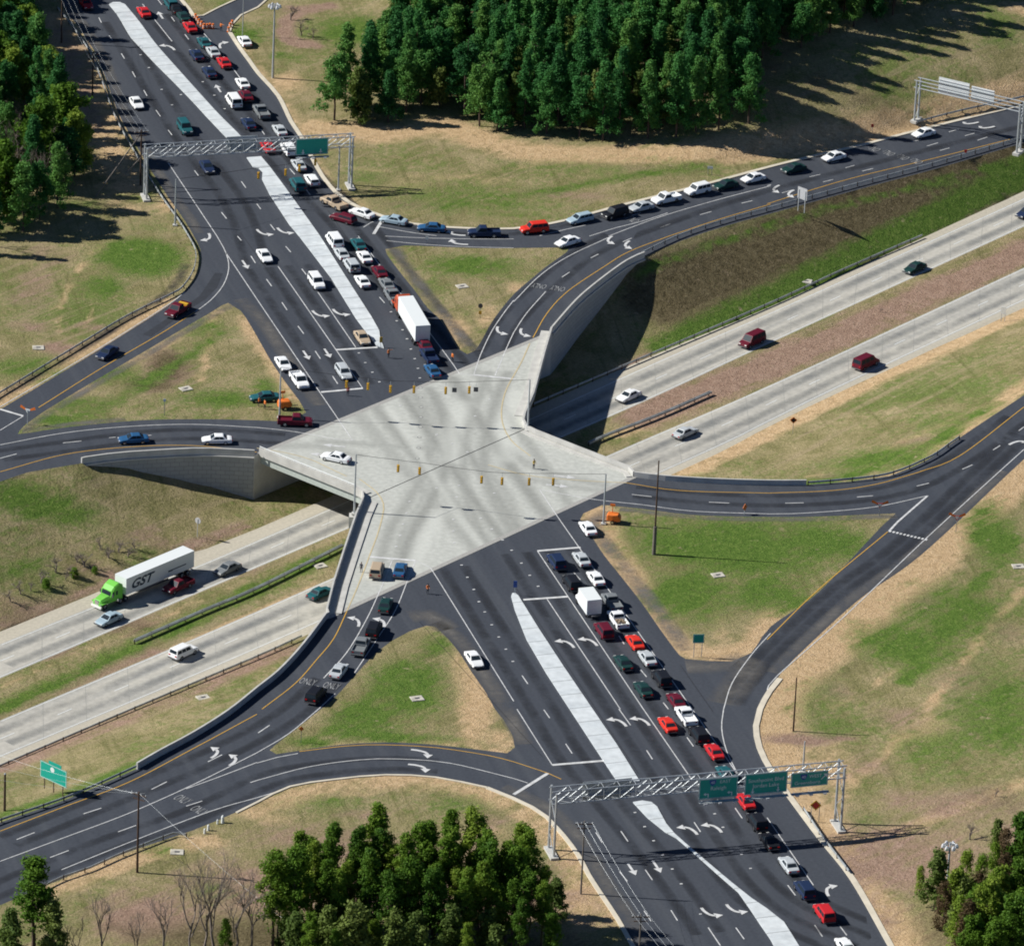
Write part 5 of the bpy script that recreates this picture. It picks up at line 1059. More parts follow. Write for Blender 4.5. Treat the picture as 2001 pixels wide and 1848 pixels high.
# semi trucks
def semi(px, py, d, z, L, label, cabcol, letters=None, hi=4.05):
    h = heading(px, py, d, z); o = G(px, py, z + (hi + 1.2) / 2)
    t = empty('semi_truck', (o.x, o.y, z + .02), h, label, 'truck')
    f = L / 2
    b = MB(); b.box((0, 0, (hi + 1.2) / 2), (L, 2.55, hi - 1.2)); tr = b.build('trailer', M['sign_white'], t)
    b = MB(); b.box((-f - .012, 0, (hi + 1.2) / 2), (.05, 2.4, hi - 1.4)); b.build('rear_door', M['alu'], tr)
    b = MB(); b.box((.1 * L, 0, 1.08), (L * .75, 1.0, .2)); b.box((-f + 1.9, 0, .8), (3.0, 1.0, .3)); b.box((-f - .02, 0, .62), (.12, 2.3, .14))
    for s in (-1, 1): b.box((.08 * L, s * 1.15, .85), (L * .42, .08, .35))
    b.build('trailer_frame', M['grey_trim'], tr)
    wheels(t, (-f + 1.3, -f + 2.6), .98, 'd', .52)
    cf = f + .7                                               # rear wall of the cab
    P_ = PAINT[cabcol]
    b = MB(); b.loft([ring(cf, 1.2, .75, 3.35, .15), ring(cf + .8, 1.22, .75, 3.75, .2), ring(cf + 1.7, 1.22, .75, 3.35, .25), ring(cf + 2.3, 1.18, .75, 2.75, .25), ring(cf + 2.55, 1.15, .75, 1.95, .2)]); b.build('cab', P_, t, fix=True)
    b = MB(); b.loft([ring(cf + 2.45, 1.1, .7, 2.0, .22), ring(cf + 3.3, 1.0, .65, 1.9, .28), ring(cf + 4.3, .92, .6, 1.62, .3), ring(cf + 4.55, .8, .65, 1.3, .2)])
    for s in (-1, 1): b.loft([ring(cf + 3.0, .3, .65, 1.0, .1), ring(cf + 3.4, .34, .75, 1.28, .12), ring(cf + 4.3, .32, .7, 1.15, .12), ring(cf + 4.5, .25, .55, .9, .1)]) if False else b.box((cf + 3.75, s * 1.03, 1.12), (1.35, .42, .16))
    b.build('hood', P_, t, fix=True)
    b = MB(); pane(b, ((cf + 2.56, -1.0, 1.98), (cf + 2.56, 1.0, 1.98), (cf + 2.32, .98, 2.72), (cf + 2.32, -.98, 2.72)), .03, .97, .05, .9, .05); b.build('windshield', M['glass'], t)
    for s in (-1, 1):
        b = MB(); q = ((cf + 1.1, s * 1.2, 1.9), (cf + 2.3, s * 1.17, 1.9), (cf + 2.15, s * 1.17, 2.6), (cf + 1.1, s * 1.2, 2.6)); q = q if s < 0 else q[::-1]; pane(b, q, 0, 1, 0, 1, .03); b.build('side_window', M['glass'], t)
        b = MB(); b.tube((cf + .95, s * 1.05, .7), (cf + .95, s * 1.05, 1.15), .3, n=10); b.build('fuel_tank', M['chrome'], t)
        b = MB(); b.box((cf + 4.42, s * .74, 1.0), (.2, .3, .22)); b.build('headlight', M['lamp_white'], t)
        b = MB(); b.box((cf + 2.35, s * 1.38, 2.1), (.12, .22, .6)); b.tube((cf + 2.3, s * 1.1, 2.2), (cf + 2.35, s * 1.38, 2.2), .025, n=5); b.build('mirror', M['grey_trim'], t)
    b = MB(); b.box((cf + 4.6, 0, .55), (.25, 2.2, .34)); b.build('bumper', M['lamp_white'], t)
    b = MB(); b.box((cf + 4.5, 0, 1.15), (.14, .85, .75)); b.build('grille', M['chrome'], t)
    b = MB(); b.box((cf + .6, 0, .75), (4.4, .9, .2)); b.build('chassis', M['grey_trim'], t)
    wheels(t, (cf - .7, cf + .45), .95, 'd', .52); wheels(t, (cf + 3.75,), 1.02, 'l', .52)
    if letters:
        navy = plain('lettering_dark', (.012, .035, .06), .5)
        me = text_mesh(letters, 'lettering', 2.1, 0, .07); me.materials.append(navy); me.transform(Matrix.Shear('XZ', 4, (0, 0)) if False else Matrix(((1.25, .45, 0, 0), (0, 1, 0, 0), (0, 0, 1, 0), (0, 0, 0, 1))))
        mk('lettering', me, tr, None, (f - 3.6, 1.285, 2.55), (math.pi / 2, 0, math.pi))
        b = MB(); b.box((-f + 3.3, 1.282, 2.3), (3.0, .012, .18)); b.box((-f + 5.3, 1.282, 2.25), (1.0, .012, .28)); b.build('side_stripe', navy, tr)
    return t
px, py = T(3, 1, (1205, 760))[0]
semi(px, py, (-538, 224), ZF, 15.2, 'semi truck with a lime green cab and a long white lettered trailer on the freeway', 'lime', 'GST')
px, py = T(2, 2, (1225, 640))[0]
semi(px, py, (-125, -215), 0.0, 12.6, 'semi truck with an orange cab and a white trailer in the middle queue', 'orange')

# ------------------------------------------------------------------ street furniture
def mpx(p): return FOC / (Vector(p) - CAM).dot(_fw) * math.cos(PITCH)      # survey pixels per metre of height at p
def GLow(px, py):
    for i in range(90):
        z = 1.0 - i * .1; p = G(px, py, z)
        if z <= (zlow(p.x, p.y, None) if inside(cutpoly, p.x, p.y) else zup(p.x, p.y)): return p
    return G(px, py, ZF)
def toview(p, deg=0): return R(deg)                      # 0: faces the viewer (-y)
# --- gantries
def legend(kind):
    """mesh pieces of the white legend of a sign: list of (mesh, x, z)"""
    return kind
def sign_panel(parent, name, cx, cz, wd, ht, y, facing, texts=(), arrows=(), shields=(), face='sign_green', back='rail'):
    """a sign standing in the parent's xz plane; facing -1 shows its face towards -y"""
    b = MB(); b.box((cx, y, cz), (wd, .08, ht)); b.cur = 1; yy = y + facing * .043; b.face(*[(cx + u, yy, cz + v) for u, v in ((-wd / 2, -ht / 2), (wd / 2, -ht / 2), (wd / 2, ht / 2), (-wd / 2, ht / 2))]); s = b.build(name, [M[back], M[face]], parent)
    yf = y + facing * .052
    e = MB()
    for (x, z, a, c) in ((0, ht / 2 - .1, wd - .2, .07), (0, -ht / 2 + .1, wd - .2, .07), (wd / 2 - .1, 0, .07, ht - .2), (-wd / 2 + .1, 0, .07, ht - .2)): e.box((cx + x, yf, cz + z), (a, .012, c))
    e.build('border', M['sign_white'], s)
    for tx, x, z, sz in texts:
        me = text_mesh(tx, 'lettering', sz); me.materials.append(M['sign_white']); mk('lettering', me, s, None, (cx + x, yf + facing * .012, cz + z), (math.pi / 2, 0, 0 if facing < 0 else math.pi))
    if arrows:
        e = MB()
        for kind, x, z, k in arrows:
            Yy = yf + facing * .01
            def q(*pts): e.face(*[(cx + x + px * k, Yy, cz + z + pz * k) for px, pz in pts])
            if kind == 'down': q((-.1, .5), (-.1, -.1), (.1, -.1), (.1, .5)); q((-.38, -.05), (0, -.5), (.38, -.05))
            elif kind == 'left': q((.15, -.5), (.35, -.5), (.35, .35), (.15, .35)); q((-.3, .15), (.15, .15), (.15, .35), (-.3, .35)); q((-.25, -.1), (-.25, .6), (-.7, .25))
            elif kind == 'upright': q((-.45, -.35), (-.35, -.45), (.25, .15), (.15, .25)); q((.5, .5), (-.1, .5), (.5, -.1))
        e.build('arrow', M['sign_white'], s)
    for x, z, k, tx in shields:
        e = MB(); Yy = yf + facing * .012
        e.face(*[(cx + x + a * k, Yy, cz + z + c * k) for a, c in ((-.5, .45), (-.5, .0), (-.3, -.35), (0, -.55), (.3, -.35), (.5, 0), (.5, .45))]); sh = e.build('route_shield', M['sign_blue'], s)
        me = text_mesh(tx, 'lettering', .62 * k); me.materials.append(M['sign_white']); mk('lettering', me, s, None, (cx + x, Yy + facing * .01, cz + z - .02), (math.pi / 2, 0, 0 if facing < 0 else math.pi))
    return s
def gantry(bl, br, H, depth, wid, label, light=False):
    a, b = GZ(*bl), GZ(*br); d = b - a; L = math.hypot(d.x, d.y); h = math.atan2(d.y, d.x)
    t = empty('sign_gantry', a, h, label, 'gantry')
    dz = b.z - a.z
    for x, zb in ((0, 0), (L, dz)):
        m = MB()
        for y in (-wid / 2, wid / 2): m.tube((x, y, zb), (x, y, H), .20, .17, 10)
        for k in range(3): 
            z0 = zb + (H - depth - zb) * k / 3; z1 = zb + (H - depth - zb) * (k + 1) / 3; s_ = 1 if k % 2 else -1
            m.tube((x, s_ * wid / 2, z0 + .3), (x, -s_ * wid / 2, z1), .06, n=6)
        m.build('upright', M['steel'], t)
        m = MB(); m.box((x, 0, zb + .1), (1.2, wid + 1.2, .5)); m.build('footing', M['concrete'], t)
    m = MB(); n = max(6, int(L / 2.4)); wt_ = min(wid, 1.6)
    C4 = [(-wt_ / 2, H), (wt_ / 2, H), (-wt_ / 2, H - depth), (wt_ / 2, H - depth)]
    for y, z in C4: m.tube((-.5, y, z), (L + .5, y, z), .10, n=8)
    for k in range(0 if light else n):
        x0, x1 = L * k / n, L * (k + 1) / n
        for y in (-wt_ / 2, wt_ / 2): m.tube((x0, y, H - depth), (x1, y, H), .06, n=5); m.tube((x1, y, H - depth), (x1, y, H), .04, n=5)
        m.tube((x0, -wt_ / 2, H), (x1, wt_ / 2, H), .05, n=5); m.tube((x0, wt_ / 2, H - depth), (x1, -wt_ / 2, H - depth), .05, n=5); m.tube((x1, -wt_ / 2, H), (x1, wt_ / 2, H), .04, n=5)
    m.build('truss', M['steel'], t)
    return t, L, wt_
def walkway(t, cx, wd, z, y):
    m = MB(); m.box((cx, y - .55, z), (wd, .75, .07))
    for k in range(max(2, int(wd / 1.6))):
        x = cx - wd / 2 + .6 + k * (wd - 1.2) / max(1, int(wd / 1.6) - 1); m.box((x, y - .5, z - .08), (.08, 1.3, .1))
    o = m.build('walkway', M['rail'], t)
    m = MB()
    for k in range(max(2, int(wd / 1.7))):
        x = cx - wd / 2 + .8 + k * (wd - 1.6) / max(1, int(wd / 1.7) - 1); m.box((x, y - 1.2, z + .06), (.5, .3, .22))
    m.build('sign_light', M['alu'], o)
t, L, wt_ = gantry((284, 388), (684, 366), 10.0, 1.9, 2.2, 'steel sign gantry with one green sign over the upper arterial')
sign_panel(t, 'sign', .80 * L, 8.7, 5.9, 3.1, -wt_ / 2 - .25, -1, arrows=(('down', -1.6, -1.0, .9), ('down', 1.6, -1.0, .9))); walkway(t, .80 * L, 6.0, 6.9, -wt_ / 2 - .3)
sign_panel(t, 'sign', .47 * L, 9.0, 5.6, 3.0, wt_ / 2 + .25, 1)
t, L, wt_ = gantry((1077, 1668), (1637, 1616), 10.6, 2.0, 2.8, 'steel sign gantry with three green signs over the lower arterial')
sign_panel(t, 'sign', .562 * L, 9.0, 5.9, 3.3, -wt_ / 2 - .25, -1, (('EAST', 1.0, 1.0, .75), ('Raleigh', 0, 0, .85)), (('left', -1.7, -1.05, .75), ('left', 1.9, -1.05, .75)), ((-.9, .98, 1.0, '40'),))
sign_panel(t, 'sign', .728 * L, 9.1, 6.5, 3.4, -wt_ / 2 - .25, -1, (('Southpoint Blvd', 0, .55, .85), ('Jordan Lake', 0, -.35, .85)), (('down', -2.0, -1.15, .8), ('down', 1.9, -1.15, .8)))
sign_panel(t, 'sign', .880 * L, 9.1, 5.7, 2.4, -wt_ / 2 - .25, -1, (('WEST', .9, .45, .75), ('Greensboro', -.3, -.55, .8)), (('upright', 2.2, .2, 1.0),), ((-.9, .45, 1.0, '40'),))
for f, w_ in ((.562, 6.0), (.728, 6.6), (.88, 5.8)): walkway(t, f * L, w_, 7.1, -wt_ / 2 - .3)
sign_panel(t, 'sign', .19 * L, 9.2, 7.4, 3.2, wt_ / 2 + .25, 1)
t, L, wt_ = gantry((1790, 236), (1990, 299), 8.2, 1.4, 1.6, 'steel sign gantry showing the pale backs of two signs at the upper right', True)
for f, w_ in ((.32, 6.2), (.60, 4.6)):
    s = sign_panel(t, 'sign', f * L, 7.6, w_, 3.2 if f < .5 else 2.6, wt_ / 2 + .2, 1, face='sign_white', back='sign_white'); m = MB()
    for k in range(4): m.box((f * L, wt_ / 2 + .10, 6.5 + k * .74), (w_ - .1, .1, .12))
    m.build('panel_rib', M['alu'], s)
# --- poles with span wires and signals
def pole(bx, by, ty, label, mat='steel', r0=.17, name='signal_pole', arm=0, z=None, sleeve=False, cat='pole'):
    p = GZ(bx, by) if z is None else G(bx, by, z); H = (by - ty) / mpx(p)
    t = empty(name, p, 0, label, cat); m = MB(); m.tube((0, 0, -.3), (0, 0, H), r0, r0 * .62, 10); m.build('shaft', M[mat], t)
    if mat == 'steel': m = MB(); m.box((0, 0, .08), (.8, .8, .3)); m.build('base', M['concrete'], t)
    if sleeve: m = MB(); m.tube((0, 0, -.2), (0, 0, H * .30), r0 * 1.9, r0 * 1.7, 10); m.build('sleeve', M['greypole'], t)
    if arm:
        m = MB(); m.box((0, 0, H - .5), (2.6, .12, .14), R(arm)); m.box((0, 0, H - 1.2), (2.0, .1, .12), R(arm)); m.build('crossarm', M['wood'], t)
        m = MB()
        for k in (-1.2, -.4, .4, 1.2): m.tube((k * math.cos(R(arm)), k * math.sin(R(arm)), H - .45), (k * math.cos(R(arm)), k * math.sin(R(arm)), H - .2), .05, n=6)
        m.build('insulator', M['sign_white'], t)
    return t, p, H
def wire(pts, sag, name, label, cat='wire', r=.034, mat='dark'):
    P = []
    for a, b in zip(pts, pts[1:]):
        a, b = Vector(a), Vector(b)
        for k in range(12): u = k / 12; q = a.lerp(b, u); q.z -= sag * 4 * u * (1 - u); P.append(q)
    P.append(Vector(pts[-1])); m = MB()
    for a, b in zip(P, P[1:]): m.tube(a, b, r, n=4, cap=False)
    o = m.build(name, M[mat]); return tag(o, label, cat)
pA = pole(546, 817, 718, 'steel signal pole left of the upper stop bars beside the workers')
pB = pole(1031, 842, 742, 'steel signal pole at the notch of the right hand bridge parapet')
pC = pole(692, 1004, 888, 'steel signal pole at the notch of the left hand bridge parapet', z=-.3)
pD = pole(1179, 1024, 926, 'steel signal pole beside the orange machine right of the bridge')
pE = pole(342, 441, 352, 'steel signal pole beside the left guardrail below the upper gantry')
pF = pole(661, 372, 288, 'steel signal pole next to the right upright of the upper gantry')
pole(1569, 1508, 1447, 'steel pole behind the lower gantry beside the bare soil')
m = MB(); m.box((0, 0, -1.2), (1.6, 1.6, 2.0)); o = m.build('pier_cap', M['concrete'], pC[0])
def signal(px, py, z, label, group, extra=None):
    p = G(px, py, z); t = empty('traffic_signal', p, 0, label, 'traffic light', group)
    b = MB(); b.box((0, 0, 0), (.42, .30, 1.25)); b.build('housing', M['sig_yellow'], t)
    for k, c in ((.38, 'lamp_red'), (0, 'sig_yellow'), (-.38, 'sign_green')):
        b = MB(); b.tube((0, -.15, k), (0, -.40, k + .02), .16, n=10); v = b.build('visor', M['sig_yellow'], t)
        b = MB(); b.tube((0, -.151, k), (0, -.17, k), .13, n=10); b.build('lens', M[c], v)
    b = MB(); b.tube((0, 0, .6), (0, 0, 1.5), .03, n=5); b.build('hanger', M['steel'], t)
    return p
g1, g2, g3 = 'signals on the upper span wire', 'signals on the lower span wire', 'signals on the wire by the upper gantry'
r1 = [signal(x, y, 6.3, lab, g1) for x, y, lab in ((677, 751, 'yellow signal leftmost on the upper span above a red clad person'), (719, 755, 'yellow signal above the stop bar corner left of the deck'), (763, 760, 'yellow signal just left of the upper deck edge'), (809, 761, 'yellow signal over the upper deck edge'), (871, 763, 'yellow signal with a dark sign to its right, left of a pair'), (917, 762, 'yellow signal rightmost on the upper span over the deck'))]
r2 = [signal(x, y, 6.3, lab, g2) for x, y, lab in ((778, 915, 'yellow signal leftmost on the lower span over the deck'), (820, 920, 'yellow signal second from the left pole on the lower span'), (941, 937, 'yellow signal left of the deck centre tyre marks on the lower span'), (981, 940, 'yellow signal in the middle of the lower span'), (1034, 941, 'yellow signal below the standing officer on the lower span'), (1081, 941, 'yellow signal rightmost on the lower span beside white arrows'))]
r3 = [signal(x, y, 6.0, lab, g3) for x, y, lab in ((505, 343, 'yellow signal over the narrow end of the median'), (558, 337, 'yellow signal over the lane right of the median'), (585, 329, 'yellow signal over the silver sedan by the upper sign'), (616, 317, 'yellow signal over the kerb below the upper sign'))]
def span(a, b, pts, label):
    up_ = lambda v: Vector((v.x, v.y, v.z + 1.5))
    wire([a[1] + Vector((0, 0, a[2]))] + [up_(p) for p in pts] + [b[1] + Vector((0, 0, b[2]))], .05, 'span_wire', label)
span(pA, pB, r1, 'thin dark span wire carrying the upper six signals across the deck'); span(pC, pD, r2, 'thin dark span wire carrying the lower six signals across the deck'); span(pE, pF, r3, 'thin dark span wire with four signals below the upper gantry')
for x, y, lab in ((888, 762, 'small dark lane sign hanging between two signals over the deck'), (930, 761, 'small dark lane sign hanging at the right end of the signals')):
    p = G(x, y, 6.6); t = empty('lane_sign', p, 0, lab, 'sign'); b = MB(); b.box((0, 0, 0), (.75, .05, .8)); b.build('panel', M['grey_trim'], t); b = MB(); b.tube((0, 0, .4), (0, 0, 1.2), .03, n=5); b.build('hanger', M['steel'], t)
# --- utility poles
uA = pole(120, 84, -24, 'dark wooden utility pole at the top left in front of the woods', 'wood', .16, 'utility_pole', 20)
uB = pole(180.6, 189, 105, 'dark wooden utility pole standing in the shadow stripes by the woods', 'wood', .16, 'utility_pole', 20)
uC = pole(274.5, 362, 256, 'dark wooden utility pole with a long slanting brace by the upper gantry', 'wood', .17, 'utility_pole', 20)
a = G(186, 386); m = MB(); m.tube((0, 0, uC[2] - .6), (a.x - uC[1].x, a.y - uC[1].y, .1), .11, n=7); m.tube((0, 0, uC[2] * .5), (a.x * .35 - uC[1].x * .35, a.y * .35 - uC[1].y * .35, uC[2] * .28), .09, n=6); m.build('brace', M['greypole'], uC[0])
uD = pole(1277.5, 1083, 900, 'tall wooden pole with a grey sleeve in the right grass triangle', 'wood', .17, 'utility_pole', sleeve=True)
uE = pole(1550, 1428, 1322, 'wooden pole beside the curved ramp at the right', 'wood', .15, 'utility_pole')
uF = pole(268, 1704, 1543, 'wooden utility pole with a crossarm at the lower left', 'wood', .19, 'utility_pole', -30)
uG = pole(1135, 1746, 1600, 'wooden utility pole with a crossarm below the lower gantry', 'greypole', .15, 'utility_pole', 5)
uH = pole(1248, 1872, 1782, 'wooden utility pole cut by the bottom edge beside the road', 'greypole', .15, 'utility_pole', 5)
p = G(9, 1590, -1.5); t = empty('utility_pole', p, 0, 'reddish wooden pole at the far left edge above the guardrail', 'pole'); m = MB(); m.tube((0, 0, -.4), (0, 0, 6.6), .2, .15, 10); m.build('shaft', M['wood'], t); m = MB(); m.tube((0, 0, 6.6), (0, 0, 6.75), .17, .1, 8); m.build('cap', M['steel'], t)
tp = lambda u, dx=0, dz=-.2: Vector((u[1].x + dx, u[1].y, u[1].z + u[2] + dz))
for i, dx in enumerate((-1.1, 0, 1.1)):
    lab = ('left', 'middle', 'right')[i]
    wire([tp(uA, dx), tp(uB, dx), tp(uC, dx)], .5, 'power_line', lab + ' of three thin wires between the poles by the woods', r=.012, mat='steel')
    wire([tp(uG, dx), tp(uH, dx), tp(uH, dx) + Vector((14, -32, 0))], .4, 'power_line', lab + ' of three thin wires over the road at the bottom', r=.012, mat='steel')
    e = G(-80, 1445 + 32 * i, 12.5); wire([e, tp(uF, dx * .8)], .7, 'power_line', ('upper', 'middle', 'lower')[i] + ' of three pale wires crossing the ramp at the lower left', r=.012, mat='steel')
wire([tp(uF), G(560, 1800, 5)], .5, 'power_line', 'pale wire running down right from the lower left pole', r=.012, mat='steel')
# --- high mast lights
def highmast(bx, by, ty, label):
    p = GZ(bx, by); H = (by - ty) / mpx(p); t = empty('high_mast_light', p, 0, label, 'lamp'); m = MB(); m.tube((0, 0, -.2), (0, 0, H), .24, .12, 12); m.build('mast', M['steel'], t)
    m = MB(); 
    for k in range(12): a0, a1 = k * math.pi / 6, (k + 1) * math.pi / 6; m.tube((.8 * math.cos(a0), .8 * math.sin(a0), H - .3), (.8 * math.cos(a1), .8 * math.sin(a1), H - .3), .05, n=5)
    m.tube((-.8, 0, H - .3), (.8, 0, H - .3), .04, n=5); m.tube((0, -.8, H - .3), (0, .8, H - .3), .04, n=5); m.build('ring', M['steel'], t)
    for k in range(6):
        a0 = k * math.pi / 3; m = MB(); m.loft([[(.95 * math.cos(a0) + q * math.cos(a0 + s), .95 * math.sin(a0) + q * math.sin(a0 + s), z) for s in (0, 1.05, 2.09, 3.14, 4.19, 5.24)] for q, z in ((.34, H - .75), (.28, H - .45), (.12, H - .15))]); m.build('lamp_head', M['alu'], t)
highmast(533, 153, 12, 'tall steel high mast light on the bare soil at the top'); highmast(1848, 1762, 1643, 'high mast light among the cedars at the lower right')
p = GZ(474, 70); t = empty('street_lamp', p, 0, 'slim steel lamp pole beside the side road at the top', 'lamp'); m = MB(); m.tube((0, 0, 0), (0, 0, 10), .1, .06, 8); m.build('mast', M['steel'], t); m = MB(); m.tube((0, 0, 9.9), (-2, 0, 10.3), .05, n=6); m.box((-2.2, 0, 10.3), (.8, .3, .14)); m.build('lamp_head', M['alu'], t)
# --- roadside signs
def roadsign(px, py, base_dy, wd, ht, label, face='sign_green', shape='rect', posts=1, low=False, yaw=0, legendc=None, flags=False, back=False):
    b0 = GLow(px, py + base_dy) if low else GZ(px, py + base_dy); H = base_dy / mpx(b0)
    t = empty('road_sign', b0, R(yaw), label, 'sign'); m = MB(); y = 0
    hw, hh = wd / 2, ht / 2
    pts = {'rect': [(-hw, -hh), (hw, -hh), (hw, hh), (-hw, hh)], 'diamond': [(0, -hh), (hw, 0), (0, hh), (-hw, 0)], 'yield': [(0, -hh), (hw, hh), (-hw, hh)], 'round': [(hw * math.cos(k * math.pi / 6), hh * math.sin(k * math.pi / 6)) for k in range(12)]}[shape]
    n = len(pts); m.poly([(x, -.03, H + z) for x, z in pts] + [(x, .03, H + z) for x, z in pts], [tuple(range(n)), tuple(range(2 * n - 1, n - 1, -1))] + [(i, n + i, n + (i + 1) % n, (i + 1) % n) for i in range(n)])
    pl = m.build('panel', M[face], t)
    if legendc:
        m = MB(); k = .72; m.poly([(x * k, -.036, H + z * k + (.04 if shape == 'yield' else 0)) for x, z in pts], [tuple(range(n))]); 
        if shape == 'rect' and legendc == 'edge':
            m = MB()
            for (x, z, a, c) in ((0, hh - .08, wd - .16, .06), (0, -hh + .08, wd - .16, .06), (hw - .08, 0, .06, ht - .16), (-hw + .08, 0, .06, ht - .16)): m.box((x, -.034, H + z), (a, .012, c))
            m.build('border', M['sign_white'], pl)
        else: m.build('symbol', M[legendc], pl)
    for k in range(posts):
        x = 0 if posts == 1 else (-hw * .7 + k * hw * 1.4 / (posts - 1)); m = MB(); m.box((x, .07, (H + hh * .6) / 2 - .15), (.09 + .05 * (wd > 2), .08, H + hh * .6 + .3)); m.build('post', M['steel'] if wd < 3 else M['wood'], t)
    if flags:
        for s in (-1, 1): m = MB(); m.poly([(s * hw * .6, 0, H + hh), (s * (hw + .75), 0, H + hh + .55), (s * (hw + .9), 0, H + hh + .1), (s * hw * .8, .02, H + hh * .4)], [(0, 1, 2, 3), (3, 2, 1, 0)]); m.build('flag', M['sign_red'] if False else M['orange'], t)
    return t, H, pl
t, H, pl = roadsign(104, 1511, 34, 5.4, 2.7, 'large green sign with a white disc at the lower left above the guardrail', posts=3, yaw=-40, legendc='edge')
m = MB(); m.face(*[(-.2 + .42 * math.cos(k * math.pi / 6), -.045, H + .62 + .42 * math.sin(k * math.pi / 6)) for k in range(12)]); m.build('disc', M['sign_white'], pl)
m = MB(); m.box((.3, 0, H + 1.65), (2.6, .06, .5)); m.build('exit_plaque', M['sign_green'], pl)
roadsign(1363, 1247, 37, 1.75, 1.5, 'small green sign on two posts in the straw below the right triangle', posts=2, yaw=8, legendc='edge')
roadsign(1959.5, 607, 22, .9, 1.3, 'plain white sign on two posts beside the freeway at the right', 'sign_white', posts=2, low=True, yaw=-15)
roadsign(1566, 379, 32, 2.1, 2.2, 'grey back of a sign on two posts above the grass bank', 'alu', posts=2, yaw=140)
roadsign(1549, 821, 27, 1.25, 1.25, 'orange diamond sign beside the lower freeway lanes', 'orange', 'diamond', low=True, legendc='dark')
roadsign(1455, 991, 14, 1.1, 1.3, 'narrow orange diamond sign on the edge of the right hand ramp', 'orange', 'diamond', yaw=50)
roadsign(1592, 1572, 34, 1.7, 1.7, 'yellow diamond sign with a red symbol under the lower gantry', 'sig_yellow', 'diamond', posts=2, legendc='sign_red')
roadsign(588, 1423, 28, .8, .8, 'small orange sign at the left tip of the lower grass triangle', 'orange', 'diamond')
roadsign(938, 598, 24, .8, .9, 'dark sign with a yellow plaque in the upper grass triangle', 'grey_trim', 'round')
roadsign(938, 611, 11, .5, .6, 'yellow plaque under the dark round sign in the upper triangle', 'sig_yellow')
roadsign(1718, 988, 20, 1.0, .9, 'red and white yield sign with orange flags at the tip of the right triangle', 'sign_red', 'yield', legendc='sign_white', flags=True)
roadsign(1868, 1012, 28, 1.0, .9, 'red and white yield sign with orange flags on the straw verge at the right', 'sign_red', 'yield', legendc='sign_white', flags=True)
roadsign(54, 804, 26, 1.0, .9, 'yield sign with orange flags at the far left ramp', 'sign_white', 'yield', flags=True, yaw=160)
roadsign(386, 1017, 32, 1.1, 1.1, 'grey shield shaped sign on the slope above the green truck', 'alu', 'round', low=True, yaw=150)
roadsign(321, 782, 30, .4, .5, 'tiny white sign on a thin post in the left grass triangle', 'sign_white')
roadsign(744, 664, 15, .5, 1.0, 'yellow marker sign at the tip of the upper median', 'sig_yellow', yaw=15); roadsign(1006, 1141, 22, .6, 1.1, 'blue marker sign at the tip of the lower median', 'sign_blue')
roadsign(1387, 328, 14, 1.0, .5, 'small white sign on the grass above the ramp queue', 'sign_white', posts=2); roadsign(1704, 246, 12, .5, .6, 'small red sign on the straw strip at the upper right', 'sign_red'); roadsign(1886, 296, 14, .5, .6, 'small red sign by the guardrail near the far gantry', 'sign_red')
roadsign(834, 465, 10, .5, .6, 'small pink sign on the edge of the upper triangle', 'sign_white')
# --- drains
DI = MB(); 
DI.loft([[(-1.15, -.95, -.2), (1.15, -.95, -.2), (1.15, .95, -.2), (-1.15, .95, -.2)], [(-1.15, -.95, .14), (1.15, -.95, .14), (1.15, .95, .14), (-1.15, .95, .14)], [(-1.05, -.85, .2), (1.05, -.85, .2), (1.05, .85, .2), (-1.05, .85, .2)]])
dm = DI.mesh('drain_slab', [plain('stained_concrete', (.47, .44, .37), .85, var=.35, scale=1.2)]); DG = MB(); DG.box((0, -.1, .2), (.85, .55, .03)); dg_ = DG.mesh('drain_grate', [M['grey_trim']])
for x, y, lab, low in ((75, 680, 'by the left edge', 0), (363, 760, 'in the left grass triangle', 0), (903, 560, 'in the upper grass triangle', 0), (1576, 550, 'beside the freeway at the upper right', 1), (1403, 1124, 'in the right grass triangle', 0), (1990, 1107, 'at the right edge', 0), (397, 1363, 'between the freeway and the curved ramp', 1), (815, 1365, 'in the lower grass triangle', 0), (346, 1665, 'above the bare trees', 0), (626, 1106, 'in the median beside the bridge', 1)):
    p = GLow(x, y) if low else GZ(x, y); t = empty('drain_inlet', p, R(rng.uniform(-20, 40)), 'pale concrete drain inlet ' + lab, 'drain', 'drain inlets'); t.scale = (.85, .85, .8); mk('slab', dm, t); mk('grate', dg_, t)
# --- barrels, marker posts, machines
BR = MB(); prof = [(.30, 0), (.29, .25), (.27, .26), (.27, .5), (.25, .51), (.25, .75), (.23, .76), (.22, 1.0)]
BR.loft([[(r_ * math.cos(k * math.pi / 6), r_ * math.sin(k * math.pi / 6), z) for k in range(12)] for r_, z in prof]); brm = BR.mesh('barrel_body', [M['orange']])
BB = MB()
for z0 in (.32, .58): BB.tube((0, 0, z0), (0, 0, z0 + .1), .285, .275, 12)
bbm = BB.mesh('barrel_band', [M['sign_white']])
for i, (x, y) in enumerate(((1522, 140), (1535, 160), (1548, 180), (1568, 197), (1588, 216), (1612, 217), (1634, 214), (1658, 217), (1780, 242), (1793, 210), (1808, 190))):
    p = GZ(*T(1, 1, (x, y + 8))[0]); t = empty('traffic_barrel', p, 0, 'orange barrel in the row closing the side road mouth' if i < 8 else 'orange barrel on the far kerb of the side road', 'barrel', 'barrels across the side road' if i < 8 else 'barrels on the far kerb'); mk('body', brm, t); mk('band', bbm, t)
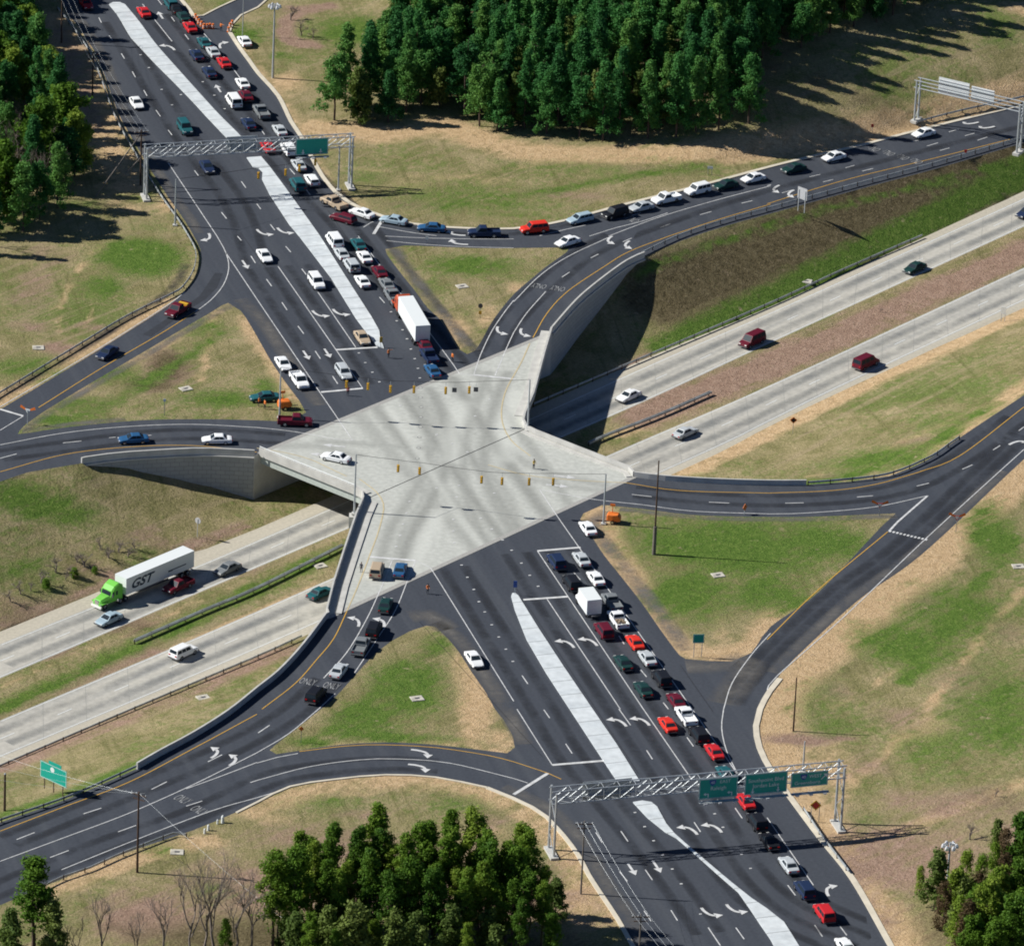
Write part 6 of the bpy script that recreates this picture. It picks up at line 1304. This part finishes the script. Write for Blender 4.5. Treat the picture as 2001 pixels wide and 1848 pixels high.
def machine(px, py, label, rz):
    p = GZ(px, py); t = empty('generator_trailer', p, rz, label, 'machine'); b = MB(); b.loft([ring(-1.1, .62, .5, 1.4, .12), ring(-.9, .7, .45, 1.65, .15), ring(.7, .7, .45, 1.65, .15), ring(1.1, .6, .5, 1.2, .15)]); b.build('housing', M['orange'], t, fix=True)
    b = MB(); b.tube((1.1, 0, .5), (2.3, 0, .45), .06, n=6); b.box((0, 0, .42), (2.0, .9, .1)); b.build('tow_frame', M['grey_trim'], t)
    b = MB(); b.tube((-.3, .2, 1.6), (-.3, .2, 3.0), .06, n=6); b.box((-.3, .2, 3.0), (.8, .1, .4)); b.build('light_mast', M['orange'], t)
    for s in (-1, 1): mk('wheel', WH['s'], t, None, (-.1, s * .72, .32))
machine(556, 799, 'orange generator trailer beside the parked maroon pickup', R(20)); machine(1199, 1021, 'orange generator trailer at the foot of the right signal pole', R(-10))
mp_ = MB(); mp_.tube((0, 0, 0), (0, 0, 1.0), .28, .25, 10); mp_.tube((0, 0, 1.0), (0, 0, 1.25), .25, .08, 10)
mpm = mp_.mesh('marker_post', [M['sign_white']])
for x, y, s, lab in ((435, 1607, 1.0, 'largest white marker post on the verge above the bare trees'), (425, 1609, .6, 'small white marker post left of the largest one'), (407, 1622, .8, 'white marker post below the curved ramp'), (400, 1628, .7, 'white marker post nearest the guardrail end')):
    o = mk('marker_post', mpm, None, None, GZ(x, y)); o.scale = (s * .9, s * .9, s); tag(o, lab, 'marker', 'marker posts on the lower left verge')
# --- people
def person_mesh(pose):
    V = []; E = []; Rr = []
    def add(p, r, par=None): V.append(p); Rr.append(r); i = len(V) - 1; (E.append((par, i)) if par is not None else None); return i
    pel = add((0, 0, .95), .15); sp = add((0, 0, 1.15), .14, pel); ch = add((0, 0, 1.35), .165, sp); nk = add((0, .01, 1.5), .065, ch); hd = add((0, -.01, 1.62), .095, nk); hd2 = add((0, -.015, 1.71), .085, hd); add((0, -.09, 1.615), .022, hd)
    for s in (-1, 1):
        hp = add((s * .10, 0, .88), .105, pel); kn = add((s * .12, -.02 if s < 0 else .04, .48), .068, hp); an = add((s * .13, .02 if s < 0 else .10, .09), .045, kn); add((s * .14, -.15 if s < 0 else -.06, .04), .04, an)
        shd = add((s * .20, 0, 1.41), .075, ch)
        if pose == 'out' and s > 0: el = add((s * .46, -.06, 1.36), .048, shd); wr = add((s * .70, -.10, 1.40), .035, el); dirv = Vector((s, -.1, .1)).normalized()
        elif pose == 'bend': el = add((s * .27, -.10, 1.14), .048, shd); wr = add((s * .16, -.30, 1.08), .035, el); dirv = Vector((-s * .3, -1, 0)).normalized()
        else: el = add((s * .27, .03, 1.13), .048, shd); wr = add((s * .28, -.05, .88), .035, el); dirv = Vector((0, -.1, -1)).normalized()
        pm = Vector(V[wr]) + dirv * .07; pi_ = add(tuple(pm), .036, wr); sd_ = Vector((0, 1, 0)) if abs(dirv.y) < .9 else Vector((1, 0, 0)); sd_ = (sd_ - dirv * sd_.dot(dirv)).normalized()
        for k, ln in enumerate((.075, .09, .082, .06)):
            q = pm + dirv * .035 + sd_ * (.03 - k * .02); a_ = add(tuple(q), .010, pi_); add(tuple(q + dirv * ln * .6), .009, a_)
        q = Vector(V[wr]) + dirv * .05 + sd_ * .05; a_ = add(tuple(q), .011, pi_); add(tuple(q + dirv * .05 + sd_ * .015), .009, a_)
    me = bpy.data.meshes.new('person_frame'); me.from_pydata(V, E, []); o = bpy.data.objects.new('person_frame', me); COL.objects.link(o)
    md = o.modifiers.new('s', 'SKIN'); 
    for i, sv in enumerate(me.skin_vertices[0].data): sv.radius = (Rr[i] * (1.15 if 1.1 < V[i][2] < 1.45 and abs(V[i][0]) < .05 else 1), Rr[i] * (.72 if 1.1 < V[i][2] < 1.45 and abs(V[i][0]) < .05 else 1)); sv.use_root = (i == 0)
    o.modifiers.new('d', 'SUBSURF').levels = 1
    out = bpy.data.meshes.new_from_object(o.evaluated_get(bpy.context.evaluated_depsgraph_get())); bpy.data.objects.remove(o)
    out.materials.clear()
    for k in range(4): out.materials.append(M['dark'])
    for pl in out.polygons:
        c = pl.center; arm = abs(c.x) > .22 or (c.y < -.2 and c.z > .9)
        pl.material_index = 2 if (c.z > 1.48 or (abs(c.x) > .6) or (pose == 'stand' and abs(c.x) > .22 and c.z < .9) or (pose == 'bend' and c.y < -.3)) else (3 if c.z < .1 else (0 if c.z < .93 else 1)); pl.use_smooth = True
    return out
PM = {k: person_mesh(k) for k in ('stand', 'out', 'bend')}
M['skin'] = plain('skin', (.42, .25, .17), .6); M['trousers'] = plain('dark_trousers', (.025, .028, .04), .8); M['vest'] = plain('orange_vest', (.80, .22, .04), .7); M['vest_yellow'] = plain('yellow_vest', (.62, .45, .10), .7); M['uniform'] = plain('dark_uniform', (.05, .055, .07), .8); M['redcoat'] = plain('red_coat', (.55, .06, .05), .8); M['hair'] = plain('dark_hair', (.02, .015, .012), .8)
HM = MB(); HM.loft([[(q * math.cos(k * math.pi / 5), q * .95 * math.sin(k * math.pi / 5) + .0, z) for k in range(10)] for q, z in ((.098, 1.655), (.104, 1.70), (.085, 1.775), (.03, 1.81))]); hairm = HM.mesh('hair', [M['hair']], smooth_faces=True)
for r, c, x, y, pose, top, rz, lab in ((2, 2, 1026, 948, 'out', 'vest', 40, 'person in an orange vest standing below the median tip'), (2, 2, 1523, 978, 'stand', 'vest', -50, 'person in an orange vest right of the queued blue sedan'), (2, 2, 709, 1242, 'stand', 'redcoat', 10, 'person in a red coat standing below the left stop bar'),
        (2, 3, 156, 1812, 'bend', 'vest_yellow', 30, 'person in a tan vest standing alone on the deck'), (3, 2, 812, 776, 'stand', 'uniform', -20, 'person in dark clothes beside the tan SUV on the deck'), (3, 2, 1330, 944, 'bend', 'vest', 20, 'person in an orange vest on the asphalt below the deck'),
        (1, 1, 1722, 245, 'out', 'vest', -30, 'person in orange beside the barrels on the side road'), (2, 2, 15, 1325, 'bend', 'vest', 70, 'worker in orange left of another beside the teal sedan'), (2, 2, 62, 1345, 'stand', 'vest', -60, 'worker in orange nearest the signal pole on the grass')):
    p = GZ(*T(r, c, (x, y))[0]); t = empty('person', (p.x, p.y, p.z + .03), R(rz), lab, 'person'); mk('body', PM[pose], t, [M['trousers'], M[top], M['skin'], M['dark']]); mk('hair', hairm, t)

# ------------------------------------------------------------------ trees
def leaf_mesh(name, centres, mats, per, spread, size, up=.5):
    """many leaf-sized quads scattered in clumps"""
    n = len(centres) * per
    C = np.repeat(np.array([c[:3] for c in centres]), per, 0); s = np.repeat(np.array([c[3] for c in centres]), per)[:, None]
    P = C + np.clip(rng.normal(0, .5, (n, 3)), -1, 1) * s * spread
    N = (P - C) / (s * spread + 1e-6) + rng.normal(0, .8, (n, 3)); N[:, 2] += up; N /= np.linalg.norm(N, axis=1)[:, None] + 1e-9
    A = np.cross(N, rng.normal(0, 1, (n, 3))); A /= np.linalg.norm(A, axis=1)[:, None] + 1e-9; B = np.cross(N, A)
    k = size * rng.uniform(.6, 1.35, (n, 1)); A *= k; B *= k * rng.uniform(.35, .75, (n, 1))
    V = np.stack([P - A, P - B * 1.0, P + A, P + B], 1).reshape(-1, 3)
    me = bpy.data.meshes.new(name); me.vertices.add(len(V)); me.vertices.foreach_set('co', V.ravel()); me.loops.add(len(V)); me.loops.foreach_set('vertex_index', np.arange(len(V), dtype=np.int32))
    me.polygons.add(n); me.polygons.foreach_set('loop_start', np.arange(0, 4 * n, 4, dtype=np.int32)); 
    for m in mats: me.materials.append(m)
    me.update(calc_edges=True); me.validate(); return me
def conifer(h, rad, z0, nc, taper, lean=.25):
    out = []
    for i in range(nc):
        t = rng.uniform(0, 1) ** .9; z = z0 + (h - z0) * t; rr = rad * (1 - t) ** taper * (.75 + .5 * rng.random()) + .25
        a = rng.uniform(0, 6.283); q = rr * rng.uniform(.45, 1) ** .5
        out.append((q * math.cos(a), q * math.sin(a), z + rng.normal(0, .25), rng.uniform(.75, 1.25)))
    return out
def roundcrown(h, rad, z0, nc):
    out = []; lobes = [(rng.uniform(-.45, .45) * rad, rng.uniform(-.45, .45) * rad, z0 + (h - z0) * rng.uniform(.25, .8), rad * rng.uniform(.45, .7)) for _ in range(6)] + [(0, 0, h - rad * .55, rad * .55)]
    for i in range(nc):
        L_ = lobes[rng.integers(len(lobes))]; v = rng.normal(0, 1, 3); v /= np.linalg.norm(v); q = L_[3] * rng.uniform(.5, 1) ** .4
        out.append((L_[0] + v[0] * q, L_[1] + v[1] * q, min(h, L_[2] + v[2] * q * .8), rng.uniform(.7, 1.2)))
    return out
def ragged(h, rad, z0, nl, pw=.6, per=9):
    out = []
    for i in range(nl):
        t = (i + rng.random()) / nl; z = z0 + (h - z0) * t ** .9; rr = rad * (1.02 - t) ** pw
        a = i * 2.4 + rng.normal(0, .5); q = rr * rng.uniform(.25, 1.05); L_ = rng.uniform(.55, 1.0) * (.45 + .55 * (1 - t)) * rad * .42
        c = (q * math.cos(a), q * math.sin(a), z)
        for k in range(per): out.append((c[0] + rng.normal(0, L_ * .55), c[1] + rng.normal(0, L_ * .55), c[2] + rng.normal(0, L_ * .38) + .1, rng.uniform(.45, .8)))
    return out
def trunk(h, r, n=7, bend=.3, branches=0, z0=0, bl=1.5):
    m = MB(); P = [Vector((rng.normal(0, bend) * k / 4, rng.normal(0, bend) * k / 4, h * k / 5)) for k in range(6)]; P[0] = Vector((0, 0, -.3))
    for k in range(5): m.tube(P[k], P[k + 1], r * (1 - k / 5.5), r * (1 - (k + 1) / 5.5), n, cap=False)
    for k in range(branches):
        z = rng.uniform(z0, h * .95); a = rng.uniform(0, 6.283); l = bl * rng.uniform(.6, 1.2) * (1.1 - z / h * .6); m.tube((0, 0, z), (l * math.cos(a), l * math.sin(a), z + l * .35), r * .28, r * .08, 5, cap=False)
    return m
PROTO = {}
def proto(kind, n, fn): PROTO[kind] = [fn(i) for i in range(n)]
def mkforest(i):
    h = rng.uniform(10, 17)
    c = ragged(h, rng.uniform(1.8, 2.7), h * .14, int(rng.integers(28, 38)), rng.uniform(.5, .95), 8) if i % 4 else ragged(h * .8, rng.uniform(2.3, 3.1), h * .2, 26, .4)
    return (leaf_mesh('forest_crown', c, [M['leaf_forest']], 30, 1.0, .2), trunk(h * .9, .2, branches=10, z0=h * .3).mesh('forest_trunk', [M['bark']]), h)
proto('forest', 12, mkforest)
def mkpine(i):
    h = rng.uniform(17, 20); rad = rng.uniform(1.8, 2.5); c = ragged(h, rad, h * .42, 28, .45, 8)
    for k in range(9): a = rng.uniform(0, 6.28); q = rad * rng.uniform(.5, 1.1); c.append((q * math.cos(a), q * math.sin(a), h * rng.uniform(.32, .55), .8))
    return (leaf_mesh('pine_crown', c, [M['leaf_pine']], 32, 1.0, .19), trunk(h * .96, .26, branches=22, z0=h * .35, bl=2.2).mesh('pine_trunk', [M['bark']]), h)
proto('pine', 5, mkpine)
def mkyoung(i):
    h = rng.uniform(7, 10); c = ragged(h, rng.uniform(1.7, 2.3), h * .1, 20, .6)
    return (leaf_mesh('young_crown', c, [M['leaf_light']], 28, .95, .22), trunk(h * .9, .14, branches=8, z0=1).mesh('young_trunk', [M['bark']]), h)
proto('young', 3, mkyoung)
def mkcedar(i):
    h = rng.uniform(7.5, 9.5); c = conifer(h, 1.25, .3, 75, .45)
    return (leaf_mesh('cedar_crown', c, [M['leaf_brown'] if i == 2 else M['leaf_pine']], 44, .7, .18), trunk(h * .9, .14).mesh('cedar_trunk', [M['bark']]), h)
proto('cedar', 3, mkcedar)
def mkbroad(i):
    h = rng.uniform(9, 11.5); c = ragged(h, rng.uniform(2.8, 3.6), h * .15, 28, .4)
    return (leaf_mesh('broad_crown', c, [M['leaf_pine']], 28, 1.0, .24), trunk(h * .85, .2, branches=10, z0=h * .2).mesh('broad_trunk', [M['bark']]), h)
proto('broad', 3, mkbroad)
def bare_parts(h, spread, seed, thick=.0115):
    rs = np.random.default_rng(seed); tk = MB(); br = MB()
    def grow(p, d, l, r, lev):
        q = p + d * l; mid = p.lerp(q, .5) + Vector(rs.normal(0, l * .035, 3)); dst = tk if lev == 0 else br
        dst.tube(p, mid, r, r * .85, 6 if lev < 2 else 4, cap=False); dst.tube(mid, q, r * .85, r * .7, 6 if lev < 2 else 4, cap=False)
        if lev >= 5: return
        for k in range(3 if lev < 4 else 2):
            a = rs.uniform(0, 6.283); tilt = rs.uniform(.25, .62) * spread; x = d.orthogonal().normalized(); y = d.cross(x)
            nd = (d * math.cos(tilt) + (x * math.cos(a) + y * math.sin(a)) * math.sin(tilt)); nd.z += .12; nd.normalize()
            grow(p.lerp(q, rs.uniform(.55, 1.0)), nd, l * rs.uniform(.58, .8), r * .58, lev + 1)
    grow(Vector((0, 0, -.3)), Vector((rs.normal(0, .04), rs.normal(0, .04), 1)).normalized(), h * .34, h * thick, 0)
    return br.mesh('bare_branches', [M['barkgrey']]), tk.mesh('bare_trunk', [M['barkgrey']]), h
PROTO['bare'] = [bare_parts(13, .9, s) for s in (3, 8, 21)]
PROTO['shrub'] = [bare_parts(3.2, 1.5, s, .03) for s in (5, 6)]
NAMES = {'forest': 'forest_tree', 'pine': 'pine_tree', 'young': 'young_tree', 'cedar': 'cedar_tree', 'broad': 'broad_tree', 'bare': 'bare_tree', 'shrub': 'bare_shrub'}
def tree(kind, p, label, group, h=None, i=None, wide=1.0):
    i = int(rng.integers(len(PROTO[kind]))) if i is None else i
    cr, tk, h0 = PROTO[kind][i]; s = (h / h0) if h else rng.uniform(.85, 1.12)
    t = empty(NAMES[kind], p, rng.uniform(0, 6.283), label, 'shrub' if kind == 'shrub' else 'tree', group)
    t.scale = (s * wide, s * wide, s)
    mk('branches' if kind in ('bare', 'shrub') else 'crown', cr, t); mk('trunk', tk, t); return t
def scatter(px_poly, gap):
    P = [GZ(x, y) for x, y in px_poly]; xs = [p.x for p in P]; ys = [p.y for p in P]; out = []
    tries = int((max(xs) - min(xs)) * (max(ys) - min(ys)) / gap ** 2 * 14)
    for _ in range(tries):
        x, y = rng.uniform(min(xs), max(xs)), rng.uniform(min(ys), max(ys))
        if inside(P, x, y) and all((x - a) ** 2 + (y - b) ** 2 > gap * gap for a, b in out): out.append((x, y))
    return [Vector((x, y, zup(x, y))) for x, y in out]
def tuniq(bx, by, ty, kind, label, group, i=None, wide=1.0):
    p = GZ(bx, by); tree(kind, p, label, group, (by - ty) / mpx(p), i, wide)
gF = 'trees of the dense upper wood'; gL = 'trees of the left hand wood'; gP = 'pines at the bottom centre'; gB = 'bare trees at the lower left'; gR = 'cedars and bushes at the lower right'
FOREST = [(640, 238), (760, 240), (860, 224), (950, 252), (1060, 276), (1330, 270), (1464, 250), (1470, 190), (1470, 130), (1550, 100), (1650, 66), (1780, 22), (1890, -30), (1500, -40), (790, -40), (775, 60), (735, 150), (690, 190), (655, 205)]
pts = scatter(FOREST, 3.75)
for p in pts: tree('forest' if rng.random() < .88 else 'young', p, 'dark green tree in the dense wood above the ramps', gF)
LW = [(-60, -60), (34, -60), (54, 60), (66, 130), (86, 205), (118, 270), (150, 330), (135, 390), (60, 448), (-60, 500)]
for p in scatter(LW, 3.9):
    px, py = PIX(p)
    if py > 270 and px < 110 and rng.random() < .45: tree('bare', p, 'bare grey tree among the dark trees of the left wood', 'bare trees in the left wood', 12)
    else: tree('forest' if rng.random() < .6 else 'broad', p, 'green tree in the wood along the left edge', gL, rng.uniform(11, 16))
for bx, by, ty, i, lab in ((545, 1812, 1680, 1, 'leftmost pine of the bottom centre group'), (580, 1806, 1622, 0, 'pine behind the leftmost one of the bottom group'), (600, 1812, 1636, 2, 'pine third along the bottom centre group'), (645, 1806, 1606, 3, 'pine with a broad crown left of the tallest one'),
        (690, 1815, 1632, 4, 'pine directly left of the tallest one'), (733, 1800, 1569, 1, 'tallest pine standing clear of the bottom group'), (760, 1822, 1645, 0, 'pine directly right of the tallest one'), (800, 1840, 1690, 2, 'lower pine between the two halves of the bottom group'),
        (832, 1812, 1602, 3, 'pine with a clumpy crown at the middle of the bottom group'), (876, 1800, 1580, 4, 'pine leaning over the ramp from the bottom group'), (918, 1803, 1578, 2, 'broad dark pine right of centre in the bottom group'), (945, 1830, 1620, 0, 'pine in front of the broad dark one'),
        (985, 1838, 1640, 1, 'pine near the right end of the bottom group'), (1010, 1808, 1608, 3, 'pine at the right end of the bottom group beside the straw')):
    tuniq(bx, by, ty, 'pine', lab, gP, i)
for bx, by, ty, i, lab in ((660, 1850, 1730, 0, 'young green tree at the foot of the pines'), (720, 1860, 1735, 1, 'young green tree under the tallest pine'), (790, 1865, 1740, 2, 'young green tree at the bottom edge below the gap'), (850, 1870, 1720, 0, 'young green tree under the clumpy pine'), (560, 1862, 1790, 1, 'small green tree at the left foot of the pines'), (620, 1866, 1770, 2, 'small green tree second at the foot of the pines'),
        (910, 1872, 1720, 1, 'green tree low in the right part of the pine group'), (965, 1870, 1725, 2, 'green tree below the right end pines'), (1030, 1862, 1700, 0, 'green tree at the right foot of the pines'), (1085, 1790, 1718, 1, 'small tree on the straw right of the pines')):
    tuniq(bx, by, ty, 'young' if 'small' in lab else 'pine', lab, gP, i, 1.1)
FILL = [(560, 1822), (620, 1818), (760, 1812), (900, 1812), (1020, 1815), (1060, 1840), (1100, 1900), (900, 1935), (560, 1930), (520, 1870)]
for p in scatter(FILL, 2.9):
    px, py = PIX(p); hh = rng.uniform(12, 17.5) if py < 1890 else rng.uniform(8, 13)
    tree('pine' if py < 1890 or rng.random() < .4 else 'young', p, 'green tree filling the inside of the bottom centre pine group', 'trees inside the bottom pine group', hh)
tuniq(66, 1868, 1672, 'pine', 'large pine in the lower left corner', gB, 3, 1.7); tuniq(104, 1885, 1762, 'young', 'small yellowish tree under the lower left pine', gB, 0); tuniq(20, 1890, 1780, 'young', 'small tree in the lower left corner', gB, 1)
for bx, by, ty, i, lab in ((203, 1868, 1715, 0, 'bare tree with a wide crown right of the corner pine'), (318, 1868, 1690, 1, 'bare tree leaning left below the guardrail'), (372, 1866, 1668, 2, 'bare tree at the middle of the lower left'), (398, 1852, 1650, 1, 'thin bare tree behind the middle ones'), (420, 1858, 1632, 0, 'tallest bare tree below the marker posts'), (456, 1868, 1655, 2, 'bare tree with several stems left of the pines'), (487, 1862, 1668, 1, 'bare tree nearest to the pines'), (150, 1878, 1770, 2, 'small bare tree beside the corner pine'), (262, 1876, 1760, 0, 'small bare tree between the wide and the leaning one')):
    tuniq(bx, by, ty, 'bare', lab, gB, i, 1.05)
tuniq(440, 1862, 1795, 'cedar', 'small dark cedar among the bare trees', gB, 0)
for bx, by, ty, kind, i, lab in ((1797, 1742, 1692, 'cedar', 0, 'small cedar at the left tip of the lower right clump'), (1828, 1780, 1663, 'young', 0, 'bright green tree left of the high mast light'), (1842, 1815, 1725, 'cedar', 2, 'reddish brown cedar below the high mast light'), (1884, 1738, 1661, 'cedar', 1, 'dark narrow cedar right of the high mast light'), (1862, 1795, 1700, 'broad', 1, 'dark bush at the foot of the high mast light'),
        (1940, 1712, 1646, 'cedar', 0, 'dark cedar left of the corner evergreens'), (1946, 1668, 1604, 'young', 1, 'light green sapling above the dark cedar'), (1992, 1700, 1592, 'broad', 0, 'tall evergreen at the right edge'), (1985, 1700, 1640, 'cedar', 1, 'evergreen in front of the tall right edge one'), (1925, 1850, 1722, 'broad', 2, 'large green bush at the bottom of the right clump'), (1975, 1880, 1752, 'broad', 1, 'green bush in the lower right corner'), (1885, 1868, 1760, 'cedar', 2, 'rust coloured cedar low in the right clump'), (1905, 1790, 1705, 'cedar', 2, 'brown cedar between the dark ones'), (1870, 1855, 1750, 'cedar', 0, 'dark cedar lowest on the left of the right clump')):
    tuniq(bx, by, ty, kind, lab, gR, i)
for bx, by, h, kind in ((1905, 1830, 8, 'broad'), (1950, 1800, 8.5, 'broad'), (1880, 1800, 6.5, 'young'), (1990, 1790, 9, 'broad'), (1960, 1755, 7, 'cedar'), (1915, 1750, 6.5, 'cedar'), (1990, 1850, 9, 'broad'), (1940, 1900, 8, 'broad'), (1860, 1840, 6, 'young'), (1895, 1890, 8, 'broad'), (1960, 1700, 6.5, 'cedar')):
    tree(kind, GZ(bx, by), 'green tree filling the inside of the lower right clump', 'trees inside the lower right clump', h)
for k, (x, y, h) in enumerate(((110, 1118, 3.6), (150, 1098, 3.2), (165, 1108, 4.2), (212, 1090, 4.0), (232, 1080, 3.4), (250, 1088, 3.0), (80, 1140, 3.6), (40, 1160, 3.4), (20, 1175, 3.0), (140, 1130, 3.4), (262, 1072, 2.8))):
    p = GLow(x, y); tree('shrub', p, 'dark bare brush in the thicket on the slope behind the green truck', 'brush thicket by the freeway', h, None, 1.4)
for x, y, low, h, lab in ((196, 1072, 1, 3.2, 'bare bush on the slope above the green cab'), (128, 1135, 1, 2.8, 'bare bush left of the green truck'), (60, 1155, 1, 2.8, 'bare bush on the slope at the far left'), (186, 1112, 1, 1.8, 'small bush just above the green cab'), (1720, 610, 1, 1.6, 'low scrub in the freeway median'), (1945, 1556, 0, 2.2, 'bare scrub on the brown slope at the lower right'), (588, 70, 0, 5.0, 'bare tree on the red mulch at the top'), (612, 78, 0, 3.5, 'small bare tree right of the mulch bed'), (568, 40, 0, 5.5, 'bare tree behind the mulch at the top'), (1895, 1640, 0, 4.5, 'thin bare sapling above the right clump')):
    p = GLow(x, y) if low else GZ(x, y); tree('shrub', p, lab, 'bare shrubs on the verges', h)
for x, y, s, lab in ((145, 1128, .7, 'low evergreen bush beside the bare ones at the left'), (90, 1150, .7, 'low evergreen bush at the foot of the left slope'), (185, 1120, .5, 'round evergreen bush just above the green cab')):
    p = GLow(x, y); tree('cedar', p, lab, 'low evergreen bushes by the freeway', 2.4 * s, 0, 2.2)
